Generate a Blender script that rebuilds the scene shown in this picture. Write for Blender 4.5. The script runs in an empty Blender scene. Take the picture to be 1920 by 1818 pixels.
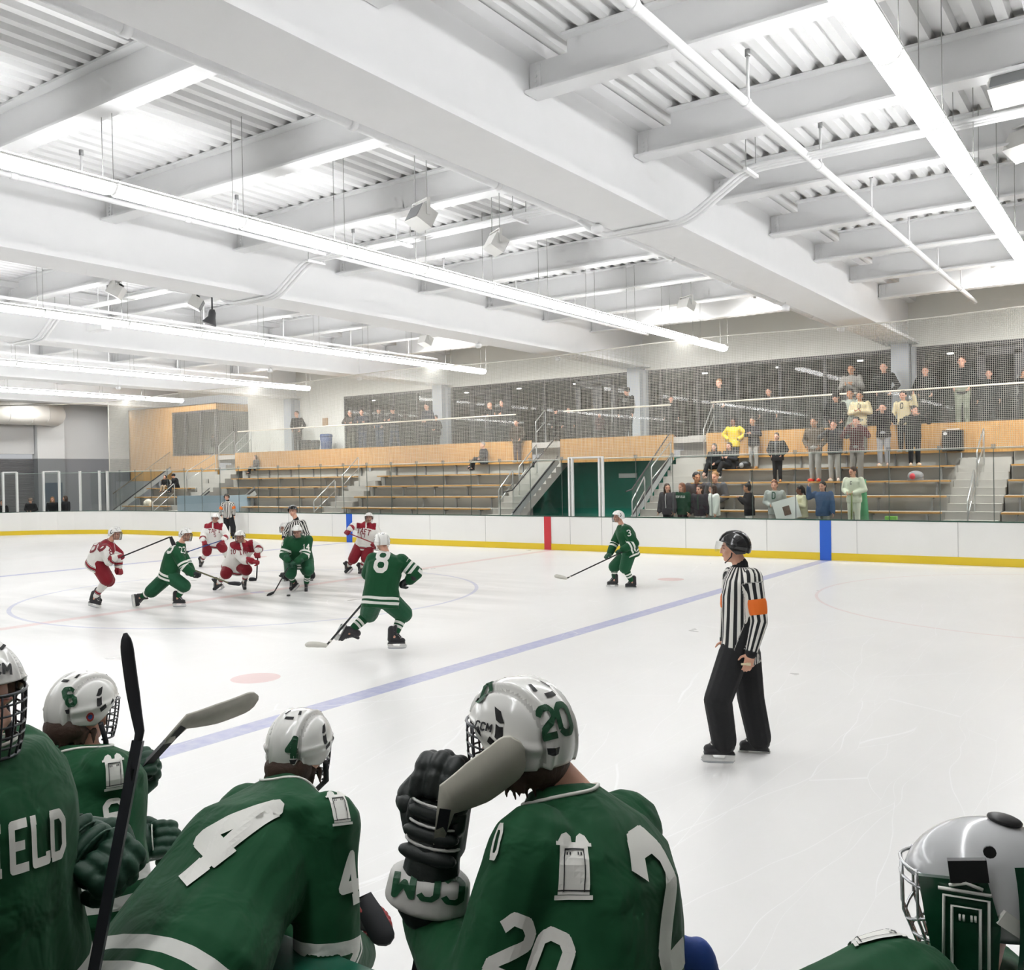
import bpy, bmesh, math, random
import numpy as np
from mathutils import Vector, Matrix
from mathutils.bvhtree import BVHTree

# ---------------------------------------------------------------- camera, world, exposure
SC = bpy.context.scene
COL = SC.collection
W_PX, H_PX = 1920.0, 1818.0
YAW, PIT, ROL, FPX, EYE = math.radians(34.834), math.radians(-0.656), math.radians(1.0203), 1747.83, 2.46
CAMPOS = np.array([0.0, 0.0, EYE])
_f = np.array([-math.sin(YAW)*math.cos(PIT), math.cos(YAW)*math.cos(PIT), math.sin(PIT)])
_r0 = np.array([math.cos(YAW), math.sin(YAW), 0.0]); _d0 = np.cross(_f, _r0)
CF = _f
CR = math.cos(ROL)*_r0 + math.sin(ROL)*_d0
CD = -math.sin(ROL)*_r0 + math.cos(ROL)*_d0
cam_data = bpy.data.cameras.new('camera'); cam = bpy.data.objects.new('camera', cam_data); COL.objects.link(cam)
cam_data.sensor_fit = 'HORIZONTAL'; cam_data.sensor_width = 36.0
cam_data.lens = FPX/W_PX*36.0; cam_data.clip_start = 0.05; cam_data.clip_end = 400
m = Matrix.Identity(4)
for i in range(3):
    m[i][0] = CR[i]; m[i][1] = -CD[i]; m[i][2] = -CF[i]; m[i][3] = CAMPOS[i]
cam.matrix_world = m
SC.camera = cam
SC.view_settings.view_transform = 'Standard'; SC.view_settings.look = 'None'
SC.view_settings.gamma = 1.0; SC.view_settings.use_curve_mapping = False
SC.view_settings.exposure = 0.83
SC.cycles.max_bounces = 7; SC.cycles.use_adaptive_sampling = True; SC.cycles.adaptive_threshold = 0.15; SC.cycles.diffuse_bounces = 3; SC.cycles.glossy_bounces = 4
SC.cycles.transparent_max_bounces = 24; SC.cycles.transmission_bounces = 6
SC.cycles.caustics_reflective = False; SC.cycles.caustics_refractive = False
world = bpy.data.worlds.new('world'); SC.world = world; world.use_nodes = True
world.node_tree.nodes['Background'].inputs[0].default_value = (0.9, 0.92, 0.95, 1)
world.node_tree.nodes['Background'].inputs[1].default_value = 0.3
LAMP_STRENGTH = 11.8
UPLIGHT = 105
FILL_CAN_W = 620  # watts of the added can fill lights

def at(px, py, d):
    "point seen at pixel (px, py) of the photograph at depth d"
    return CAMPOS + (CF + (px-960.0)/FPX*CR + (py-909.0)/FPX*CD)*d
def at_y(px, py, Y):
    v = CF + (px-960.0)/FPX*CR + (py-909.0)/FPX*CD
    return CAMPOS + v*(Y/v[1])
def at_z(px, py, Z):
    v = CF + (px-960.0)/FPX*CR + (py-909.0)/FPX*CD
    return CAMPOS + v*((Z-EYE)/v[2])
def depth_of(p): return float(np.dot(np.asarray(p)-CAMPOS, CF))

# ---------------------------------------------------------------- materials
MATS = {}
def rgb(h):
    h = h.lstrip('#'); c = [int(h[i:i+2], 16)/255 for i in (0, 2, 4)]
    return tuple(x/12.92 if x <= 0.04045 else ((x+0.055)/1.055)**2.4 for x in c)
def nodes_of(name):
    m = bpy.data.materials.new(name); m.use_nodes = True
    nt = m.node_tree; b = nt.nodes['Principled BSDF']
    MATS[name] = m
    return m, nt, b
def lk(nt, a, b): nt.links.new(a, b)
def mat(name, color, rough=0.5, metal=0.0, spec=0.5, bump=0.0, bscale=40.0, var=0.0, vscale=3.0, coat=0.0, emit=None, bdist=0.01):
    if name in MATS: return MATS[name]
    m, nt, b = nodes_of(name)
    c = rgb(color) if isinstance(color, str) else color
    b.inputs['Base Color'].default_value = (*c, 1); b.inputs['Roughness'].default_value = rough
    b.inputs['Metallic'].default_value = metal; b.inputs['Specular IOR Level'].default_value = spec
    b.inputs['Coat Weight'].default_value = coat; b.inputs['Coat Roughness'].default_value = 0.08
    if emit and emit < 9.5: m.cycles.emission_sampling = 'NONE'
    if emit: b.inputs['Emission Color'].default_value = (*c, 1); b.inputs['Emission Strength'].default_value = emit
    tc = nt.nodes.new('ShaderNodeTexCoord')
    if var:
        n = nt.nodes.new('ShaderNodeTexNoise'); n.inputs['Scale'].default_value = vscale; n.inputs['Detail'].default_value = 4
        lk(nt, tc.outputs['Object'], n.inputs['Vector'])
        mx = nt.nodes.new('ShaderNodeMix'); mx.data_type = 'RGBA'
        mx.inputs[6].default_value = (*[x*(1-var) for x in c], 1); mx.inputs[7].default_value = (*[min(1, x*(1+var)) for x in c], 1)
        lk(nt, n.outputs['Fac'], mx.inputs[0]); lk(nt, mx.outputs[2], b.inputs['Base Color'])
    if bump:
        n = nt.nodes.new('ShaderNodeTexNoise'); n.inputs['Scale'].default_value = bscale; n.inputs['Detail'].default_value = 3
        lk(nt, tc.outputs['Object'], n.inputs['Vector'])
        bp = nt.nodes.new('ShaderNodeBump'); bp.inputs['Strength'].default_value = bump; bp.inputs['Distance'].default_value = bdist
        lk(nt, n.outputs['Fac'], bp.inputs['Height']); lk(nt, bp.outputs['Normal'], b.inputs['Normal'])
    return m
def glass_mat(name, tint, gloss=1.0, rough=0.0, haze=0.0, hazecol=(0.6, 0.62, 0.6)):
    m = bpy.data.materials.new(name); m.use_nodes = True; MATS[name] = m
    nt = m.node_tree; nt.nodes.clear()
    out = nt.nodes.new('ShaderNodeOutputMaterial'); tr = nt.nodes.new('ShaderNodeBsdfTransparent'); tr.inputs[0].default_value = (*tint, 1)
    gl = nt.nodes.new('ShaderNodeBsdfGlossy'); gl.inputs['Roughness'].default_value = rough; gl.inputs[0].default_value = (gloss, gloss, gloss, 1)
    fr = nt.nodes.new('ShaderNodeFresnel'); fr.inputs[0].default_value = 1.45
    ge = nt.nodes.new('ShaderNodeNewGeometry'); inv = nt.nodes.new('ShaderNodeMath'); inv.operation = 'SUBTRACT'; inv.inputs[0].default_value = 1.0
    lk(nt, ge.outputs['Backfacing'], inv.inputs[1])
    mu = nt.nodes.new('ShaderNodeMath'); mu.operation = 'MULTIPLY'; lk(nt, fr.outputs[0], mu.inputs[0]); lk(nt, inv.outputs[0], mu.inputs[1])
    mx = nt.nodes.new('ShaderNodeMixShader'); lk(nt, mu.outputs[0], mx.inputs[0]); lk(nt, tr.outputs[0], mx.inputs[1]); lk(nt, gl.outputs[0], mx.inputs[2])
    res = mx.outputs[0]
    if haze:
        df = nt.nodes.new('ShaderNodeBsdfDiffuse'); df.inputs[0].default_value = (*hazecol, 1)
        m2 = nt.nodes.new('ShaderNodeMixShader'); m2.inputs[0].default_value = haze
        lk(nt, res, m2.inputs[1]); lk(nt, df.outputs[0], m2.inputs[2]); res = m2.outputs[0]
    lk(nt, res, out.inputs[0])
    return m

# ---------------------------------------------------------------- mesh helpers
class MB:
    "collects boxes, bars and tubes; build() links them as ONE mesh object"
    def __init__(s): s.v = []; s.f = []; s.mi = []; s.sm = []; s.cur = 0
    def add(s, vs, fs, smooth=False):
        o = len(s.v); s.v += [tuple(map(float, p)) for p in vs]
        s.f += [tuple(o+i for i in f) for f in fs]; s.mi += [s.cur]*len(fs); s.sm += [smooth]*len(fs)
        return s
    def box(s, x0, x1, y0, y1, z0, z1):
        vs = [(x, y, z) for z in (z0, z1) for y in (y0, y1) for x in (x0, x1)]
        return s.add(vs, [(0, 2, 3, 1), (4, 5, 7, 6), (0, 1, 5, 4), (2, 6, 7, 3), (0, 4, 6, 2), (1, 3, 7, 5)])
    def obox(s, c, ax, ay, az):
        c, ax, ay, az = map(np.asarray, (c, ax, ay, az))
        vs = [c+i*ax+j*ay+k*az for k in (-1, 1) for j in (-1, 1) for i in (-1, 1)]
        return s.add(vs, [(0, 2, 3, 1), (4, 5, 7, 6), (0, 1, 5, 4), (2, 6, 7, 3), (0, 4, 6, 2), (1, 3, 7, 5)])
    def bar(s, a, b, w, h, up=(0, 0, 1)):
        a, b = np.asarray(a, float), np.asarray(b, float); d = b-a; L = np.linalg.norm(d); d = d/L
        up = np.asarray(up, float); sd = np.cross(d, up)
        if np.linalg.norm(sd) < 1e-5: sd = np.cross(d, (0, 1, 0))
        sd /= np.linalg.norm(sd); u = np.cross(sd, d)
        return s.obox((a+b)/2, d*L/2, sd*w/2, u*h/2)
    def tube(s, pts, r, n=8, cap=True):
        pts = [np.asarray(p, float) for p in pts]; k = len(pts); o = []; rs = r if hasattr(r, '__len__') else [r]*k
        prev = None; vs = []
        for i, p in enumerate(pts):
            t = pts[min(i+1, k-1)]-pts[max(i-1, 0)]; t = t/(np.linalg.norm(t)+1e-12)
            if prev is None:
                a = np.array((0, 0, 1.0)) if abs(t[2]) < 0.9 else np.array((1.0, 0, 0)); prev = np.cross(t, a)
            sd = prev-t*np.dot(prev, t); sd /= np.linalg.norm(sd)+1e-12; prev = sd; up = np.cross(t, sd)
            vs += [p+rs[i]*(math.cos(q)*sd+math.sin(q)*up) for q in [2*math.pi*j/n for j in range(n)]]
        fs = [(i*n+j, i*n+(j+1) % n, (i+1)*n+(j+1) % n, (i+1)*n+j) for i in range(k-1) for j in range(n)]
        s.add(vs, fs, True)
        if cap: 
            o = len(s.v)-len(vs); s.f += [tuple(o+j for j in range(n))[::-1], tuple(o+(k-1)*n+j for j in range(n))]; s.mi += [s.cur]*2; s.sm += [False]*2
        return s
    def ell(s, c, M, nu=12, nv=8):
        "ellipsoid, M = 3 axis vectors already scaled"
        c = np.asarray(c, float); M = np.asarray(M, float); vs = [c+M[2]]; 
        for i in range(1, nv):
            t = math.pi*i/nv
            vs += [c+math.sin(t)*(math.cos(q)*M[0]+math.sin(q)*M[1])+math.cos(t)*M[2] for q in [2*math.pi*j/nu for j in range(nu)]]
        vs.append(c-M[2]); fs = []
        for j in range(nu):
            fs.append((0, 1+j, 1+(j+1) % nu)); e = len(vs)-1; b = 1+(nv-2)*nu; fs.append((e, b+(j+1) % nu, b+j))
        for i in range(nv-2):
            for j in range(nu): fs.append((1+i*nu+j, 1+(i+1)*nu+j, 1+(i+1)*nu+(j+1) % nu, 1+i*nu+(j+1) % nu))
        return s.add(vs, fs, True)
    def loft(s, rings, cap=True, smooth=True):
        n = len(rings[0]); vs = [p for r in rings for p in r]
        fs = [(i*n+j, i*n+(j+1) % n, (i+1)*n+(j+1) % n, (i+1)*n+j) for i in range(len(rings)-1) for j in range(n)]
        if cap: fs += [tuple(range(n))[::-1], tuple((len(rings)-1)*n+j for j in range(n))]
        return s.add(vs, fs, smooth)
    def prism(s, poly, axis, a, b):
        "extrude a 2-d polygon (list of pairs) along x/y/z from a to b"
        n = len(poly); vs = []
        for t in (a, b):
            for (u, v) in poly: vs.append({'x': (t, u, v), 'y': (u, t, v), 'z': (u, v, t)}[axis])
        return s.add(vs, [tuple(range(n)), tuple(range(2*n-1, n-1, -1))]+[(i, n+i, n+(i+1) % n, (i+1) % n) for i in range(n)])
    def build(s, name, mats, parent=None, base=None, recalc=True):
        me = bpy.data.meshes.new(name)
        b = np.zeros(3) if base is None else np.asarray(base, float)
        me.from_pydata([(p[0]-b[0], p[1]-b[1], p[2]-b[2]) for p in s.v], [], s.f)
        if not isinstance(mats, (list, tuple)): mats = [mats]
        for q in mats: me.materials.append(q)
        me.polygons.foreach_set('material_index', s.mi); me.polygons.foreach_set('use_smooth', s.sm)
        if recalc:
            bm = bmesh.new(); bm.from_mesh(me); bmesh.ops.recalc_face_normals(bm, faces=bm.faces); bm.to_mesh(me); bm.free()
        me.update()
        return link(name, me, parent, b if parent is None else None)
def link(name, data, parent=None, loc=None):
    o = bpy.data.objects.new(name, data); COL.objects.link(o)
    if parent is not None: o.parent = parent
    if loc is not None: o.location = tuple(loc)
    return o
def tag(o, label=None, cat=None, group=None, kind=None):
    if label: o['label'] = label
    if cat: o['category'] = cat
    if group: o['group'] = group
    if kind: o['kind'] = kind
    return o
def thing(name, label, cat, loc, group=None):
    return tag(link(name, None, None, loc), label, cat, group)
def copy_tree(o, parent=None):
    c = o.copy(); COL.objects.link(c); c.parent = parent
    for ch in o.children: copy_tree(ch, c)
    return c
def struct(o): o['kind'] = 'structure'; return o

WHITE = mat('white_steel_paint', '#f6f6f6', 0.55, spec=0.3, var=0.02)
DECKM = mat('white_deck_paint', '#f6f6f5', 0.5, spec=0.3)
WALLW = mat('white_wall_paint', '#e9e8e2', 0.8, spec=0.2)
WALLG = mat('light_grey_wall_paint', '#d4d4d3', 0.8, spec=0.2)
WALLL = mat('pale_grey_wall_paint', '#e6e7e6', 0.8, spec=0.2)
WALLD = mat('dark_grey_wall_paint', '#8e8f92', 0.8, spec=0.2)
GREENW = mat('dark_green_wall_paint', '#137560', 0.6, spec=0.3)
CONC = mat('concrete_tread', '#b3b0aa', 0.85, spec=0.2, var=0.08, vscale=1.5)
CONCR = mat('concrete_riser', '#aaa8a2', 0.85, spec=0.2, var=0.06, vscale=1.2)
BENCHW = mat('bench_wood', '#bd9050', 0.5, var=0.12, vscale=4)
GALV = mat('galvanised_steel', '#9a9b9b', 0.4, metal=0.6)
STEEL = mat('brushed_steel', '#c9cbcb', 0.3, metal=0.8)
ALU = mat('white_aluminium_post', '#e2e3e1', 0.4, metal=0.2)
DARKF = mat('dark_window_frame', '#3a383b', 0.5)
BLACK = mat('black_plastic', '#131314', 0.45)
def wood_mat():
    m, nt, b = nodes_of('maple_panel')
    tc = nt.nodes.new('ShaderNodeTexCoord'); mp = nt.nodes.new('ShaderNodeMapping'); mp.inputs['Scale'].default_value = (22, 22, 1.2)
    n = nt.nodes.new('ShaderNodeTexNoise'); n.inputs['Scale'].default_value = 1.0; n.inputs['Detail'].default_value = 5
    lk(nt, tc.outputs['Object'], mp.inputs[0]); lk(nt, mp.outputs[0], n.inputs['Vector'])
    r = nt.nodes.new('ShaderNodeValToRGB'); r.color_ramp.elements[0].color = (*rgb('#a97a3c'), 1); r.color_ramp.elements[0].position = 0.3
    r.color_ramp.elements[1].color = (*rgb('#cda163'), 1); r.color_ramp.elements[1].position = 0.7
    lk(nt, n.outputs['Fac'], r.inputs[0]); lk(nt, r.outputs[0], b.inputs['Base Color']); b.inputs['Roughness'].default_value = 0.45
    return m
MAPLE = wood_mat()
# ================================================================ the building
def ice_mat():
    m, nt, b = nodes_of('ice')
    N = nt.nodes.new
    tc = N('ShaderNodeTexCoord'); sx = N('ShaderNodeSeparateXYZ'); lk(nt, tc.outputs['Object'], sx.inputs[0])
    def M(op, a, bb=None, cc=None):
        n = N('ShaderNodeMath'); n.operation = op
        for i, q in enumerate((a, bb, cc)):
            if q is None: continue
            if isinstance(q, (int, float)): n.inputs[i].default_value = q
            else: lk(nt, q, n.inputs[i])
        return n.outputs[0]
    X, Y = sx.outputs[0], sx.outputs[1]
    def noise(scale, detail=4, vec=None, out='Fac'):
        n = N('ShaderNodeTexNoise'); n.inputs['Scale'].default_value = scale; n.inputs['Detail'].default_value = detail
        lk(nt, vec if vec is not None else tc.outputs['Object'], n.inputs['Vector']); return n.outputs[out]
    col = None
    def mix(fac, c0, c1):
        n = N('ShaderNodeMix'); n.data_type = 'RGBA'
        lk(nt, fac, n.inputs[0])
        for i, c in ((6, c0), (7, c1)):
            if isinstance(c, tuple): n.inputs[i].default_value = (*c, 1)
            else: lk(nt, c, n.inputs[i])
        return n.outputs[2]
    base = mix(noise(0.35, 6), rgb('#e6e5e2'), rgb('#f1f0ee'))
    # snow worn patches round the centre circle
    mp = N('ShaderNodeMapping'); mp.inputs['Scale'].default_value = (0.35, 1.4, 1); lk(nt, tc.outputs['Object'], mp.inputs[0])
    patch = noise(1.1, 6, mp.outputs[0])
    dc = M('SQRT', M('ADD', M('POWER', M('SUBTRACT', X, -15.8), 2), M('POWER', M('SUBTRACT', Y, 13.4), 2)))
    near = M('SUBTRACT', 1.0, M('DIVIDE', dc, 6.5)); near.node.use_clamp = True
    pf = M('MULTIPLY', M('MULTIPLY', M('GREATER_THAN', patch, 0.0), M('SUBTRACT', M('MULTIPLY', patch, 4.5), 1.7)), near); pf.node.use_clamp = True
    base = mix(M('MULTIPLY', pf, 0.9), base, rgb('#9c9d98'))
    def line(fac, c, base, amt): return mix(M('MULTIPLY', fac, amt), base, c)
    wear = M('ADD', M('MULTIPLY', noise(9, 5), 0.55), 0.3); wear.node.use_clamp = True
    def band(v, c, hw): return M('LESS_THAN', M('ABSOLUTE', M('SUBTRACT', v, c)), hw)
    for xc in (-7.42, -25.2): base = line(M('MULTIPLY', band(X, xc, 0.15), wear), rgb('#7f86c4'), base, 1.0)
    red = rgb('#cf6f68')
    base = line(M('MULTIPLY', band(X, -16.1, 0.14), wear), red, base, 0.5)
    base = line(M('MULTIPLY', band(X, -42.9, 0.03), wear), red, base, 0.7)
    def rad(cx, cy): return M('SQRT', M('ADD', M('POWER', M('SUBTRACT', X, cx), 2), M('POWER', M('SUBTRACT', Y, cy), 2)))
    base = line(M('MULTIPLY', band(rad(-16.1, 13.4), 4.75, 0.04), wear), rgb('#8890c0'), base, 0.75)
    base = line(M('LESS_THAN', rad(-16.1, 13.4), 0.16), rgb('#8890c0'), base, 0.6)
    for cx, cy in ((-9.2, 7.6), (-9.2, 19.5), (-23.4, 7.6), (-23.4, 19.5)):
        base = line(M('LESS_THAN', rad(cx, cy), 0.3), red, base, 0.38)
    for cx, cy in ((-1.2, 19.5), (-33, 19.5), (-33, 7.6)):
        base = line(M('MULTIPLY', band(rad(cx, cy), 4.5, 0.03), wear), red, base, 0.35)
    # skate scratches: thin warped arcs
    wv = N('ShaderNodeTexNoise'); wv.inputs['Scale'].default_value = 0.5; lk(nt, tc.outputs['Object'], wv.inputs['Vector'])
    vm = N('ShaderNodeVectorMath'); vm.operation = 'MULTIPLY_ADD'; vm.inputs[1].default_value = (0.5, 0.5, 0)
    lk(nt, wv.outputs['Color'], vm.inputs[0]); lk(nt, tc.outputs['Object'], vm.inputs[2])
    scr = None
    for k, (sc_, rz) in enumerate(((1.1, 0.2), (1.9, 1.1), (0.8, 2.2))):
        mp = N('ShaderNodeMapping'); mp.inputs['Rotation'].default_value = (0, 0, rz); mp.inputs['Scale'].default_value = (1, 0.12, 1); lk(nt, vm.outputs[0], mp.inputs[0])
        v = N('ShaderNodeTexVoronoi'); v.feature = 'DISTANCE_TO_EDGE'; v.inputs['Scale'].default_value = sc_; lk(nt, mp.outputs[0], v.inputs['Vector'])
        t = M('LESS_THAN', v.outputs['Distance'], 0.0018)
        scr = t if scr is None else M('MAXIMUM', scr, t)
    base = mix(M('MULTIPLY', M('MULTIPLY', scr, noise(1.5, 3)), 0.75), base, (1.0, 1.0, 1.0))
    lk(nt, base, b.inputs['Base Color'])
    rn = M('ADD', M('MULTIPLY', noise(1.3, 5), 0.2), 0.22); lk(nt, M('ADD', rn, M('MULTIPLY', scr, 0.3)), b.inputs['Roughness'])
    b.inputs['Specular IOR Level'].default_value = 0.35
    bp = N('ShaderNodeBump'); bp.inputs['Strength'].default_value = 0.05; bp.inputs['Distance'].default_value = 0.02
    lk(nt, noise(3, 6), bp.inputs['Height']); lk(nt, bp.outputs['Normal'], b.inputs['Normal'])
    return m
ICE = ice_mat()
# ice sheet with round corners; concrete surround
def rink_path(inset=0.0, n=10):
    x0, x1, y0, y1, r = -46.8+inset, 14.2-inset, 1.75+inset, 25.4-inset, 8.5-inset
    pts = []
    for cx, cy, a0 in ((x1-r, y1-r, 0), (x0+r, y1-r, 90), (x0+r, y0+r, 180), (x1-r, y0+r, 270)):
        for i in range(n+1):
            a = math.radians(a0+90*i/n); pts.append((cx+r*math.cos(a), cy+r*math.sin(a)))
    return pts
mb = MB(); mb.prism(rink_path(-0.02), 'z', -0.05, 0.0); ice = struct(mb.build('floor', ICE)); ice['label'] = 'white ice rink surface with blue and red painted lines'
mb = MB(); mb.box(-60, 16, -7, 40, -0.3, -0.06); struct(mb.build('floor', mat('grey_rubber_floor', '#6d6f70', 0.8, spec=0.2, var=0.1)))
# roof deck, ribs along y
mb = MB(); x = -58.0; prof = []
while x < 15.0:
    prof += [(x, 7.92), (x+0.12, 7.92), (x+0.155, 8.02), (x+0.265, 8.02)]; x += 0.30
top = [(p[0], 8.2) for p in (prof[-1], prof[0])]
vs = [(a, y, z) for y in (-7.0, 32.2) for (a, z) in prof]; n = len(prof)
mb.add(vs, [(i, i+1, n+i+1, n+i) for i in range(n-1)]); mb.box(-58, 15, -7, 32.2, 8.2, 8.3)
struct(mb.build('ceiling', DECKM, recalc=False))
# girders across the rink
GX = (2.7, -6.8, -16.3, -25.85, -35.4, -44.9)
for gx in GX:
    mb = MB(); y0, y1 = -7.0, 32.0
    mb.box(gx-0.5, gx+0.5, y0, y1, 6.40, 6.49); mb.box(gx-0.18, gx+0.18, y0, y1, 6.49, 7.74); mb.box(gx-0.42, gx+0.42, y0, y1, 7.74, 7.9)
    o = struct(mb.build('ceiling_beam', WHITE))
# joists between girders
JY = [10.08+3.01*k for k in range(-5, 7)]
edges = [15.0]+list(GX)+[-54.2]
for i in range(len(edges)-1):
    xr = edges[i]-(0.2 if i else 0); xl = edges[i+1]+0.2
    for jy in JY:
        mb = MB(); c = 0.55
        mb.prism([(xl, 7.33), (xr, 7.33), (xr, 7.72), (xr-c, 7.72), (xr-c, 7.88), (xl+c, 7.88), (xl+c, 7.72), (xl, 7.72)], 'y', jy-0.012, jy+0.012)
        mb.box(xl, xr, jy-0.16, jy+0.16, 7.30, 7.335); mb.box(xl+c, xr-c, jy-0.16, jy+0.16, 7.88, 7.915)
        for xe, sg in ((xl, 1), (xr, -1)):
            mb.box(xe+sg*0.0, xe+sg*0.16, jy-0.03, jy-0.012, 7.36, 7.70)
            for k in range(5): mb.tube([(xe+sg*0.09, jy-0.03, 7.41+0.065*k), (xe+sg*0.09, jy-0.045, 7.41+0.065*k)], 0.022, 6)
        struct(mb.build('ceiling_joist', WHITE))
# end wall (x = const), upper light / lower dark, overhead door in a recess
XE = -49.5
mb = MB(); mb.box(XE-0.3, XE, 27.9, 33, 3.75, 8.2); mb.box(XE-0.3, XE, -7, 24.6, 3.75, 8.2); mb.box(XE-0.3, XE, 24.5, 26.4, 4.0, 8.2)
struct(mb.build('wall_left', WALLG))
mb = MB(); mb.box(XE-0.3, XE+0.004, 27.9, 33, -0.06, 3.75); mb.box(XE-0.3, XE+0.004, -7, 20.0, -0.06, 3.75)
struct(mb.build('wall_left', WALLD))
mb = MB(); mb.box(XE-0.3, XE+0.25, 26.45, 27.95, 3.75, 8.2); struct(mb.build('pillar', WALLL))
mb = MB(); mb.box(XE-0.3, XE+0.25, 26.45, 27.95, -0.06, 3.75); struct(mb.build('pillar', mat('mid_grey_wall', '#8b8e90', 0.8, spec=0.2)))
mb = MB(); mb.box(XE-0.28, XE-0.2, 20.0, 26.45, -0.06, 3.75)
for k in range(48): mb.tube([(XE-0.19, 20.0, k*0.078), (XE-0.19, 26.45, k*0.078)], 0.03, 6, False)
o = struct(mb.build('door_1', mat('shutter_grey', '#77787a', 0.6))); o['label'] = 'grey roll-up overhead door in the end wall'
mb = MB(); mb.box(XE+0.25, XE+0.30, 26.75, 27.75, 0, 2.45); d = struct(mb.build('door_2', mat('blue_grey_door', '#55616b', 0.5)))
mb = MB(); mb.box(XE+0.30, XE+0.37, 26.85, 26.95, 1.15, 1.4); mb.build('door_handle', STEEL, d)
# round duct along the end wall, elbow into the wall
DM = mat('duct_paint', '#f4f1ea', 0.45, spec=0.4)
mb = MB(); z = 6.1; xd = XE+1.0; r = 0.62
pts = [(xd, 12.0, z), (xd, 26.4, z)]+[(xd-0.9*(1-math.cos(a)), 26.4+0.9*math.sin(a), z) for a in [math.pi/2*i/6 for i in range(1, 7)]]
mb.tube(pts, r, 32, True); mb2 = MB()
for y in (20, 21.5, 23.0, 24.4, 25.6, 26.4): mb2.tube([(xd, y, z), (xd, y+0.03, z)], r+0.015, 32)
a = thing('air_duct', 'large round cream air duct high on the end wall', 'duct', (xd, 20, z))
mb.build('duct_pipe', DM, a, (xd, 20, z)); mb2.build('duct_seam', DM, a, (xd, 20, z))
# far wall behind the concourse: white band over the glazing, glazing y = 32
YW = 32.0
mb = MB(); mb.box(-38.9, 16, YW, YW+0.25, 6.3, 8.2); mb.box(-38.9, -31.95, YW, YW+0.25, 3.6, 6.3); struct(mb.build('wall_back', WALLW))
mb = MB(); mb.box(-60, 16, 31.98, 32.2, 7.0, 8.3); struct(mb.build('wall_back', WALLW))
# columns under girders
for gx in GX[1:5]:
    mb = MB(); mb.box(gx-0.27, gx+0.27, YW-0.45, YW-0.02, 3.66, 6.4); mb.box(gx+0.30, gx+0.42, YW-0.25, YW-0.02, 3.66, 6.3)
    struct(mb.build('column', mat('pale_blue_grey_column', '#b9bec4', 0.7)))
# near and right walls (out of frame, they close the room)
mb = MB(); mb.box(-60, 16, -7.3, -7, -0.06, 8.2); struct(mb.build('wall_front', WALLW))
mb = MB(); mb.box(15.7, 16, -7, 40, -0.06, 8.2); struct(mb.build('wall_right', WALLW))
# concourse slab and floor
mb = MB(); mb.box(-46.4, -19.95, 30.05, 40, 3.45, 3.66); mb.box(-19.95, -12.7, 30.05, 40, 3.45, 3.66); mb.box(-12.7, 16, 30.05, 40, 3.45, 3.66)
struct(mb.build('floor', CONC))
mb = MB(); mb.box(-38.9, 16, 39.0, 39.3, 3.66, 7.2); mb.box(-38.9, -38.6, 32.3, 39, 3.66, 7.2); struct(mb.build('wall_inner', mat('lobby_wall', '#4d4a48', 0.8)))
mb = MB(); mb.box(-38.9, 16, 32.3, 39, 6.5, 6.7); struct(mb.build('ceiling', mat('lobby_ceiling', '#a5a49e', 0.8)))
for k in range(14):
    for yy in (33.6, 36.2):
        mb = MB(); mb.tube([(-34+k*3.1, yy, 6.46), (-34+k*3.1, yy, 6.5)], 0.11, 12)
        tag(mb.build('recessed_light', mat('lobby_light', (1, 0.97, 0.9), emit=6.0), base=(-34+k*3.1, yy, 6.46)) if False else mb.build('recessed_light', mat('lobby_light', (1, 0.97, 0.9), emit=6.0)), 'small round recessed light in the lobby ceiling behind the glazing', 'ceiling light', 'recessed lights in the lobby ceiling')
# glazing with dark mullions, one window object per bay
WG = glass_mat('window_glass', (0.62, 0.64, 0.64), gloss=1.0)
bays = [(-31.95, -26.15, (-30.3, -28.8, -27.4)), (-25.4, -16.65, (-24.35, -23.4, -22.35, -20.6, -19.05, -18.1, -17.3)), (-15.95, -7.1, (-15.4, -13.9, -12.4, -10.85, -9.3)), (-6.4, 1.0, (-6.2, -4.6, -3.4, -1.6))]
for wi, (xa, xb, mu) in enumerate(bays):
    g = MB(); g.box(xa, xb, YW+0.06, YW+0.075, 3.66, 6.3); w = struct(g.build('window_%d' % (wi+1), WG))
    fr = MB(); fr.box(xa, xb, YW, YW+0.14, 6.18, 6.3); fr.box(xa, xb, YW, YW+0.14, 3.66, 3.74)
    for x in (xa+0.05, xb-0.05, *mu): fr.box(x-0.05, x+0.05, YW, YW+0.14, 3.7, 6.2)
    fr.build('window_frame', DARKF, w)
# exhibit: heavier doors in the second and fourth glazing bays
k = 2
for (xa, xb) in ((-24.35, -23.4), (-23.4, -22.35), (-19.05, -18.1), (-18.1, -17.3), (-4.6, -3.4)):
    k += 1; mb = MB()
    mb.box(xa, xa+0.2, YW-0.03, YW, 3.66, 6.0); mb.box(xb-0.2, xb, YW-0.03, YW, 3.66, 6.0); mb.box(xa, xb, YW-0.03, YW, 5.85, 6.1); mb.box(xa, xb, YW-0.03, YW, 3.66, 3.9)
    d = struct(mb.build('door_%d' % k, DARKF)); mb = MB(); mb.tube([(xb-0.12, YW-0.09, 4.4), (xb-0.12, YW-0.09, 5.2)], 0.015); mb.build('door_handle', STEEL, d)
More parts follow.
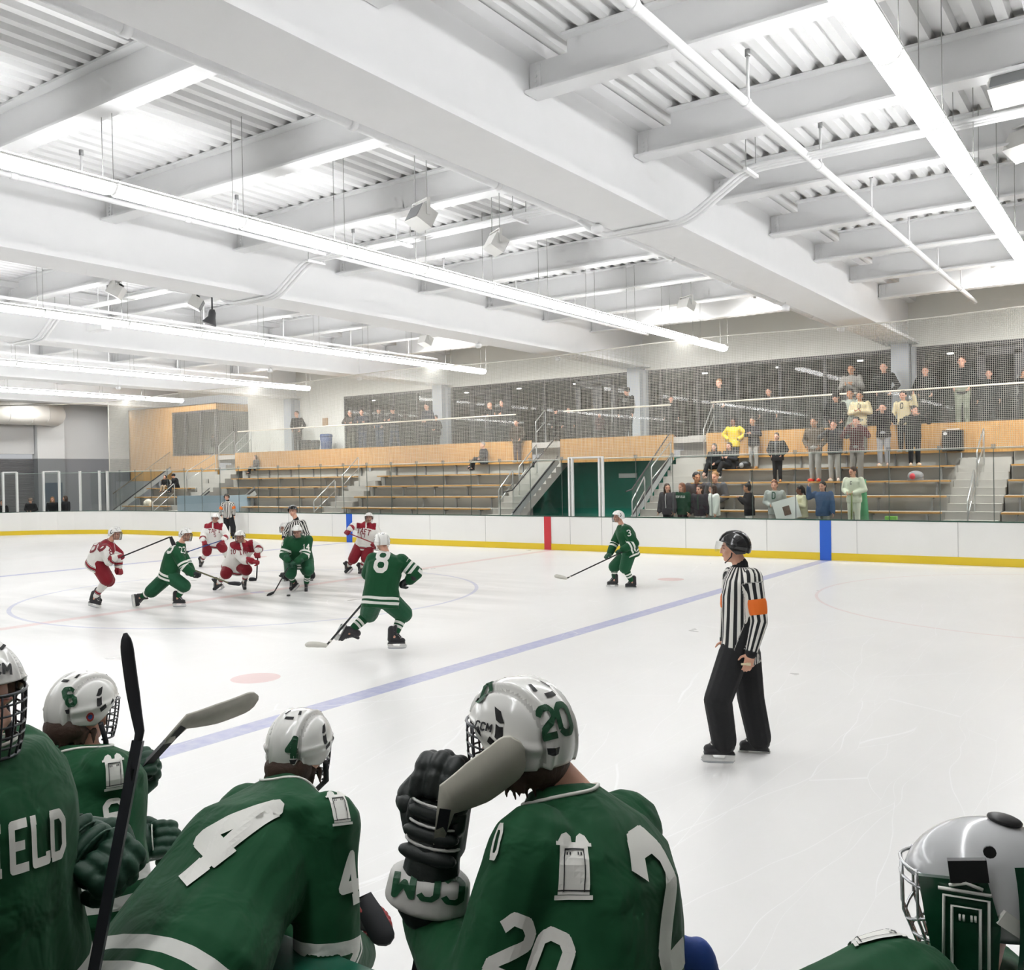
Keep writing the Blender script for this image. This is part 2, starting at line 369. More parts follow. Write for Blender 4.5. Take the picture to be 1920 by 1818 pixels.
# timber box room at the left end of the concourse
BX0, BX1, BY0, BY1 = -46.4, -38.9, 30.0, 32.4
mb = MB(); mb.box(BX0, -42.45, BY0, BY0+0.15, 2.4, 6.33); mb.box(-42.45, BX1, BY0, BY0+0.15, 2.4, 3.80); mb.box(-42.45, BX1, BY0, BY0+0.15, 5.95, 6.33)
mb.box(BX1-0.15, BX1, BY0+0.15, BY1, 5.95, 6.33); mb.box(BX1-0.15, BX1, BY0+0.15, BY1, 3.45, 3.75); mb.box(BX0, BX0+0.1, BY0, BY1, 2.4, 6.33); mb.box(BX0, BX1, BY0, BY1, 6.28, 6.33)
bxr = struct(mb.build('wall_room', MAPLE)); bxr['label'] = 'timber clad corner room with dark framed windows'
GG = MB(); GG.box(-42.45, BX1, BY0+0.05, BY0+0.065, 3.8, 5.95); w = struct(GG.build('window_6', glass_mat('room_glass', (0.7, 0.73, 0.72))))
fr = MB()
for x in (-42.42, -41.4, -40.15, BX1-0.04): fr.box(x-0.06, x+0.06, BY0-0.02, BY0+0.12, 3.75, 6.0)
fr.box(-42.5, BX1, BY0-0.02, BY0+0.12, 5.88, 6.0); fr.box(-42.5, BX1, BY0-0.02, BY0+0.12, 3.72, 3.82)
fr.build('window_frame', DARKF, w)
GG = MB(); GG.box(BX1-0.07, BX1-0.055, BY0, BY1, 3.75, 5.95); w = struct(GG.build('window_7', MATS['room_glass']))
fr = MB(); fr.box(BX1-0.1, BX1+0.02, BY0, BY1, 5.85, 5.95); fr.box(BX1-0.1, BX1+0.02, BY1-0.1, BY1, 3.7, 5.95); fr.box(BX1-0.1, BX1+0.02, 31.1, 31.2, 3.7, 5.95); fr.build('window_frame', DARKF, w)
mb = MB(); mb.box(-46.3, -39.1, 32.35, 32.5, 3.6, 6.28); struct(mb.build('wall_room', mat('room_back_wall', '#cfcdc8', 0.8)))

# ---------------------------------------------------------------- boards, glass, netting
BF = mat('board_white', '#ecebe7', 0.35, spec=0.4, var=0.015, vscale=2); KY = mat('kick_yellow', '#e6c72c', 0.4); CAPG = mat('cap_dark_green', '#1f4a3c', 0.4)
rb = thing('rink_boards', 'white rink boards with yellow kick plate and dark cap rail', 'rink boards', (-16.3, 25.4, 0))
def ringwall(mbb, inset0, inset1, z0, z1, sel=None, n=16):
    a, b = rink_path(inset0, n), rink_path(inset1, n); N = len(a)
    for i in range(N):
        j = (i+1) % N
        if sel and not sel((a[i][0]+a[j][0])/2, (a[i][1]+a[j][1])/2): continue
        v = [(*a[i], z0), (*a[j], z0), (*b[j], z0), (*b[i], z0), (*a[i], z1), (*a[j], z1), (*b[j], z1), (*b[i], z1)]
        mbb.add(v, [(0, 1, 5, 4), (2, 3, 7, 6), (4, 5, 6, 7), (0, 3, 2, 1), (1, 2, 6, 5), (0, 4, 7, 3)])
far_side = lambda x, y: y > 6
BB = (-16.3, 25.4, 0)
mb = MB(); ringwall(mb, -0.10, 0, 0.2, 1.07, far_side); mb.build('board_panel', BF, rb, BB)
mb = MB(); ringwall(mb, -0.10, -0.012+0.02, 0.0, 0.2, far_side); mb.build('kick_plate', KY, rb, BB)
mb = MB(); ringwall(mb, -0.12, 0.01, 1.07, 1.095, far_side); mb.build('cap_rail', CAPG, rb, BB)
for nm, xc, hw, c in (('blue_stripe', -7.42, 0.15, '#2460c8'), ('blue_stripe', -25.2, 0.15, '#2460c8'), ('red_stripe', -16.3, 0.13, '#c8333c')):
    mb = MB(); mb.box(xc-hw, xc+hw, 25.385, 25.4, 0, 1.07); mb.build(nm, mat('board_'+nm, c, 0.4), rb, BB)
a_ = rink_path(0.012, 60); q = min(range(len(a_)), key=lambda i: abs(at_z(17, 1000, 0)[0]*0-(-45.6)-0+0 if False else a_[i][0]+45.45) + (0 if a_[i][1] > 14 else 99))
mb = MB(); p0, p1 = np.array(a_[q]), np.array(a_[q+1]); t = (p1-p0)/np.linalg.norm(p1-p0)
mb.add([(*(p0-t*0.06), 0), (*(p0+t*0.06), 0), (*(p0+t*0.06), 1.07), (*(p0-t*0.06), 1.07)], [(0, 1, 2, 3)]); mb.build('goal_line_stripe', mat('stripe_darkred', '#9c2a33', 0.4), rb, BB)
for x in [-43.2+2.44*k for k in range(3, 19)]+[-15.45, -14.3]:
    mb = MB(); mb.box(x-0.006, x+0.006, 25.394, 25.4, 0.0, 1.07); mb.build('panel_joint', mat('joint_grey', '#b9b8b4', 0.6), rb, BB)
# near boards, in front of the players' bench
nb = thing('bench_boards', 'green topped bench boards with cream inner face below the players', 'rink boards', (-3, 1.8, 0))
mb = MB(); mb.box(-12, 4, 1.65, 1.73, 0, 1.12); mb.build('board_panel', mat('cream_board', '#a08a66', 0.5), nb, (-3, 1.8, 0))
mb = MB(); mb.box(-12, 4, 1.73, 1.79, 0, 1.12); mb.build('board_face', BF, nb, (-3, 1.8, 0))
mb = MB(); mb.box(-12, 4, 1.625, 1.80, 1.12, 1.15); mb.build('cap_rail', mat('cap_green', '#14523f', 0.3), nb, (-3, 1.8, 0))
mb = MB(); mb.box(-12, 4, 1.625, 1.65, 1.04, 1.12); mb.build('cap_edge', mat('cap_edge_dark', '#3a3a38', 0.5), nb, (-3, 1.8, 0))
mb = MB(); mb.box(-12, 4, -1.5, 1.62, -0.06, 0.12); struct(mb.build('floor', mat('bench_rubber', '#2b2c2d', 0.85)))
# glass panels
RG = glass_mat('rink_glass', (0.945, 0.96, 0.952), gloss=1.0)
SEAM = mat('glass_joint', '#4a5550', 0.4)
gp = [-42.6+1.22*k for k in range(40)]
gp = [x for x in gp if x < -15.5]+[-15.40, -14.33]+[-14.33+1.22*k for k in range(1, 14)]
gp = [x for i, x in enumerate(gp) if i == 0 or x-gp[i-1] > 0.3]
for i in range(len(gp)-1):
    xa, xb = gp[i], gp[i+1]; isd = abs(xa+15.4) < 0.02
    y = 25.45; z1 = 2.9 if not isd else 2.93
    t = thing('rink_glass', 'clear glass panel standing on the far boards' if not isd else 'glass gate panel framed by white posts beside the red stripe', 'glass panel', (xa, y, 1.095), 'glass panels along the far boards' if not isd else None)
    mb = MB(); mb.box(xa+0.006, xb-0.006, y-0.006, y+0.006, 1.095, z1); mb.build('pane', RG, t, (xa, y, 1.095))
    if not isd:
        mb = MB(); mb.box(xb-0.008, xb+0.008, y-0.008, y+0.008, 1.095, z1); mb.build('joint', SEAM, t, (xa, y, 1.095))
        mb = MB(); mb.box(xa, xb, y-0.008, y+0.008, z1-0.012, z1); mb.build('top_edge', mat('glass_edge', '#9fb0a8', 0.3), t, (xa, y, 1.095))
        mb = MB(); mb.box(xb-0.05, xb+0.05, y-0.02, y+0.02, z1-0.02, z1+0.09); mb.build('clip', glass_mat('clip_plastic', (0.8, 0.82, 0.82), haze=0.3) if 'clip_plastic' not in MATS else MATS['clip_plastic'], t, (xa, y, 1.095))
# white posts: gate frame and left end
def post(x, y, z1, label, w=0.07):
    mb = MB(); mb.box(x-w/2, x+w/2, y-0.04, y+0.04, 1.095, z1); o = mb.build('glass_post', ALU, None, (x, y, 1.095)); tag(o, label, 'post', 'white posts of the rink glass')
for x in (-15.48, -15.36, -14.38, -14.26): post(x, 25.45, 2.97, 'white post of the glass gate right of the red stripe', 0.06)
mb = MB(); mb.box(-15.45, -14.3, 25.42, 25.48, 2.93, 2.98); tag(mb.build('gate_header', ALU), 'white header bar across the glass gate right of the red stripe', 'frame')
# curved corner glass at the left, with white posts
cp = [p for p in rink_path(-0.05, 12) if p[0] < -38.2 and p[1] > 15]
for i in range(len(cp)-1):
    p, q2 = cp[i], cp[i+1]; t = thing('rink_glass', 'clear glass panel on the curved corner boards at the left', 'glass panel', (*p, 1.095), 'glass panels on the curved corner')
    mb = MB(); mb.bar((*p, 2.0), (*q2, 2.0), 0.012, 1.8); mb.build('pane', RG, t, (*p, 1.095))
    mb = MB(); mb.bar((*p, 2.9), (*q2, 2.9), 0.016, 0.02); mb.build('top_edge', MATS['glass_edge'], t, (*p, 1.095))
for px in (7, 29, 79, 111, 152, 186, 203):
    best = min(((abs(np.dot((np.array([*p, 2.0])-CAMPOS), CR)/np.dot((np.array([*p, 2.0])-CAMPOS), CF)*FPX+960-px), p) for p in rink_path(-0.05, 90) if p[0] < -36 and p[1] > 17))[1]
    post(best[0], best[1], 2.98 if px != 203 else 2.95, 'white post on the curved corner glass at the far left', 0.11)
for pa, pb in ((7, 29), (79, 111)):
    P = [min(((abs(np.dot((np.array([*p, 2.0])-CAMPOS), CR)/np.dot((np.array([*p, 2.0])-CAMPOS), CF)*FPX+960-px), p) for p in rink_path(-0.05, 90) if p[0] < -36 and p[1] > 17))[1] for px in (pa, pb)]
    mb = MB(); mb.bar((*P[0], 2.98), (*P[1], 2.98), 0.08, 0.06); tag(mb.build('gate_header', ALU, None), 'white header bar over the corner gate %s' % ('cut by the left edge' if pa == 7 else 'in front of the blue grey door'), 'frame')
# protective netting over the glass
NETM = mat('net_twine', '#c9c6bc', 0.7)
def net(x0, x1, y, z0, z1f, cell=0.047, r=0.0035):
    mb = MB(); n = int((x1-x0)/cell)
    vs = []; fs = []
    def strip(p, q, w):   # four-sided strand
        o = len(vs)
        for c in (p, q):
            for dx, dy in ((-1, -1), (1, -1), (1, 1), (-1, 1)): vs.append((c[0]+dx*w[0], c[1]+dy*w[1], c[2]+(dx if w[2] else 0)*w[2]))
        for k in range(4): fs.append((o+k, o+(k+1) % 4, o+4+(k+1) % 4, o+4+k))
    for i in range(n+1):
        x = x0+i*cell
        strip((x, y, z0), (x, y, z1f(x)), (r, r, 0))
    m = int((z1f((x0+x1)/2)-z0)/cell)
    for j in range(m+1):
        for k in range(int((x1-x0)//6)+1):
            xa, xb = x0+6*k, min(x1, x0+6*(k+1)); s_ = (z1f(xa)-z0)/m, (z1f(xb)-z0)/m
            o = len(vs)
            for (xx, zz) in ((xa, z0+j*s_[0]), (xb, z0+j*s_[1])):
                for dy, dz in ((-1, -1), (1, -1), (1, 1), (-1, 1)): vs.append((xx, y+dy*r, zz+dz*r))
            for q in range(4): fs.append((o+q, o+(q+1) % 4, o+4+(q+1) % 4, o+4+q))
    mb.add(vs, fs); return mb
ztop = lambda x: 6.27+0.05*math.cos(x*0.55)
nt_ = thing('safety_net', 'pale knotted safety net hanging above the far glass', 'net', (-20, 25.4, 2.9))
net(-41.0, 1.0, 25.46, 2.88, ztop).build('netting', NETM, nt_, (-20, 25.4, 2.9), recalc=False)
mb = MB(); mb.tube([(x, 25.46, ztop(x)) for x in np.arange(-41, 1.1, 0.8)], 0.018, 6); mb.tube([(-41.0, 25.46, 2.9), (-41.0, 25.46, ztop(-41))], 0.03, 6)
mb.tube([(-41, 25.46, ztop(-41)), (-44.0, 24.6, 6.24), (-47, 23.4, 6.3)], 0.03, 6)
mb.build('edge_rope', mat('net_rope', '#dedbd2', 0.6), nt_, (-20, 25.4, 2.9))
mb = MB(); mb.tube([(-40.98, 25.46, 2.92), (1, 25.46, 2.92)], 0.012, 6); mb.build('bottom_rope', MATS['net_rope'], nt_, (-20, 25.4, 2.9))

# ---------------------------------------------------------------- strip lamps
LAMPM = mat('lamp_diffuser', (0.985, 0.99, 1.0), emit=LAMP_STRENGTH)
HOUS = mat('lamp_housing', '#e6e6e4', 0.4)
LX = {-2.09: 'on the right, nearest the camera', -11.4: 'over the near bay', -20.95: 'second from the right', -30.45: 'third from the right', -39.35: 'farthest to the left'}
YJ0, STEP = 28.4, 2.12
rows = {-2.09: 'overhead light run at the right', -11.4: 'long light run in the middle', -20.95: 'light run left of the middle one', -30.45: 'light run third from the right', -39.35: 'shortest looking light run at the left'}
def lamp(x, y0, y1):
    t = thing('strip_light', 'long white tubular strip light hung in the '+rows[x], 'ceiling light', (x, (y0+y1)/2, 6.35), 'strip lights of the '+rows[x])
    b = (x, (y0+y1)/2, 6.35); r = 0.145; n = 10
    def ring(y, s=1.0): return [(x+s*r*math.cos(q), y, 6.35+0.02+s*0.12*math.sin(q)) for q in [math.pi+math.pi*i/n for i in range(n+1)]]
    mb = MB(); R = [ring(y0+0.03, 0.85), ring(y0+0.06), ring(y1-0.06), ring(y1-0.03, 0.85)]; mb.loft(R, True); mb.build('diffuser', LAMPM, t, b)
    mb = MB(); mb.box(x-0.15, x+0.15, y0+0.03, y1-0.03, 6.372, 6.40); mb.box(x-0.06, x+0.06, y0, y1, 6.40, 6.45); mb.loft([ring(y0-0.03, 0.93), ring(y0+0.03, 0.93)]); mb.build('housing', HOUS, t, b)
    mb = MB()
    for yy in (y1-0.05,):
        for sx in (-0.12, 0.12): mb.tube([(x+sx, yy, 7.9), (x+sx, yy, 6.55), (x+sx*1.1, yy, 6.40)], 0.005, 5)
    mb.build('hanger', mat('hanger_wire', '#a9a8a4', 0.5), t, b)
for x in rows:
    k = 0
    while YJ0-STEP*(k+1) > -5.5:
        lamp(x, YJ0-STEP*(k+1), YJ0-STEP*k); k += 1

for x in rows:
    for sg in (-1, 1):       # two-sided batwing uplight of the fixture run
        L = bpy.data.lights.new('light_run', 'AREA'); L.shape = 'RECTANGLE'; L.size = 0.08; L.size_y = YJ0+5.0; L.energy = UPLIGHT; L.color = (0.985, 0.99, 1.0); L.spread = math.radians(95)
        o = bpy.data.objects.new('strip_light_uplight', L); COL.objects.link(o); o.location = (x+sg*0.08, (YJ0-5.0)/2, 6.47); o.rotation_euler = (0, math.pi+sg*math.radians(-62), 0)

# invented can fill lights, added to brighten the stands and the end wall
FILL_CAN = mat('fill_can_white', '#e8e8e6', 0.5); FILL_LENS = mat('added_can_lens', (1, 0.98, 0.95), emit=8.0)
def added_fill_can(x, y, z, label, grp, tx, ty, energy):
    t = thing('added_fill_can', label, 'ceiling light', (x, y, z), grp); b = (x, y, z)
    mb = MB(); mb.tube([(x, y, z), (x, y, z+0.16)], 0.07, 12); mb.build('added_can_body', FILL_CAN, t, b)
    mb = MB(); mb.tube([(x, y, z-0.004), (x, y, z)], 0.055, 12); mb.build('added_can_lens', FILL_LENS, t, b)
    mb = MB(); mb.tube([(x, y, z+0.16), (x, y, 7.92)], 0.01, 5); mb.build('stem', WHITE, t, b)
    L = bpy.data.lights.new('can', 'SPOT'); L.energy = energy; L.spot_size = math.radians(150); L.spot_blend = 1.0; L.shadow_soft_size = 0.3; L.color = (1, 0.99, 0.97)
    o = bpy.data.objects.new('added_can_beam', L); COL.objects.link(o); o.location = (x, y, z-0.05); o.rotation_euler = Vector((tx, ty, -1)).to_track_quat('-Z', 'Y').to_euler()
for gx in GX[:5]:
    for q in (-3.1, -6.2): added_fill_can(gx+q, 27.0, 7.55, 'added white can fill light between the roof beams above the stands', 'added fill lights above the stands', 0, 0.55, FILL_CAN_W)
for y in (15.0, 20.0, 25.0, 29.0): added_fill_can(-46.6, y, 6.9, 'added white can fill light near the end wall at the left', 'added fill lights near the end wall', -0.3, 0, FILL_CAN_W*0.27)
# ================================================================ stands
def yr(r): return 27.0+0.7*(r-1)          # front edge of bench r
def zt(r): return 0.82+0.42*(r-1)         # tread under the feet of row r
SECT = [(-42.5, -38.9, 1), (-36.9, -28.55, 1), (-27.2, -19.95, 1), (-12.7, -4.85, 1), (-3.4, 3.5, 1)]
AISLES = [(-38.85, -37.5), (-28.55, -27.2), (-4.85, -3.4)]
RAILM = mat('cream_rail', '#e8e0cf', 0.35)
# walkway behind the glass
for xa, xb in ((-43.5, -18.7), (-13.9, 6)):
    mb = MB(); mb.box(xa, xb, 25.75, 26.62, -0.06, 0.4); struct(mb.build('floor', CONC))
k = 0
for si, (xa, xb, r0) in enumerate(SECT):
    mb = MB(); x0, x1 = xa-0.02, xb+0.05
    if si == 1:
        prof = [(26.6, -0.06)]
    prof = [(26.6, -0.06), (26.6, zt(1))]
    for r in range(1, 5): prof += [(yr(r)+0.30, zt(r)), (yr(r)+0.30, zt(r+1))]
    prof += [(29.96, zt(5)), (29.96, 2.87), (29.99, 2.87), (29.99, -0.06)]
    mb.prism(prof, 'x', x0, x1); o = mb.build('stand_step', CONCR); o['kind'] = 'structure'
    if si == 0: rr = (1, 2, 3)
    else: rr = (1, 2, 3, 4, 5)
    for r in rr:
        a = xa
        if si == 1: a = {1: -33.4, 2: -33.9, 3: -36.6, 4: -36.7, 5: -36.8}[r]
        sec = ('small far left', 'left', 'middle', 'right', 'far right')[si]
        t = thing('bleacher_bench', 'long wooden bench, %s row up of the %s seating block' % (('lowest', 'second', 'third', 'fourth', 'top')[r-1], sec), 'bench', (a, yr(r), zt(r)), 'wooden benches of the seating stands')
        b = (a, yr(r), zt(r)); zz = zt(r)+0.42
        mb = MB(); mb.box(a, xb, yr(r), yr(r)+(0.27 if r < 5 else 0.16), zz-0.045, zz); mb.build('seat_plank', BENCHW, t, b)
        n = max(2, int((xb-a)/1.25))
        for i in range(n):
            x = a+0.35+i*(xb-a-0.7)/(n-1); mb = MB(); mb.box(x-0.03, x+0.03, yr(r)+0.04, yr(r)+(0.29 if r < 5 else 0.15), zz-0.09, zz-0.045); mb.box(x-0.025, x+0.025, yr(r)+0.10, yr(r)+0.15, zt(r), zz-0.08)
            mb.build('bracket', GALV, t, b)
def steps(xa, xb, solid=True):
    mb = MB(); prof = [(26.25, 0.40), (26.25, 0.61), (26.6, 0.61), (26.6, 0.82)]
    for r in range(1, 6): prof += [(yr(r)-0.05, zt(r)), (yr(r)-0.05, zt(r)+0.21), (yr(r)+0.30, zt(r)+0.21), (yr(r)+0.30, zt(r)+0.42)]
    z = zt(6); y = yr(5)+0.30
    for q in range(3): prof += [(y+0.35*(q+1), z+0.27*q), (y+0.35*(q+1), z+0.27*(q+1))]
    prof += [(y+1.2, 3.66)]
    prof += [(y+1.2, 3.2), (26.6, 0.3), (26.25, 0.2)] if not solid else [(y+1.2, -0.06), (26.25, -0.06)]
    mb.prism(prof, 'x', xa, xb); o = mb.build('stair', CONC); o['kind'] = 'structure'; return o
for xa, xb in AISLES: steps(xa+0.06, xb-0.06)
steps(-19.88, -18.68, False); steps(-13.93, -12.76, False)
# timber front of the concourse
for xa, xb in ((-37.5, -19.93), (-18.63, -13.98), (-12.74, 3.6)):
    mb = MB(); mb.box(xa, xb, 30.0, 30.06, 2.86, 3.74); mb.box(xa, xb, 30.0, 30.07, 3.74, 3.755)
    o = struct(mb.build('wall_band', MAPLE)); o['label'] = 'maple panel front of the upper concourse above the seating'
mb = MB(); mb.box(-46.4, -42.5, 29.2, 29.3, -0.06, 2.45); struct(mb.build('wall_left', WALLD))
# green room under the concourse
mb = MB(); mb.box(-21, -11.5, 31.2, 31.35, -0.06, 2.95); mb.box(-18.6, -14.0, 30.07, 31.2, 2.88, 2.95); mb.box(-21.1, -21, 30.05, 31.3, -0.06, 2.86); mb.box(-11.5, -11.4, 30.05, 31.3, -0.06, 2.86)
struct(mb.build('wall_entry', GREENW))
mb = MB(); mb.box(-12.85, -12.0, 31.12, 31.2, -0.06, 2.1); struct(mb.build('door_9', mat('door_dark_green', '#06281f', 0.5)))
mb = MB(); mb.box(-16.75, -16.0, 31.12, 31.19, 2.25, 2.42); tag(mb.build('exit_sign', mat('sign_white', '#d8dcd8', 0.5)), 'small white sign high on the green entry wall', 'sign')
mb = MB(); mb.box(-14.78, -14.55, 31.1, 31.19, 1.35, 1.72); t = mb.build('wall_notice', mat('notice_red', '#c23a33', 0.5)); tag(t, 'small red and white notice on the green entry wall', 'notice')
mb = MB(); mb.box(-14.78, -14.55, 31.095, 31.1, 1.35, 1.42); mb.build('notice_strip', MATS['sign_white'], t)
# pale blue entry in the left block
mb = MB(); mb.box(-37.3, -33.9, 26.5, 26.58, 0.0, 1.75); mb.box(-33.95, -33.87, 26.5, 27.9, 0.0, 1.75)
o = struct(mb.build('wall_entry', mat('pale_blue_panel', '#9fb2bf', 0.5)))
# stair guards: sloping stringer, glass, handrail
SG = glass_mat('guard_glass', (0.95, 0.965, 0.96), haze=0.02)
def guard(x, y0, z0, y1, z1, label, h=0.95, ext=None, railm=None, strm=True):
    t = thing('stair_guard', label, 'railing', (x, y0, z0)); b = (x, y0, z0)
    if strm:
        mb = MB(); mb.bar((x, y0, z0), (x, y1, z1), 0.05, 0.24); mb.build('stringer', mat('stringer_grey', '#a9adad', 0.5), t, b)
        mb = MB(); mb.bar((x, y0, z0+0.15), (x, y1, z1+0.15), 0.05, 0.05); mb.build('shoe', DARKF, t, b)
    mb = MB(); mb.add([(x-.005, y0, z0+0.16), (x-.005, y1, z1+0.16), (x-.005, y1, z1+h), (x-.005, y0, z0+h), (x+.005, y0, z0+0.16), (x+.005, y1, z1+0.16), (x+.005, y1, z1+h), (x+.005, y0, z0+h)],
        [(0, 1, 2, 3), (4, 7, 6, 5), (3, 2, 6, 7), (0, 3, 7, 4), (1, 5, 6, 2), (0, 4, 5, 1)]); mb.build('glass_infill', SG, t, b)
    mb = MB(); pts = [(x, y0, z0+h), (x, y1, z1+h)]
    if ext: pts = [(x, y0-ext, z0+h-0.05)]+pts
    mb.tube(pts, 0.024, 8); mb.build('handrail', railm or DARKF, t, b)
guard(-18.65, 26.8, 0.95, 29.85, 2.95, 'sloping glass stair guard on the left side of the green entry', ext=0.5)
guard(-13.96, 26.8, 0.95, 29.85, 2.95, 'sloping glass stair guard on the right side of the green entry', ext=0.4)
guard(-42.6, 26.6, 0.9, 29.9, 3.0, 'sloping glass guard with dark handrail by the timber corner room', railm=mat('bronze_rail', '#6d6250', 0.4, metal=0.3))
guard(-37.45, 26.6, 0.52, 28.4, 1.75, 'short sloping guard beside the pale blue entry', h=0.3, railm=GALV)
guard(-33.9, 26.5, 0.75, 28.2, 1.85, 'pale sloping stringer right of the pale blue entry', h=0.25, railm=GALV)
def handrail(x, pts, label, r=0.022, low=0.45):
    "tube rail: top rail through pts, mid rail parallel, posts at both ends; pts = (y, z) low end then high end with floor z"
    (ya, za, fa), (yb, zb, fb) = pts
    t = thing('handrail', label, 'railing', (x, ya, fa)); b = (x, ya, fa)
    mb = MB(); mb.tube([(x, ya, fa), (x, ya, za-0.06), (x, ya+0.04, za), (x, yb-0.03, zb), (x, yb, zb-0.05), (x, yb, fb)], r, 8); mb.build('top_rail', STEEL, t, b)
    mb = MB(); mb.tube([(x, ya, za-low), (x, yb, zb-low)], r*0.9, 8); mb.build('mid_rail', STEEL, t, b)
handrail(-27.85, ((26.1, 1.55, 0.4), (27.3, 2.35, 1.24)), 'lower steel handrail in the aisle left of the middle seating block')
handrail(-27.85, ((27.7, 2.55, 1.66), (28.7, 3.3, 2.08)), 'upper steel handrail in the aisle left of the middle seating block')
handrail(-4.1, ((26.5, 1.6, 0.61), (27.6, 2.35, 1.24)), 'lower steel handrail on the steps at the right')
handrail(-4.1, ((28.1, 2.9, 1.9), (29.3, 3.5, 2.5)), 'upper steel handrail on the steps at the right')
handrail(-19.3, ((26.9, 1.95, 0.82), (27.8, 2.6, 1.45)), 'steel handrail on the stair left of the green entry, lowest')
handrail(-19.3, ((28.2, 2.75, 1.7), (29.4, 3.55, 2.5)), 'steel handrail on the stair left of the green entry, middle')
handrail(-19.85, ((30.2, 4.5, 3.3), (30.9, 4.95, 3.66)), 'steel handrail at the stair head left of the green entry')
handrail(-13.75, ((26.4, 1.6, 0.61), (27.3, 2.3, 1.24)), 'lower steel handrail on the stair right of the green entry')
handrail(-13.75, ((27.8, 2.65, 1.5), (29.3, 3.45, 2.4)), 'upper steel handrail on the stair right of the green entry')
handrail(-12.8, ((29.9, 3.9, 2.92), (30.9, 4.9, 3.66)), 'steel handrail at the stair head right of the green entry')
handrail(-38.9, ((26.3, 1.45, 0.61), (27.5, 2.3, 1.24)), 'lower steel handrail right of the far left seating block')
handrail(-38.9, ((28.2, 2.9, 1.9), (29.9, 3.75, 2.9)), 'upper steel handrail right of the far left seating block')
handrail(-38.8, ((30.05, 4.2, 3.1), (31.0, 4.9, 3.66)), 'left steel handrail at the stair head by the corner room')
handrail(-37.5, ((30.05, 4.2, 3.1), (31.0, 4.9, 3.66)), 'right steel handrail at the stair head by the corner room')
# glass balustrade on the band
for nm, xa, xb in (('left', -37.4, -20.7), ('centre', -18.5, -14.1), ('right', -12.6, 3.5)):
    t = thing('balustrade', 'glass balustrade with pale top rail on the %s part of the concourse edge' % nm, 'railing', (xa, 30.1, 3.7)); b = (xa, 30.1, 3.7)
    mb = MB(); n = max(1, int((xb-xa)/1.5)); w = (xb-xa)/n
    for i in range(n):
        mb = MB(); mb.box(xa+i*w+0.01, xa+(i+1)*w-0.01, 30.10, 30.115, 3.7, 4.76); mb.build('glass_pane', SG, t, b)
    mb = MB(); mb.tube([(xa, 30.1, 4.80), (xb, 30.1, 4.80)], 0.028, 8); mb.build('top_rail', RAILM, t, b)
# bins, bag, bits in the stands
def barrel(x, y, z, c, label, r=0.29, h=0.86):
    t = thing('waste_bin', label, 'bin', (x, y, z)); b = (x, y, z)
    mb = MB(); mb.tube([(x, y, z), (x, y, z+0.05), (x, y, z+h*.5), (x, y, z+h-0.12)], [r*0.82, r*0.86, r*0.95, r], 24); mb.build('bin_body', c, t, b)
    mb = MB(); mb.tube([(x, y, z+h-0.13), (x, y, z+h-0.1), (x, y, z+h-0.02), (x, y, z+h)], [r*1.06, r*1.08, r*0.98, r*0.8], 24); mb.build('bin_lid', c, t, b)
p = at_y(612, 835, 31.2); barrel(p[0], 31.2, 3.66, mat('bin_blue', '#2c4f86', 0.5), 'blue recycling bin against the white concourse wall')
p = at_y(574, 835, 31.2); barrel(p[0], 31.2, 3.66, mat('bin_dark', '#3b3d3f', 0.5), 'dark grey waste bin left of the blue bin', 0.27, 0.62)
p = at_y(592, 835, 31.25); barrel(p[0], 31.25, 3.66, MATS['bin_dark'], 'smaller dark bin between the grey and the blue bin', 0.2, 0.6)
mb = MB(); mb.box(*(at_y(609, 775, 31.95)[0]-0.16, at_y(609, 775, 31.95)[0]+0.16), 31.93, 32.0, 4.95, 5.35); tag(mb.build('wall_poster', mat('poster_tan', '#b99b7c', 0.6)), 'small tan poster on the white wall above the blue bin', 'poster')
ux = at_y(1787, 820, 29.75)[0]
t = thing('equipment_case', 'black upright case with a small white emblem against the maple band', 'case', (ux, 29.75, 2.92)); b = (ux, 29.75, 2.92)
mb = MB(); mb.box(ux-0.27, ux+0.27, 29.6, 29.93, 2.9, 3.52); mb.box(ux-0.24, ux+0.24, 29.57, 29.6, 2.95, 3.48); mb.build('case_body', BLACK, t, b)
mb = MB(); mb.tube([(ux-0.18, 29.57, 3.42), (ux-0.18, 29.56, 3.42)], 0.05, 14); mb.box(ux-0.15, ux+0.2, 29.6, 29.62, 3.53, 3.56); mb.build('emblem', mat('emblem_white', '#e8e8e8', 0.5), t, b)
def bag(x, y, z, cols, label, s=1.0):
    t = thing('backpack', label, 'bag', (x, y, z)); b = (x, y, z)
    mb = MB(); mb.ell((x, y, z+0.13*s), [(0.22*s, 0, 0), (0, 0.14*s, 0), (0, 0, 0.15*s)]); mb.box(x-0.2*s, x+0.2*s, y-0.1*s, y+0.1*s, z, z+0.08*s); mb.build('bag_body', cols[0], t, b)
    mb = MB(); mb.ell((x-0.06*s, y-0.1*s, z+0.12*s), [(0.09*s, 0, 0), (0, 0.07*s, 0), (0, 0, 0.09*s)]); mb.build('bag_pocket', cols[1], t, b)
p = at_y(1717, 905, yr(3)+0.12); bag(p[0], yr(3)+0.12, zt(3)+0.42, (mat('bag_grey', '#8f8f90', 0.7), mat('bag_red', '#c8404a', 0.6)), 'grey and red bag lying on the third bench of the right block')
p = at_y(278, 945, yr(1)+0.12); bag(p[0], yr(1)+0.12, zt(1)+0.42, (mat('blanket_cream', '#ddd6c6', 0.9), MATS['blanket_cream']), 'crumpled cream blanket on the lowest bench at the far left', 1.2)
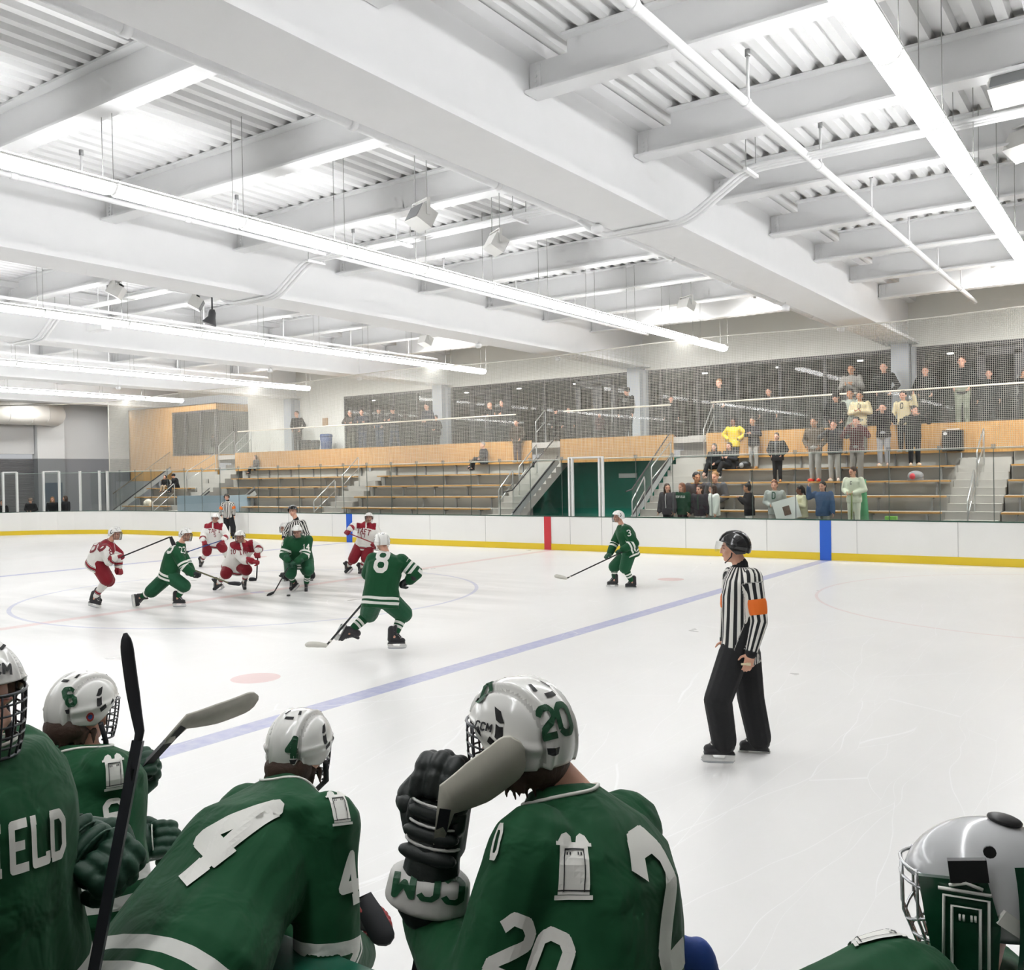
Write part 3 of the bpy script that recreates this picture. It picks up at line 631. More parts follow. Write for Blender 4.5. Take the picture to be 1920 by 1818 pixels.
p = at_y(1396, 862, yr(4)+0.12); bag(p[0], yr(4)+0.12, zt(4)+0.42, (BLACK, MATS['bag_grey']), 'black backpack beside the seated pair on the right block', 1.0)
# ================================================================ things under the roof
def pipe_run(name, label, cat, pts, r, m=WHITE, n=8, group=None):
    pts = [np.asarray(p, float) for p in pts]; P = [pts[0]]
    for i in range(1, len(pts)-1):       # rounded bends
        a, b, c = pts[i-1], pts[i], pts[i+1]; u = (a-b)/np.linalg.norm(a-b); v = (c-b)/np.linalg.norm(c-b); R = min(0.25, np.linalg.norm(a-b)/3, np.linalg.norm(c-b)/3)
        p0, p2 = b+u*R, b+v*R; P += [p0*(1-t)**2+2*b*t*(1-t)+p2*t*t for t in (0, .25, .5, .75, 1)]
    P.append(pts[-1]); mb = MB(); mb.tube(P, r, n); return tag(mb.build(name, m), label, cat, group)
def hgr(x, y, z0, z1=7.92):
    mb.tube([(x, y, z0), (x, y, z1)], 0.007, 5)
# triple conduits crossing below the girders
YC = float(at_z(1330, 340, 6.95)[1]); print('conduit Y', YC)
for k in range(3):
    y = YC-0.11*k; gxs = [-6.8, -16.3, -25.85, -35.4]; zc = 6.98; zl = 6.36-0.0*k
    pts = [(14, y, zc), (3.9, y, zc), (3.3, y, zl), (2.1, y, zl), (1.5, y, zc)]
    for g in gxs:
        pts += [(g+1.75, y, zc), (g+0.75, y, zl), (g-0.75, y, zl), (g-1.55, y, zc)]
    pts += [(-44, y, zc)]
    pipe_run('conduit', 'white conduit of the three running side by side below the roof beams', 'pipe', pts, (0.035, 0.028, 0.028)[k], group='white conduits crossing under the beams')
for x in (-5.0, -9.2, -11.9, -14.3, -19.0, -23.9, 0.2, -1.0):
    t = thing('conduit_hanger', 'perforated white strut hanging on rods under the conduits', 'hanger', (x, YC-0.11, 6.9), 'struts carrying the white conduits'); b = (x, YC-0.11, 6.9)
    mb = MB(); mb.box(x-0.03, x+0.03, YC-0.36, YC+0.12, 6.89, 6.935); mb.build('strut', WHITE, t, b)
    mb = MB(); hgr(x, YC-0.33, 6.9); hgr(x, YC+0.08, 6.9); mb.build('rod', mat('rod_grey', '#b5b5b2', 0.5), t, b)
# sprinkler / gas lines along y
def line_y(x, z, y0, y1, r, label, group=None, drops=True):
    t = thing('sprinkler_pipe', label, 'pipe', (x, y0, z), group); b = (x, y0, z)
    mb = MB(); mb.tube([(x, y0, z), (x, y1, z)], r, 10)
    for yy in np.arange(y0+1.2, y1, 3.0): mb.tube([(x, yy-0.05, z), (x, yy+0.05, z)], r*1.25, 10)
    mb.build('pipe', WHITE, t, b)
    if drops:
        for yy in JY:
            if y0 < yy+1.2 < y1:
                mb = MB(); mb.tube([(x, yy+1.2, z), (x, yy+1.2, 7.6)], 0.02, 6); mb.build('riser', WHITE, t, b)
                mb = MB(); mb.tube([(x, yy+1.2, 7.6), (x, yy+1.2, 7.68)], 0.035, 8); mb.build('sprinkler_head', GALV, t, b)
line_y(-4.17, 7.0, -2, 28.6, 0.055, 'white sprinkler pipe running toward the stands in the right bay')
line_y(0.55, 7.0, -2, 28.0, 0.05, 'white sprinkler pipe beyond the right hand light run')
line_y(-7.97, 6.72, -2, 29.0, 0.065, 'thick white pipe hung along the big near girder', drops=False)
line_y(-13.9, 7.0, 6, 28.0, 0.04, 'thin white pipe in the bay beyond the middle light run')
line_y(-17.6, 6.75, 3, 28.5, 0.05, 'white pipe along the second girder', drops=False)
line_y(-22.9, 6.95, 6, 28.0, 0.04, 'thin white pipe in the third bay')
line_y(-32.6, 6.95, 6, 28.0, 0.04, 'thin white pipe in the fourth bay')
# box shaped loudspeakers / heaters hanging from struts
GRILL = mat('grille_grey', '#8d8f90', 0.6)
def speaker(px, py, d, s, yaw, label, pitch=-0.5):
    p = at(px, py, d); s *= 0.68; t = thing('ceiling_speaker', label, 'speaker', p, None); b = tuple(p)
    Rz = Matrix.Rotation(yaw, 3, 'Z'); Rx = Matrix.Rotation(pitch, 3, 'X'); R = np.array(Rz @ Rx); Rb = np.array(Rz)
    ax, ay, az = R[:, 0]*s*0.5, R[:, 1]*s*0.36, R[:, 2]*s*0.34; p = np.asarray(p)
    mb = MB(); mb.obox(p, ax, ay, az); mb.build('cabinet', mat('speaker_white', '#e9e8e4', 0.45), t, b)
    mb = MB(); mb.obox(p-ay*1.03, ax*0.9, ay*0.04, az*0.86); mb.build('grille', GRILL, t, b)
    mb = MB(); 
    for sg in (-1, 1): mb.bar(p+ax*1.12*sg, p+ax*1.12*sg+np.array((0, 0, s*0.62)), 0.06*s, 0.14*s, up=Rb[:, 1])
    mb.bar(p-ax*1.15+np.array((0, 0, s*0.62)), p+ax*1.15+np.array((0, 0, s*0.62)), 0.14*s, 0.05*s); mb.build('yoke', mat('speaker_white', '#e9e8e4'), t, b)
    mb = MB()
    for sg in (-1, 1): mb.tube([p+ax*0.9*sg+np.array((0, 0, s*0.62)), (p+ax*0.9*sg)*np.array((1, 1, 0))+np.array((0, 0, 7.9))], 0.008, 5)
    mb.build('hanger', MATS['rod_grey'], t, b); mb = MB(); mb.obox(p+az*1.2+ay*0.3, ax*0.35, ay*0.25, az*0.18); mb.build('connector', BLACK, t, b)
speaker(790, 408, 15.2, 0.62, -0.35, 'white box speaker with grey grille facing the camera near the big girder')
speaker(930, 458, 16.2, 0.55, 2.6, 'white box speaker turned away, right of the grilled one', pitch=0.5)
speaker(1287, 573, 25.5, 0.6, 2.75, 'white box speaker hanging past the end of the middle light run', pitch=0.4)
speaker(218, 545, 22.5, 0.62, -0.8, 'white box speaker with grille left of the horn')
speaker(368, 568, 23.5, 0.6, 2.4, 'white box speaker just above the dark horn', pitch=0.5)
speaker(798, 639, 30.5, 0.6, 2.9, 'small white box speaker above the net, right of centre', pitch=0.4)
speaker(1900, 160, 11.6, 0.72, -0.1, 'large white box speaker cut off by the right edge of the view')
speaker(1925, 270, 14.0, 0.7, 2.6, 'white box speaker at the right edge below the large one', pitch=0.5)
p = at(397, 593, 22.5); t = thing('horn_speaker', 'dark grey horn loudspeaker hanging under the second girder', 'speaker', p); b = tuple(p)
mb = MB(); mb.tube([p+(0.02, 0, 0.16), p+(0.02, 0, 0.08), p+(0, 0, -0.02), p+(-0.03, -0.05, -0.17), p+(-0.035, -0.055, -0.19)], [0.06, 0.085, 0.09, 0.17, 0.17], 20); mb.build('horn_bell', mat('horn_grey', '#4a4b4d', 0.5), t, b)
mb = MB(); mb.tube([p+(0.02, 0, 0.16), (p[0]+0.02, p[1], 7.93)], 0.02); mb.build('bracket', MATS['horn_grey'], t, b)
for i, (px, py, Y, zz) in enumerate(((1120, 437, None, 6.25), (1473, 582, None, 6.2), (1577, 622, None, 6.2), (897, 652, None, 6.2), (507, 698, None, 6.2), (674, 713, None, 6.2), (222, 730, None, 6.2), (1046, 676, None, 6.25))):
    p = at_z(px, py, zz); t = thing('dome_camera', 'small white domed device hanging from the ceiling, %s' % ('under the conduit bend', 'right of the big girder end', 'in front of the net top at right', 'left of the girder column', 'above the white concourse wall', 'over the concourse wall by the net rope', 'near the far left light run', 'above the glazed concourse')[i], 'ceiling fixture', p); b = tuple(p)
    mb = MB(); mb.tube([p, p+(0, 0, 0.03), p+(0, 0, 0.10), p+(0, 0, 0.14)], [0.06, 0.1, 0.1, 0.04], 14); mb.build('dome', WHITE, t, b)
    mb = MB(); mb.tube([p+(0, 0, 0.13), (p[0], p[1], 6.42 if i in (0,) else 7.9)], 0.015, 6); mb.build('stem', WHITE, t, b)
p = at_z(185, 609, 6.55); mb = MB(); mb.box(p[0]-0.35, p[0]+0.35, p[1]-0.14, p[1]+0.14, 6.4, 6.68); mb.tube([(p[0], p[1], 6.68), (p[0], p[1], 7.9)], 0.01, 5); tag(mb.build('junction_box', WHITE), 'white junction box hanging in the third bay', 'junction box')
# ================================================================ figures
V = lambda *a: np.array(a, float)
def nrm(v): v = np.asarray(v, float); return v/(np.linalg.norm(v)+1e-9)
def rcone(mb, a, b, ra, rb, n=12, asp=1.0, side=None):
    "tapered capsule from a to b; asp squashes it across the side axis"
    a, b = np.asarray(a, float), np.asarray(b, float); t = b-a; L = np.linalg.norm(t); t = t/(L+1e-9)
    if side is None: side = np.cross(t, (0, 0, 1.0)) if abs(t[2]) < 0.9 else np.cross(t, (0, 1.0, 0))
    side = nrm(side-t*np.dot(side, t)); up = np.cross(t, side); R = []
    for q in (-80, -50, -20): q = math.radians(q); R.append((a+t*ra*math.sin(q), ra*math.cos(q)))
    for s in (0, .25, .5, .75, 1): R.append((a+(b-a)*s, ra+(rb-ra)*s))
    for q in (20, 50, 80): q = math.radians(q); R.append((b+t*rb*math.sin(q), rb*math.cos(q)))
    mb.loft([[c+r*(math.cos(w)*side*asp+math.sin(w)*up) for w in [2*math.pi*i/n for i in range(n)]] for c, r in R])
def remesh(mb, voxel, smooth=2, sf=0.5):
    me = bpy.data.meshes.new('tmp'); me.from_pydata(mb.v, [], mb.f)
    bm = bmesh.new(); bm.from_mesh(me); bmesh.ops.recalc_face_normals(bm, faces=bm.faces); bm.to_mesh(me); bm.free()
    o = bpy.data.objects.new('tmp', me); COL.objects.link(o)
    r = o.modifiers.new('r', 'REMESH'); r.mode = 'VOXEL'; r.voxel_size = voxel; r.use_smooth_shade = True
    if smooth: s = o.modifiers.new('s', 'SMOOTH'); s.iterations = smooth; s.factor = sf
    dg = bpy.context.evaluated_depsgraph_get(); ev = o.evaluated_get(dg); out = bpy.data.meshes.new_from_object(ev)
    bpy.data.objects.remove(o); bpy.data.meshes.remove(me)
    n = len(out.vertices); co = np.empty(n*3, np.float32); out.vertices.foreach_get('co', co)
    return out, co.reshape(-1, 3).astype(float)
def set_attr(me, name, val):
    a = me.attributes.new(name, 'FLOAT', 'POINT'); a.data.foreach_set('value', np.asarray(val, np.float32))
def place(me, co, base):
    c = (co-np.asarray(base)).astype(np.float32).ravel(); me.vertices.foreach_set('co', c)
    me.polygons.foreach_set('use_smooth', [True]*len(me.polygons)); me.update()
def part(name, me, mats, parent):
    if not isinstance(mats, (list, tuple)): mats = [mats]
    me.materials.clear()
    for q in mats: me.materials.append(q)
    me.name = name; return link(name, me, parent)
def seg_t(P, a, b):
    ab = b-a; t = ((P-a)@ab)/(ab@ab); tc = np.clip(t, 0, 1); d = np.linalg.norm(P-(a+tc[:, None]*ab), axis=1); return t, d

# cloth material driven by the mesh attribute "sc" (metres from cuff / hem) with a stepped ramp
def cloth(name, base, bands=(), yoke=None, rough=0.8, wrinkle=0.35, sheen=0.2, wscale=7.0):
    if name in MATS: return MATS[name]
    m, nt, b = nodes_of(name); N = nt.nodes.new
    at_ = N('ShaderNodeAttribute'); at_.attribute_name = 'sc'
    ar = N('ShaderNodeAttribute'); ar.attribute_name = 'rg'; q1 = N('ShaderNodeMath'); q1.operation = 'SUBTRACT'; q1.inputs[1].default_value = 0.5; lk(nt, ar.outputs['Fac'], q1.inputs[0])
    q2 = N('ShaderNodeMath'); q2.operation = 'ABSOLUTE'; lk(nt, q1.outputs[0], q2.inputs[0]); q3 = N('ShaderNodeMath'); q3.operation = 'LESS_THAN'; q3.inputs[1].default_value = 0.495; lk(nt, q2.outputs[0], q3.inputs[0])
    q4 = N('ShaderNodeMath'); q4.operation = 'MAXIMUM'; lk(nt, q3.outputs[0], q4.inputs[0]); lk(nt, at_.outputs['Fac'], q4.inputs[1])
    r = N('ShaderNodeValToRGB'); r.color_ramp.interpolation = 'CONSTANT'; e = r.color_ramp.elements
    c0 = (*rgb(base), 1); e[0].position = 0; e[0].color = c0; e[1].position = 1.0; e[1].color = c0
    for (p0, p1, c) in bands:
        x = e.new(p0); x.color = (*rgb(c), 1); x = e.new(p1); x.color = c0
    lk(nt, q4.outputs[0], r.inputs[0]); col = r.outputs[0]
    if yoke:
        ay = N('ShaderNodeAttribute'); ay.attribute_name = 'yk'; g = N('ShaderNodeMath'); g.operation = 'GREATER_THAN'; g.inputs[1].default_value = 0.5
        lk(nt, ay.outputs['Fac'], g.inputs[0]); mx = N('ShaderNodeMix'); mx.data_type = 'RGBA'; lk(nt, g.outputs[0], mx.inputs[0]); lk(nt, col, mx.inputs[6]); mx.inputs[7].default_value = (*rgb(yoke), 1); col = mx.outputs[2]
    lk(nt, col, b.inputs['Base Color']); b.inputs['Roughness'].default_value = rough; b.inputs['Specular IOR Level'].default_value = 0.25
    b.inputs['Sheen Weight'].default_value = sheen*0.3
    tc = N('ShaderNodeTexCoord'); n = N('ShaderNodeTexNoise'); n.inputs['Scale'].default_value = wscale; n.inputs['Detail'].default_value = 3; n.inputs['Distortion'].default_value = 0.6
    lk(nt, tc.outputs['Object'], n.inputs['Vector']); bp = N('ShaderNodeBump'); bp.inputs['Strength'].default_value = wrinkle; bp.inputs['Distance'].default_value = 0.04
    lk(nt, n.outputs['Fac'], bp.inputs['Height']); lk(nt, bp.outputs['Normal'], b.inputs['Normal'])
    return m
def skin_mat(name, c):
    if name in MATS: return MATS[name]
    m, nt, b = nodes_of(name); N = nt.nodes.new
    a = N('ShaderNodeAttribute'); a.attribute_name = 'feat'; r = N('ShaderNodeValToRGB'); e = r.color_ramp.elements
    c = rgb(c); r.color_ramp.interpolation = 'LINEAR'
    e[0].position = 0.0; e[0].color = (*c, 1); e[1].position = 1.0; e[1].color = (0.03, 0.02, 0.015, 1)
    x = e.new(0.5); x.color = (c[0]*0.75, c[1]*0.38, c[2]*0.38, 1)
    lk(nt, a.outputs['Fac'], r.inputs[0]); lk(nt, r.outputs[0], b.inputs['Base Color']); b.inputs['Roughness'].default_value = 0.5
    b.inputs['Subsurface Weight'].default_value = 0.0
    return m
SKIN = skin_mat('skin_light', '#d9a58c'); SKINM = skin_mat('skin_medium', '#b98563'); SKINDK = skin_mat('skin_dark', '#7a4d36')
HAIRS = {k: mat('hair_'+k, c, 0.6, bump=0.5, bscale=60) for k, c in dict(black='#1b1614', brown='#3f2a1e', light='#8a6238', grey='#8d8a86', red='#6f3f25').items()}
LEATHER = mat('boot_black', '#1a1b1d', 0.35)

def head_frame(look, up=(0, 0, 1)):
    f = nrm(look); u = np.asarray(up, float); r = nrm(np.cross(f, u)); u = np.cross(r, f); return f, r, u   # forward, right, up
def add_head(mb, c, look, s=1.0, up=(0, 0, 1)):
    "head about 23 cm tall centred on c"
    f, r, u = head_frame(look, up); E = lambda p, M: mb.ell(p, M, 16, 10)
    E(c+u*0.022*s-f*0.008*s, [r*0.078*s, f*0.098*s, u*0.098*s])            # cranium
    E(c-u*0.035*s+f*0.022*s, [r*0.062*s, f*0.072*s, u*0.082*s])            # face
    E(c-u*0.088*s+f*0.055*s, [r*0.034*s, f*0.034*s, u*0.026*s])            # chin
    E(c-u*0.015*s+f*0.094*s, [r*0.011*s, f*0.020*s, u*0.026*s])            # nose
    E(c-u*0.032*s+f*0.103*s, [r*0.015*s, f*0.015*s, u*0.011*s])
    E(c+u*0.018*s+f*0.082*s, [r*0.055*s, f*0.016*s, u*0.012*s])            # brow
    E(c-u*0.062*s+f*0.084*s, [r*0.026*s, f*0.014*s, u*0.010*s])            # lips
    for sg in (-1, 1):
        E(c+r*sg*0.080*s-u*0.008*s-f*0.005*s, [r*0.010*s, f*0.020*s, u*0.032*s])
        E(c+r*sg*0.045*s-u*0.035*s+f*0.055*s, [r*0.022*s, f*0.022*s, u*0.022*s])
def head_feat(P, c, look, s=1.0, up=(0, 0, 1)):
    f, r, u = head_frame(look, up); D = (P-c)/s; x, y, z = D@r, D@f, D@u; ft = np.zeros(len(P)); front = y > 0.055
    for sg in (-1, 1):
        ft = np.where(front & (((x-sg*0.031)/0.013)**2+((z-0.0)/0.0065)**2 < 1), 1.0, ft)
        ft = np.where(front & (((x-sg*0.032)/0.019)**2+((z-0.024)/0.005)**2 < 1), 0.85, ft)
    ft = np.where(front & ((x/0.024)**2+((z+0.062)/0.0075)**2 < 1), 0.5, ft)
    return ft
def add_hair(kind, c, look, s=1.0, up=(0, 0, 1), vox=0.012):
    f, r, u = head_frame(look, up); mb = MB(); E = lambda p, M: mb.ell(p, M, 14, 10)
    E(c+u*0.036*s-f*0.018*s, [r*0.086*s, f*0.100*s, u*0.096*s])
    if kind in ('long', 'pony', 'bob', 'bun'):
        E(c+u*0.0*s-f*0.045*s, [r*0.084*s, f*0.070*s, u*0.10*s])
    if kind == 'long':
        for sg in (-1, 1): rcone(mb, c+r*sg*0.068*s-f*0.02*s, c+r*sg*0.085*s+f*0.02*s-u*0.26*s, 0.034*s, 0.024*s)
        rcone(mb, c-f*0.06*s, c-f*0.075*s-u*0.27*s, 0.07*s, 0.05*s)
    if kind == 'bob':
        for sg in (-1, 1): rcone(mb, c+r*sg*0.072*s, c+r*sg*0.078*s-u*0.13*s, 0.03*s, 0.026*s)
        rcone(mb, c-f*0.06*s, c-f*0.06*s-u*0.12*s, 0.065*s, 0.05*s)
    if kind == 'pony': rcone(mb, c-f*0.10*s+u*0.03*s, c-f*0.13*s-u*0.2*s, 0.034*s, 0.018*s)
    if kind == 'bun': E(c-f*0.06*s+u*0.135*s, [r*0.04*s, f*0.04*s, u*0.038*s])
    me, co = remesh(mb, vox*s if s > 0.5 else vox, 2)
    # keep the face clear: push front hair back
    D = co-c; y = D@f; z = D@u; x = D@r
    k = (y > 0.045*s) & (z < 0.055*s) & (np.abs(x) < 0.075*s)
    co[k] -= f*((y[k]-0.02*s)[:, None])
    return me, co
def hand(mb, w, d, side, palm, s=1.0, curl=0.35, thumb=None):
    "w wrist, d hand direction, side = thumb side, palm = palm normal"
    d = nrm(d); side = nrm(side-d*np.dot(side, d)); palm = nrm(np.cross(d, side)) if palm is None else nrm(palm)
    mb.obox(w+d*0.048*s, d*0.045*s, side*0.038*s, palm*0.011*s); rcone(mb, w-d*0.02*s, w+d*0.03*s, 0.026*s, 0.03*s, asp=1.2, side=side)
    for i, L in enumerate((0.068, 0.078, 0.072, 0.056)):
        o = w+d*0.088*s+side*(0.029-0.0193*i)*s; a1 = d*math.cos(curl)+palm*math.sin(curl); a2 = d*math.cos(curl*2.3)+palm*math.sin(curl*2.3)
        p1 = o+a1*L*0.52*s; rcone(mb, o-d*0.01*s, p1, 0.0088*s, 0.008*s, 8); rcone(mb, p1, p1+a2*L*0.5*s, 0.008*s, 0.0065*s, 8)
    o = w+d*0.02*s+side*0.03*s; t1 = nrm(d*0.6+side*0.8+palm*0.3); p1 = o+t1*0.045*s; rcone(mb, o, p1, 0.0125*s, 0.010*s, 8); rcone(mb, p1, p1+nrm(d*0.9+side*0.35+palm*0.35)*0.032*s, 0.010*s, 0.0075*s, 8)

def torso_rings(J, inflate, top=True, hem=0.0, chest=1.0, waist=1.0, n=20):
    lat_s = nrm(J['shR']-J['shL']); lat_h = nrm(J['hpR']-J['hpL']); pel = (J['hpR']+J['hpL'])/2; nk = J['neck']; shc = (J['shR']+J['shL'])/2
    hw_s = np.linalg.norm(J['shR']-J['shL'])/2; hw_h = np.linalg.norm(J['hpR']-J['hpL'])/2; sp = nrm(nk-pel); R = []
    mid = J.get('spine', (pel+shc)/2)
    pts = [pel-sp*(0.10+hem), pel-sp*0.02, pel*0.45+mid*0.55, mid*0.45+shc*0.55, shc-sp*0.03, shc+sp*0.035, nk+sp*0.0]
    hw = [hw_h+0.085, hw_h+0.09, (hw_h+0.06)*waist, (hw_s*0.92)*chest, hw_s+0.02, hw_s*0.72, 0.062]
    dp = [0.125, 0.125, 0.115*waist, 0.135*chest, 0.115, 0.085, 0.06]
    for i, p in enumerate(pts):
        t = i/(len(pts)-1); lat = nrm(lat_h*(1-t)+lat_s*t); fw = nrm(np.cross((0, 0, 1.0) if abs(sp[2]) > 0.3 else sp, lat)); fw = nrm(np.cross(sp, lat)); lat = nrm(lat-sp*np.dot(lat, sp))
        a, b = hw[i]+inflate*(1 if i < 6 else 0.3), dp[i]+inflate*(1 if i < 6 else 0.3)
        R.append([p+lat*a*math.copysign(abs(math.cos(q))**0.85, math.cos(q))+fw*b*math.copysign(abs(math.sin(q))**0.85, math.sin(q)) for q in [2*math.pi*k/n for k in range(n)]])
    return R
def standing(base, facing, h=1.75, arms='down', look=None, lean=0.0, legs='straight', sit=None, tw=0.0):
    "joint dictionary for an ordinary pose; facing = angle of the body's front in the xy plane"
    s = h/1.75; F = V(math.cos(facing), math.sin(facing), 0); R = V(math.sin(facing), -math.cos(facing), 0); U = V(0, 0, 1); base = np.asarray(base, float); J = {}
    if sit is None:
        pel = base+U*0.93*s; J['hpL'], J['hpR'] = pel-R*0.095*s, pel+R*0.095*s
        st = 0.10 if legs == 'straight' else 0.2
        for k, sg in (('L', -1), ('R', 1)):
            an = base+R*sg*st*s+U*0.085*s+(F*0.08*s*sg if legs == 'step' else 0); J['an'+k] = an; J['kn'+k] = (J['hp'+k]+an)/2+F*0.025*s; J['to'+k] = an+F*0.17*s+R*sg*0.04-U*0.05*s
        if legs == 'cross': J['anL'] = base+R*0.06*s+U*0.085*s+F*0.1; J['toL'] = J['anL']+F*0.15*s-U*0.05; J['knL'] = (J['hpL']+J['anL'])/2+F*0.05
    else:
        pel = base+U*0.10*s; J['hpL'], J['hpR'] = pel-R*0.09*s, pel+R*0.09*s   # base = seat height
        for k, sg in (('L', -1), ('R', 1)):
            kn = pel+F*0.44*s+R*sg*0.12*s+U*0.02; J['kn'+k] = kn; J['an'+k] = kn+F*(0.06)-U*(sit-0.0)*s*1.0+U*0.06; J['to'+k] = J['an'+k]+F*0.17*s-U*0.05
        if legs == 'cross': J['anL'] = J['knR']+F*0.18-R*0.02+U*0.02-U*0.22; J['toL'] = J['anL']+F*0.12-U*0.1; J['knL'] = J['knR']-R*0.05+U*0.09
    sp = nrm(U+F*lean); shc = pel+sp*0.50*s; R2 = nrm(R+F*tw); J['shL'], J['shR'] = shc-R2*0.175*s, shc+R2*0.175*s; J['neck'] = shc+sp*0.075*s; J['spine'] = (pel+shc)/2-F*0.01
    J['head'] = J['neck']+nrm(sp+F*0.15)*0.155*s; J['look'] = F if look is None else V(math.cos(look), math.sin(look), -0.08); J['s'] = s; J['F'], J['R'] = F, R
    P = {'down': (V(.06, .02, -.29), V(.10, .09, -.54)), 'front': (V(.09, -.02, -.27), V(-.08, .20, -.36)), 'fold': (V(.08, .04, -.26), V(-.16, .19, -.22)), 'clap': (V(.10, .10, -.24), V(-.11, .27, -.10)),
         'pocket': (V(.13, -.05, -.27), V(.02, .08, -.44)), 'rail': (V(.10, .14, -.20), V(-.02, .34, -.22)), 'face': (V(.14, .16, -.18), V(-.06, .20, .10)), 'up': (V(.17, .08, -.10), V(.17, .18, .20)),
         'hip': (V(.20, -.06, -.20), V(.03, .05, -.36)), 'lap': (V(.08, .03, -.28), V(-.05, .24, -.38)), 'phone': (V(.08, .06, -.27), V(-.08, .30, -.20)), 'mouth': (V(.18, .12, -.14), V(-.08, .20, .06)), 'out': (V(.22, .08, -.12), V(.28, .24, -.02))}
    aa = arms if isinstance(arms, (tuple, list)) else (arms, arms)
    for k, sg, nm in (('L', -1, aa[0]), ('R', 1, aa[1])):
        e, w = P[nm]; T = lambda v: J['sh'+k]+(R2*sg*v[0]+F*v[1]+(sp if nm != 'down' else U)*v[2])*s
        J['el'+k] = T(e); J['wr'+k] = T(w); J['hd'+k] = nrm(J['wr'+k]-J['el'+k])
    return J
def body_mb(J, mb, hands=True, fine=False, curl=0.35):
    hands = hands and not J.get('gloved')
    s = J['s']; R = torso_rings(J, -0.012, n=16); mb.loft(R)
    rcone(mb, J['neck']-nrm(J['head']-J['neck'])*0.05, J['head']-nrm(J['head']-J['neck'])*0.03, 0.060*s, 0.052*s)
    add_head(mb, J['head'], J['look'], s*J.get('hs', 1.0), J.get('up', (0, 0, 1)))
    for k in 'LR':
        rcone(mb, J['sh'+k], J['el'+k], 0.052*s, 0.042*s); rcone(mb, J['el'+k], J['wr'+k], 0.041*s, 0.027*s)
        rcone(mb, J['hp'+k], J['kn'+k], 0.085*s, 0.055*s); rcone(mb, J['kn'+k], J['an'+k], 0.054*s, 0.036*s)
        fd = J.get('ft'+k)
        if not J.get('skater'): rcone(mb, J['an'+k], J['to'+k] if fd is None and not J.get('skater') else J['an'+k]+nrm(fd if fd is not None else J['to'+k]-J['an'+k])*0.07-nrm(J['kn'+k]-J['an'+k])*0.03, 0.034*s, 0.026*s)
        if hands:
            d = J['hd'+k]; sd = J.get('th'+k, None)
            if sd is None: sd = nrm(np.cross(d, V(0, 0, 1)) * (1 if k == 'L' else -1)*0.3 + J['F']*0.6 + V(0, 0, 0.5))
            hand(mb, J['wr'+k], d, sd, None if ('pm'+k) not in J else J['pm'+k], s, curl)
def make_body(name, J, skin, base, vox, label, cat='person', group=None):
    mb = MB(); body_mb(J, mb); me, co = remesh(mb, vox, 1, 0.4)
    ft = head_feat(co, J['head'], J['look'], J['s']*J.get('hs', 1.0), J.get('up', (0, 0, 1))); ft[np.linalg.norm(co-J['head'], axis=1) > 0.14] = 0
    set_attr(me, 'feat', ft); place(me, co, base); me.materials.clear(); me.materials.append(skin)
    me.name = name; o = link(name, me, None, base); tag(o, label, cat, group); return o
def sleeves(J, mb, r, cuff=0.0, flare=1.0):
    s = J['s']
    for k in 'LR':
        w = J['wr'+k]-J['hd'+k]*cuff if False else J['wr'+k]
        rcone(mb, J['sh'+k], J['el'+k], r[0], r[1]); rcone(mb, J['el'+k], w, r[1], r[2]*flare)
def top_sc(J, co, cuff_off=0.0, hem=0.0):
    "distance from hem / cuff in metres, per vertex"
    pel = (J['hpR']+J['hpL'])/2; sp = nrm(J['neck']-pel); d_t = (co-pel)@sp+0.10+hem
    best = np.full(len(co), 9.0); sc = d_t.copy(); tor = np.abs(0)
    _, dt = seg_t(co, pel, J['neck']); dt = dt-0.12; best = dt; rg = np.zeros(len(co))
    for k in 'LR':
        L2 = np.linalg.norm(J['wr'+k]-J['el'+k]); t, d = seg_t(co, J['el'+k], J['wr'+k]); d1 = d-0.02
        m_ = d1 < best; sc = np.where(m_, (1-t)*L2-cuff_off, sc); rg = np.where(m_, 1.0, rg); best = np.minimum(best, d1)
        L1 = np.linalg.norm(J['el'+k]-J['sh'+k]); t, d = seg_t(co, J['sh'+k], J['el'+k]); d1 = d-0.02+np.where(t < 0.25, 0.2, 0)
        m_ = d1 < best; sc = np.where(m_, L2+(1-t)*L1-cuff_off, sc); rg = np.where(m_, 1.0, rg); best = np.minimum(best, d1)
    return np.clip(sc, 0.0, 0.999), rg
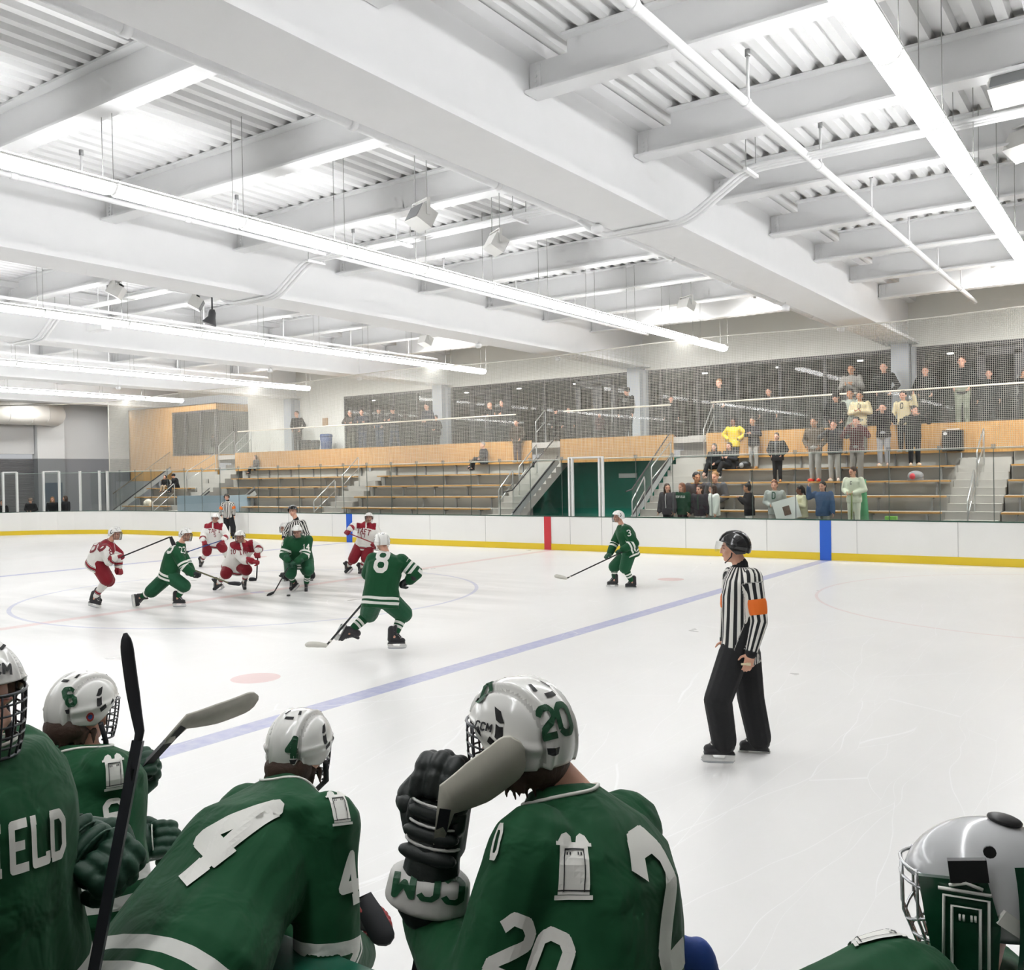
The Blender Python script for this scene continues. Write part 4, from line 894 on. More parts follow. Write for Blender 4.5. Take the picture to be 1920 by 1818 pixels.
def make_top(parent, J, m, base, vox, infl=0.018, r=(0.066, 0.056, 0.046), hem=0.02, name='jacket', cuff_off=0.0, yoke=False, chest=1.0, waist=1.0, extra=None, noise=0.0):
    mb = MB(); mb.loft(torso_rings(J, infl, hem=hem, chest=chest, waist=waist)); s = J['s']; sleeves(J, mb, [x*s for x in r])
    if extra: extra(mb)
    me, co = remesh(mb, vox, 2); sc_, rg_ = top_sc(J, co, cuff_off, hem); set_attr(me, 'sc', sc_); set_attr(me, 'rg', rg_)
    if yoke:
        pel = (J['hpR']+J['hpL'])/2; sp = nrm(J['neck']-pel); shc = (J['shR']+J['shL'])/2; lat = nrm(J['shR']-J['shL'])
        h = (co-shc)@sp; x = np.abs((co-shc)@lat); hw = np.linalg.norm(J['shR']-J['shL'])/2
        set_attr(me, 'yk', (h > 0.005-0.03*np.clip((x-0.05)/0.15, 0, 1)) & (x > 0.02) & (x < hw+0.05))
    if noise:
        k = co*13.0; d = (np.sin(k[:, 0]*1.3+2*np.sin(k[:, 2]*0.9))+np.sin(k[:, 1]*1.7+k[:, 2]*1.1))*0.5
        c0 = (J['neck']+(J['hpR']+J['hpL'])/2)/2; co = co+(co-c0)/np.linalg.norm(co-c0, axis=1)[:, None]*(d*noise)[:, None]
    place(me, co, base); o = part(name, me, m, parent); o['_'] = 0; del o['_']; return o, co
def make_legs(parent, J, m, base, vox, r=(0.098, 0.072, 0.062), name='trousers', to='ankle', seat=0.02):
    mb = MB(); s = J['s']; pel = (J['hpR']+J['hpL'])/2; sp = nrm(J['neck']-pel); lat = nrm(J['hpR']-J['hpL']); fw = nrm(np.cross(sp, lat))
    hw = np.linalg.norm(J['hpR']-J['hpL'])/2
    mb.ell(pel+sp*0.02, [lat*(hw+0.085+seat)*s, fw*(0.125+seat)*s, sp*0.15*s], 16, 10)
    for k in 'LR':
        rcone(mb, J['hp'+k], J['kn'+k], r[0]*s, r[1]*s)
        if to == 'ankle': rcone(mb, J['kn'+k], J['an'+k]+nrm(J['kn'+k]-J['an'+k])*0.02, r[1]*s, r[2]*s)
    me, co = remesh(mb, vox, 2); set_attr(me, 'sc', np.full(len(co), 0.9)); place(me, co, base); return part(name, me, m, parent)
SHOE = {}
def shoe_mesh(key='shoe'):
    if key in SHOE: return SHOE[key]
    mb = MB()       # local: x forward, z up, ankle at origin
    rcone(mb, (-0.03, 0, -0.03), (0.15, 0, -0.045), 0.045, 0.036, asp=1.0); rcone(mb, (-0.03, 0, 0.03), (-0.03, 0, -0.04), 0.045, 0.045); mb.ell((0.06, 0, -0.072), [(0.145, 0, 0), (0, 0.05, 0), (0, 0, 0.018)])
    me, co = remesh(mb, 0.012, 1); me.polygons.foreach_set('use_smooth', [True]*len(me.polygons)); me.materials.clear(); SHOE[key] = me; return me
def frame_mat(o, x, z, s=1.0):
    x = nrm(x); y = nrm(np.cross(z, x)); z = np.cross(x, y); M = Matrix.Identity(4)
    for i in range(3): M[i][0] = x[i]*s; M[i][1] = y[i]*s; M[i][2] = z[i]*s; M[i][3] = o[i]
    return M
def put(name, me, m, parent, base, M):
    "child mesh placed by a world matrix; material in a copy of the mesh per colour"
    key = (me.name, m.name) if not isinstance(m, (list, tuple)) else (me.name,)+tuple(q.name for q in m)
    if key not in SHOE:
        c = me.copy(); ml = m if isinstance(m, (list, tuple)) else [m]
        for i_, q in enumerate(ml):
            if i_ < len(c.materials): c.materials[i_] = q
            else: c.materials.append(q)
        SHOE[key] = c
    o = link(name, SHOE[key], parent); o.matrix_local = Matrix.Translation(-Vector(base)) @ M; return o
def shoes(root, J, m, base, s=1.0):
    for k in 'LR':
        f = J['to'+k]-J['an'+k]; up = nrm(J['kn'+k]-J['an'+k])*0.3+V(0, 0, 1); f = nrm(f+V(0, 0, 0.28)*np.linalg.norm(f))
        put('shoe', shoe_mesh(), m, root, base, frame_mat(J['an'+k], f, up, s*J['s']))

# ---------------------------------------------------------------- block letters
GLY = {  # strokes on a 3 x 5 grid
 '0': [[(0, .8), (0, 4.2), (.8, 5), (2.2, 5), (3, 4.2), (3, .8), (2.2, 0), (.8, 0), (0, .8)]], '1': [[(.6, 4.1), (1.5, 5), (1.5, 0)], [(.5, 0), (2.5, 0)]],
 '2': [[(0, 3.9), (.8, 5), (2.2, 5), (3, 4.2), (3, 3.2), (0, .6), (0, 0), (3, 0)]], '3': [[(0, 4.2), (.8, 5), (2.2, 5), (3, 4.2), (3, 3.3), (2.3, 2.6), (1.2, 2.6)], [(2.3, 2.6), (3, 1.9), (3, .8), (2.2, 0), (.8, 0), (0, .8)]],
 '4': [[(2.2, 0), (2.2, 5), (-.2, 1.5), (3.2, 1.5)], [(1.4, 0), (3.0, 0)]], '5': [[(3, 5), (0, 5), (0, 2.9), (2.2, 2.9), (3, 2.1), (3, .8), (2.2, 0), (.8, 0), (0, .6)]],
 '6': [[(3, 4.2), (2.2, 5), (.8, 5), (0, 4.2), (0, .8), (.8, 0), (2.2, 0), (3, .8), (3, 2.0), (2.2, 2.8), (0, 2.8)]], '7': [[(0, 4.2), (0, 5), (3, 5), (1.2, 0)]],
 '8': [[(.8, 2.6), (0, 3.3), (0, 4.3), (.8, 5), (2.2, 5), (3, 4.3), (3, 3.3), (2.2, 2.6), (.8, 2.6), (0, 1.9), (0, .7), (.8, 0), (2.2, 0), (3, .7), (3, 1.9), (2.2, 2.6)]],
 'A': [[(0, 0), (1.2, 5), (1.8, 5), (3, 0)], [(.5, 1.7), (2.5, 1.7)], [(-.4, 0), (.6, 0)], [(2.4, 0), (3.4, 0)]], 'B': [[(0, 0), (0, 5), (2.2, 5), (2.9, 4.3), (2.9, 3.2), (2.2, 2.6), (0, 2.6)], [(2.2, 2.6), (3, 1.9), (3, .7), (2.2, 0), (0, 0)]],
 'C': [[(3, 4), (2.2, 5), (.8, 5), (0, 4.2), (0, .8), (.8, 0), (2.2, 0), (3, 1)]], 'D': [[(0, 0), (0, 5), (2, 5), (3, 4), (3, 1), (2, 0), (0, 0)], [(-.4, 0), (.3, 0)], [(-.4, 5), (.3, 5)]],
 'E': [[(3, 5), (0, 5), (0, 0), (3, 0)], [(0, 2.6), (2.3, 2.6)]], 'F': [[(3, 5), (0, 5), (0, 0)], [(0, 2.6), (2.3, 2.6)], [(-.5, 0), (.7, 0)]], 'H': [[(0, 0), (0, 5)], [(3, 0), (3, 5)], [(0, 2.5), (3, 2.5)]],
 'I': [[(1.5, 0), (1.5, 5)], [(.7, 0), (2.3, 0)], [(.7, 5), (2.3, 5)]], 'L': [[(0, 5), (0, 0), (3, 0), (3, 1)], [(-.5, 5), (.7, 5)]], 'M': [[(0, 0), (0, 5), (1.5, 2), (3, 5), (3, 0)]], 'N': [[(0, 0), (0, 5), (3, 0), (3, 5)]],
 'O': [[(0, .8), (0, 4.2), (.8, 5), (2.2, 5), (3, 4.2), (3, .8), (2.2, 0), (.8, 0), (0, .8)]], 'P': [[(0, 0), (0, 5), (2.2, 5), (3, 4.2), (3, 3), (2.2, 2.3), (0, 2.3)]], 'R': [[(0, 0), (0, 5), (2.2, 5), (3, 4.2), (3, 3.2), (2.2, 2.5), (0, 2.5)], [(1.6, 2.5), (3, 0)], [(-.4, 0), (.6, 0)]],
 'T': [[(1.5, 0), (1.5, 5)], [(-.1, 4.2), (-.1, 5), (3.1, 5), (3.1, 4.2)], [(.8, 0), (2.2, 0)]], 'U': [[(0, 5), (0, .8), (.8, 0), (2.2, 0), (3, .8), (3, 5)]], ' ': []}
def glyph_tris(text, wd=0.9, gap=1.5, curve=0.0):
    "list of convex polygons in text units (height 5)"
    out = []; x0 = 0
    for ch in text:
        for st in GLY[ch]:
            for (a, b) in zip(st[:-1], st[1:]):
                a, b = np.array(a, float), np.array(b, float); d = (b-a)/np.linalg.norm(b-a); n = np.array((-d[1], d[0]))*wd/2
                out.append([(x0+p[0], p[1]) for p in (a+n, a-n, b-n, b+n)])
            for p in st[1:-1]: out.append([(x0+p[0]+wd/2*math.cos(q), p[1]+wd/2*math.sin(q)) for q in [math.pi/8+math.pi*i/4 for i in range(8)]])
        x0 += 3+gap
    W = x0-gap; return [[(x-W/2, y-2.5+curve*((x-W/2)/W*2)**2) for x, y in p] for p in out]
def bvh_of(co, me):
    return BVHTree.FromPolygons([tuple(p) for p in co], [tuple(p.vertices) for p in me.polygons])
def surf_hit(bvh, px, py):
    v = nrm(at(px, py, 1.0)-CAMPOS); r = bvh.ray_cast(Vector(CAMPOS), Vector(v), 80.0)
    if r[0] is None: return None, None
    n = np.array(r[1]); n = n if n@v < 0 else -n
    return np.array(r[0]), n
def decal(parent, base, bvh, polys, c, nrml, up, h, m, name='number', off=0.004, grid=0.02, wscale=1.0, reach=0.25):
    "polygons (text units, height 5) laid on the surface seen from direction nrml"
    nrml = nrm(nrml); up = nrm(up-nrml*np.dot(up, nrml)); rt = np.cross(up, nrml); c = np.asarray(c, float); k = h/5.0
    bm = bmesh.new()
    for p in polys:
        vs = [bm.verts.new((x*k*wscale, y*k, 0)) for x, y in p]; bm.faces.new(vs)
    ext = max([abs(v.co.x) for v in bm.verts]+[abs(v.co.y) for v in bm.verts])+grid
    n = int(ext/grid)+1
    for ax in (0, 1):
        for i in range(-n, n+1):
            co_ = [0, 0, 0]; no = [0, 0, 0]; co_[ax] = i*grid; no[ax] = 1
            bmesh.ops.bisect_plane(bm, geom=bm.verts[:]+bm.edges[:]+bm.faces[:], plane_co=co_, plane_no=no, dist=1e-6)
    dead = []
    for v in bm.verts:
        o = c+rt*v.co.x+up*v.co.y+nrml*reach; hit = bvh.ray_cast(Vector(o), Vector(-nrml), reach*2.2)
        if hit[0] is None: dead.append(v); continue
        nn = np.array(hit[1]); nn = nn if np.dot(nn, nrml) > 0 else -nn
        v.co = Vector(np.array(hit[0])+nn*off-np.asarray(base))
    if dead: bmesh.ops.delete(bm, geom=dead, context='VERTS')
    me = bpy.data.meshes.new(name); bm.to_mesh(me); bm.free(); me.materials.append(m)
    if not len(me.polygons): return None
    o = link(name, me, parent); return o
WLET = mat('white_lettering', '#e4e3dc', 0.6); GLET = mat('green_lettering', '#0f4a2c', 0.5); RLET = mat('dark_red_lettering', '#7a1a26', 0.6); BLET = mat('black_lettering', '#17181a', 0.5)
# ================================================================ hockey gear, built once in local frames (x forward, z up)
HELM_W = mat('helmet_white', '#e6e5e0', 0.22, coat=0.5); HELM_B = mat('helmet_black', '#141415', 0.2, coat=0.6); HELM_G = mat('helmet_green', '#16482c', 0.25, coat=0.4)
VENT = mat('vent_black', '#101011', 0.6); CAGE = mat('cage_steel', '#54565a', 0.3, metal=0.8); CAGEW = mat('cage_bright', '#c4c5c7', 0.25, metal=0.8); PADG = mat('helmet_seam', '#b7b6b1', 0.4)
def helmet_mesh(key, nu=128, nv=44):
    "shell with ear cut-outs, raised centre band and vents; origin = centre of the head"
    mb = MB(); rings = []
    def surf(u, v, off=0.0):
        # u azimuth (0 = front), v 0..1 from crown to rim
        cu = math.cos(u); low = -0.055 if cu < -0.2 else (0.018+0.037*max(0, cu)**0.6 if cu > 0.35 else -0.055+(cu+0.2)/0.55*0.073)
        side = abs(math.sin(u)); 
        if -0.25 < cu < 0.45: low = low+0.0
        a, b, c = (0.128 if cu > 0 else 0.142), 0.112, 0.135
        e = 0.92
        phi_rim = math.acos(max(-1, min(1, (low-0.0)/c))); ph = v*phi_rim
        x = a*abs(math.sin(ph))**e*cu; y = b*abs(math.sin(ph))**e*math.sin(u); z = c*math.cos(ph)
        r = math.hypot(y, 0)
        bump = 0.007*math.exp(-((abs(y)-0.046)/0.006)**2)*(1 if ph > 0.4 else ph/0.4) - 0.006*math.exp(-((abs(y)-0.060)/0.006)**2)+(0.004 if abs(y) > 0.068 else 0)
        bump += 0.006*math.exp(-((z-0.02-0.25*x)/0.009)**2)*(1 if abs(y) > 0.06 else 0)-0.004*math.exp(-((z+0.005-0.25*x)/0.008)**2)*(1 if abs(y) > 0.06 else 0)
        k = 1+(bump+off)/0.125
        return (x*k, y*k, z*k)
    for i in range(nv+1): rings.append([surf(2*math.pi*j/nu, i/nv*0.999+0.001) for j in range(nu)])
    inner = [[tuple(0.93*q for q in p) for p in rings[i]] for i in range(nv, -1, -3)]
    mb.cur = 0; mb.loft(rings+inner, cap=True); nf = len(rings)-1
    for i_, f_ in enumerate(mb.f[:nf*nu]):
        yy = sum(abs(mb.v[q][1]) for q in f_)/4
        if 0.055 < yy < 0.066 and i_ // nu > 3 and mb.v[f_[0]][0] < 0.09: mb.mi[i_] = 2
    # vents: dark slots slightly proud of the shell
    def slot(u0, u1, v0, v1, lean=0.0):
        n = 4; R = []
        for a in range(n+1): R.append([surf(u0+(u1-u0)*b/n+lean*a/n, v0+(v1-v0)*a/n, 0.0015) for b in range(n+1)])
        vs = [p for r in R for p in r]; w = n+1
        mb.add(vs, [(i*w+j, i*w+j+1, (i+1)*w+j+1, (i+1)*w+j) for i in range(n) for j in range(n)], True)
    mb.cur = 1
    for sg in (-1, 1):
        for (u0, u1, v0, v1, l) in ((1.62, 1.78, .50, .60, .08), (1.70, 1.84, .63, .74, .0), (1.62, 1.76, .77, .86, -.08), (0.5, 0.85, .42, .47, 0), (0.28, 0.5, .30, .36, .05), (2.62, 2.78, .20, .30, .0), (1.3, 1.42, .84, .89, 0)):
            slot(sg*u0, sg*u1, v0, v1, sg*l)
    slot(math.pi-0.22, math.pi+0.22, .34, .39)
    me = bpy.data.meshes.new(key); me.from_pydata(mb.v, [], mb.f); me.polygons.foreach_set('material_index', mb.mi); me.polygons.foreach_set('use_smooth', [True]*len(mb.f))
    me.materials.append(HELM_W); me.materials.append(VENT); me.materials.append(PADG); me.update(); return me
HELMET = helmet_mesh('helmet')
def cage_mesh(key, full=True, bars=9, r=0.0026):
    mb = MB()
    def P(u, z):   # curved face guard
        k = 0.118+0.012*math.cos(max(-1, min(1, (z+0.02)/0.10))*1.2); w = 0.088-0.02*max(0, -(z+0.07))/0.08
        return (math.cos(u)*k+0.012, math.sin(u)*w*1.12, z)
    us = np.linspace(-1.45, 1.45, 15)
    for z in (0.035, 0.012, -0.012, -0.038, -0.062, -0.086, -0.108): mb.tube([P(u, z-0.012*abs(u)**1.5*0.3) for u in us], r*(1.5 if z in (0.035, -0.108) else 1), 6)
    for u in (-1.45, -1.1, -0.75, -0.42, -0.14, 0.14, 0.42, 0.75, 1.1, 1.45): mb.tube([P(u*(1-0.12*max(0, -z-0.05)/0.06), z) for z in (0.035, 0.0, -0.04, -0.08, -0.108)], r, 6)
    me = bpy.data.meshes.new(key); me.from_pydata(mb.v, [], mb.f); me.polygons.foreach_set('use_smooth', [True]*len(mb.f)); me.update(); return me
CAGEM = cage_mesh('cage')
def skate_mesh():
    mb = MB(); rcone(mb, (-0.045, 0, -0.03), (0.13, 0, -0.05), 0.043, 0.036); rcone(mb, (-0.03, 0, 0.11), (-0.04, 0, -0.03), 0.052, 0.046); rcone(mb, (0.02, 0, 0.06), (0.10, 0, -0.035), 0.035, 0.033); rcone(mb, (0.03, 0, 0.15), (0.02, 0, 0.05), 0.024, 0.03, asp=1.3, side=(0, 1, 0)); mb.box(-0.085, 0.165, -0.036, 0.036, -0.09, -0.078)
    me, co = remesh(mb, 0.009, 2); me.polygons.foreach_set('use_smooth', [True]*len(me.polygons))
    mb = MB(); mb.prism([(-0.09, -0.088), (-0.075, -0.145), (0.17, -0.145), (0.185, -0.12), (0.16, -0.088), (0.10, -0.088), (0.08, -0.125), (0.0, -0.125), (-0.02, -0.088)], 'y', -0.014, 0.014)
    h = bpy.data.meshes.new('holder'); h.from_pydata(mb.v, [], mb.f); h.update()
    mb = MB(); mb.prism([(-0.085, -0.142), (-0.07, -0.163), (0.0, -0.166), (0.12, -0.166), (0.165, -0.16), (0.188, -0.135), (0.17, -0.142)], 'y', -0.002, 0.002)
    b = bpy.data.meshes.new('blade'); b.from_pydata(mb.v, [], mb.f); b.update()
    mb = MB()
    for i in range(6): x = 0.10-0.018*i; z = -0.012+0.019*i; mb.tube([(x, -0.032, z), (x+0.012, 0, z+0.012), (x, 0.032, z)], 0.005, 6)
    l = bpy.data.meshes.new('laces'); l.from_pydata(mb.v, [], mb.f); l.update()
    return me, h, b, l
SKB, SKH, SKBL, SKL = skate_mesh()
HOLD = mat('holder_white', '#e3e3e0', 0.35); LACE = mat('lace_white', '#dddcd6', 0.8); BOOT = mat('skate_boot', '#232326', 0.35); BLADE = mat('skate_steel', '#b9bdc0', 0.2, metal=0.9)
def skates(root, J, base):
    for k in 'LR':
        f = J.get('ft'+k); f = nrm(J['to'+k]-J['an'+k]) if f is None else nrm(f); up = J.get('fu'+k); up = V(0, 0, 1) if up is None else up
        M = frame_mat(J['an'+k], f, up, J['s']); b = put('skate', SKB, BOOT, root, base, M)
        for nm, me, m in (('blade_holder', SKH, HOLD), ('skate_blade', SKBL, BLADE), ('laces', SKL, LACE)):
            o = put(nm, me, m, b, (0, 0, 0), Matrix.Identity(4))
def glove_mesh():
    "x along the fingers, z = back of the hand, thumb toward +y; fingers curled round a shaft along y"
    mb = MB(); mb.obox((0.03, 0, 0.0), (0.055, 0, 0), (0, 0.052, 0), (0, 0, 0.028)); rcone(mb, (-0.10, 0, 0), (-0.02, 0, 0), 0.062, 0.05)
    for i in range(4):
        y = 0.042-0.028*i; rcone(mb, (0.07, y, 0.012), (0.115, y, 0.0), 0.019, 0.0185, 10); rcone(mb, (0.118, y, -0.008), (0.112, y, -0.045), 0.018, 0.017, 10); rcone(mb, (0.105, y, -0.055), (0.07, y, -0.062), 0.016, 0.014, 10)
    rcone(mb, (0.0, 0.05, -0.01), (0.05, 0.075, -0.03), 0.022, 0.02, 10); rcone(mb, (0.05, 0.075, -0.03), (0.085, 0.055, -0.055), 0.02, 0.016, 10)
    me, co = remesh(mb, 0.007, 1); me.polygons.foreach_set('use_smooth', [True]*len(me.polygons)); return me
GLOVE = glove_mesh()
GGREEN = mat('glove_green', '#10452f', 0.6, bump=0.3, bscale=20); GRED = mat('glove_red', '#8c1524', 0.6); GBLK = mat('glove_black', '#15191a', 0.6)
def gloves(root, J, base, m, s=1.05):
    for k in 'LR':
        d = J['hd'+k]; back = J.get('bk'+k)
        if back is None: back = V(0, 0, 1)+J['F']*0.3
        back = nrm(back-d*np.dot(back, d)); M = frame_mat(J['wr'+k]+d*0.03, d, back, s*J['s'])
        if k == 'L': 
            S = Matrix.Identity(4); S[1][1] = -1; M = M @ S
        put('glove', GLOVE, m, root, base, M)
def helmet(root, J, base, m=HELM_W, cage=True, cm=CAGE, s=1.0, tilt=0.0):
    f, r, u = head_frame(J['look'], J.get('up', (0, 0, 1))); M = frame_mat(J['head']+u*0.012*s, f, u, s*J['s'])
    h = put('helmet', HELMET, [m, VENT, PADG if m is HELM_W else m], root, base, M)
    if cage: put('face_cage', CAGEM, cm, h, (0, 0, 0), Matrix.Identity(4))
    return h, f, r, u
def visor(h):
    mb = MB(); us = np.linspace(-1.3, 1.3, 12); R = [[(0.012+math.cos(u)*k, math.sin(u)*0.108, z) for u in us] for k, z in ((0.128, 0.05), (0.140, 0.0), (0.142, -0.035))]; vs = [p for r in R for p in r]
    me = bpy.data.meshes.new('visor'); me.from_pydata(vs, [], [(i*12+j, i*12+j+1, (i+1)*12+j+1, (i+1)*12+j) for i in range(2) for j in range(11)]); me.materials.append(MATS.get('visor_clear') or glass_mat('visor_clear', (0.93, 0.94, 0.94), haze=0.05)); link('visor', me, h)
def stick(a, b, blade_dir, label, shaft_m, blade_m, L=0.30, r=0.014, group=None, wide=0.035, tape=None):
    "a = butt end, b = heel; blade of length L from the heel"
    a, b = np.asarray(a, float), np.asarray(b, float); bd = nrm(blade_dir); t = thing('hockey_stick', label, 'hockey stick', b, group); d = nrm(b-a)
    n = nrm(np.cross(d, bd)); mb = MB(); mb.bar(a, b-d*0.02, 0.018, 0.025, up=nrm(np.cross(n, d))); mb.build('shaft', shaft_m, t, b)
    mb = MB(); R = []; up = nrm(np.cross(n, bd)); up = up if np.dot(up, d) < 0 else -up
    for i in range(17):
        q = i/16; c = b+bd*(q*L)+n*(0.035*q*q)-up*(0.02*q*q); hgt = wide*(0.80+0.35*min(1, q*2.5))*(1 if q < 0.8 else math.sqrt(max(0.04, 1-((q-0.8)/0.2)**2))); th = 0.006
        R.append([c+up*hgt+n*th, c+up*hgt-n*th, c-up*hgt-n*th, c-up*hgt+n*th])
    R = [[b-d*0.10+up*0+n*0.01+bd*0.012, b-d*0.10-n*0.01+bd*0.012, b-d*0.10-n*0.01-bd*0.016, b-d*0.10+n*0.01-bd*0.016]]+R
    mb.loft(R); mb.build('blade', blade_m, t, b)
    if tape is not None: mb = MB(); mb.bar(a, a+d*0.18, 0.024, 0.034, up=nrm(np.cross(n, d))); mb.build('grip_tape', tape, t, b)
    return t
SHB = mat('shaft_black', '#18191b', 0.35); TAPEW = mat('tape_white', '#c9c7bd', 0.8, var=0.1, vscale=20); TAPEB = mat('tape_black', '#26272a', 0.8); SHY = mat('shaft_olive', '#5c5a3a', 0.4); SHBL = mat('shaft_blue', '#214a86', 0.4); SHR = mat('shaft_red', '#8f2a2e', 0.4)
DG = '#124a2b'
JG = cloth('jersey_green', DG, [(0.045, 0.085, '#e2e2dc'), (0.115, 0.155, '#e2e2dc')], rough=0.75, wrinkle=0.5)
JW = cloth('jersey_white', '#e4e2dc', [(0.03, 0.04, '#22222a'), (0.045, 0.085, '#8c1c2a'), (0.09, 0.10, '#22222a')], yoke='#8c1c2a', wrinkle=0.45)
PG = cloth('hockey_pants_green', '#1a5236', rough=0.6); PR = cloth('hockey_pants_red', '#7d1522', rough=0.6)
SG_ = cloth('socks_green', DG, [(0.13, 0.165, '#e2e2dc'), (0.19, 0.225, '#e2e2dc')], wrinkle=0.2); SW_ = cloth('socks_white', '#e4e2dc', [(0.12, 0.13, '#22222a'), (0.135, 0.175, '#8c1c2a'), (0.18, 0.19, '#22222a')], wrinkle=0.2)
def socks(root, J, m, base, vox, r=(0.088, 0.075, 0.058)):
    s = J['s']
    for k in 'LR':
        mb = MB(); a, b = J['kn'+k], J['an'+k]+nrm(J['kn'+k]-J['an'+k])*0.07; rcone(mb, a, a*0.55+b*0.45, r[0]*s, r[1]*s); rcone(mb, a*0.55+b*0.45, b, r[1]*s, r[2]*s)
        me, co = remesh(mb, vox, 1); t, _ = seg_t(co, J['kn'+k], J['an'+k]); set_attr(me, 'sc', np.clip((1-t)*np.linalg.norm(a-J['an'+k]), 0, 0.99)); place(me, co, base); part('sock', me, m, root)
def PJ(d0, J2, look, s=1.0, up=(0, 0, 1)):
    "joints from photo pixels (px, py, depth offset)"
    J = {k: at(v[0], v[1], d0+(v[2] if len(v) > 2 else 0)) for k, v in J2.items()}
    J['s'] = s; J['skater'] = True; J['gloved'] = True; J['look'] = nrm(look); J['up'] = nrm(up); f = nrm(np.cross(V(0, 0, 1), J['shR']-J['shL'])); J['F'] = f; J['R'] = nrm(J['shR']-J['shL'])
    for k in 'LR':
        if 'hd'+k not in J: J['hd'+k] = nrm(J['wr'+k]-J['el'+k])
        else: J['hd'+k] = nrm(J['hd'+k]-J['wr'+k])
    return J
def player(label, J, team, vox=0.014, cuff_off=0.0, hem=0.03, cage=True, stock=True, hm=None, gm=None, foot=True, pants=True, name='person', jname='jersey', skin=None, infl=0.07, rr=(0.11, 0.10, 0.08), noise=0.006, hair=None):
    base = tuple(np.array([*((J['hpL']+J['hpR'])/2)[:2], 0.0])); G = team == 'g'
    root = make_body(name, J, skin or SKIN, base, max(0.0075, vox*0.72), label)
    top, co = make_top(root, J, JG if G else JW, base, vox, infl=infl, r=rr, hem=hem, name=jname, cuff_off=cuff_off, yoke=not G, noise=noise)
    bvh = bvh_of(co, top.data)
    if pants: make_legs(root, J, PG if G else PR, base, vox, r=(0.155, 0.135, 0.115), name='hockey_pants', to='knee', seat=0.035)
    if foot: socks(root, J, SG_ if G else SW_, base, vox*0.8); skates(root, J, base)
    h, f, r, u = helmet(root, J, base, hm or HELM_W, cage, s=1.0); gloves(root, J, base, gm or (GGREEN if G else GRED))
    if hair: 
        mb = MB(); mb.ell(J['head']-f*0.07-u*0.05, [r*0.075, f*0.05, u*0.07]); me, c2 = remesh(mb, 0.01, 1); place(me, c2, base); part('hair', me, HAIRS[hair], root)
    return root, top, bvh, base, J
# ================================================================ people on the ice
toc = lambda p: nrm(CAMPOS-np.asarray(p))        # toward the camera
UPZ = V(0, 0, 1)
def num(P, text, px, py, d, h, m, facing=None, wd=0.95, up=UPZ, ws=0.85, curve=0.0, nm='number', gap=1.4, off=0.006, grid=0.03):
    root, top, bvh, base, J = P; c = at(px, py, d); hp, hn = surf_hit(bvh, px, py); f_ = facing if facing is not None else toc(c)
    if hp is not None: c = hp; f_ = nrm(hn*0.7+toc(c)*0.6)
    decal(top, base, bvh, glyph_tris(text, wd, gap, curve), c, f_, up, h, m, nm, off=off, grid=grid, wscale=ws)
# depth of a foot on the ice at pixel
def dice(px, py): return depth_of(at_z(px, py, 0.0))
d8 = dice(190, 1140)
RT = CR
# 1 white 88 at the left, gliding right
d = dice(182, 1138); J = PJ(d, dict(hpL=(181, 1052, .12), hpR=(183, 1056, -.12), spine=(186, 1035), shL=(204, 1022, .18), shR=(198, 1030, -.18), neck=(207, 1013), head=(216, 1001, .02),
    elL=(222, 1038, .2), wrL=(222, 1062, .2), hdL=(226, 1074, .15), elR=(205, 1052, -.22), wrR=(216, 1045, -.25), hdR=(226, 1042, -.22),
    knL=(203, 1088, .1), anL=(180, 1115, .15), toL=(186, 1128, .15), knR=(200, 1086, -.12), anR=(176, 1122, -.1), toR=(192, 1132, -.1)), look=CR*0.9-CF*0.2-UPZ*0.1, s=0.98)
J['ftL'] = nrm(CR*0.9-UPZ*0.5); J['fuL'] = nrm(UPZ+CR*0.7); J['ftR'] = nrm(CR+UPZ*-0.25); J['fuR'] = nrm(UPZ+CR*0.3)
P = player('white and dark red hockey player at the far left with 88 on the back', J, 'w')
num(P, '88', 185, 1022, d, 0.26, RLET, facing=toc(at(190, 1030, d))+UPZ*0.5-CR*0.5); num(P, '8', 208, 1034, d, 0.12, RLET)
stick(at(222, 1046, d-.25), at(320, 1006, d-.3), CD*0.8+CR*0.25, 'hockey stick held up behind the white player at the far left', SHB, TAPEB, L=0.26)
# 2 green 23
d = dice(300, 1138); J = PJ(d, dict(hpL=(320, 1075, .12), hpR=(316, 1078, -.12), spine=(322, 1055), shL=(336, 1030, .18), shR=(330, 1035, -.18), neck=(340, 1017), head=(348, 1003, .02),
    elL=(352, 1058, .15), wrL=(360, 1072, .05), hdL=(372, 1078, .0), elR=(345, 1062, -.22), wrR=(360, 1074, -.2), hdR=(378, 1076, -.2),
    knL=(284, 1108, .1), anL=(262, 1120, .15), toL=(258, 1140, .15), knR=(345, 1098, -.1), anR=(332, 1122, -.1), toR=(348, 1138, -.1)), look=CR-CF*0.35-UPZ*0.15, s=0.98)
J['ftL'] = nrm(-UPZ*0.9+CR*0.1); J['fuL'] = nrm(CR*0.9+UPZ*0.35); J['ftR'] = nrm(CR); J['fuR'] = UPZ
P = player('green hockey player number 23 striding right, one skate pushed out behind', J, 'g', cuff_off=0.12, gm=GBLK)
num(P, '23', 342, 1031, d-.1, 0.12, WLET, ws=0.8); num(P, '3', 321, 1026, d, 0.24, WLET, facing=toc(at(320, 1030, d))-CR*0.8)
stick(at(352, 1064, d-.15), at(430, 1093, d-.3), CR+CD*0.05, 'hockey stick reaching low in front of green player 23', SHY, TAPEB, L=0.24)
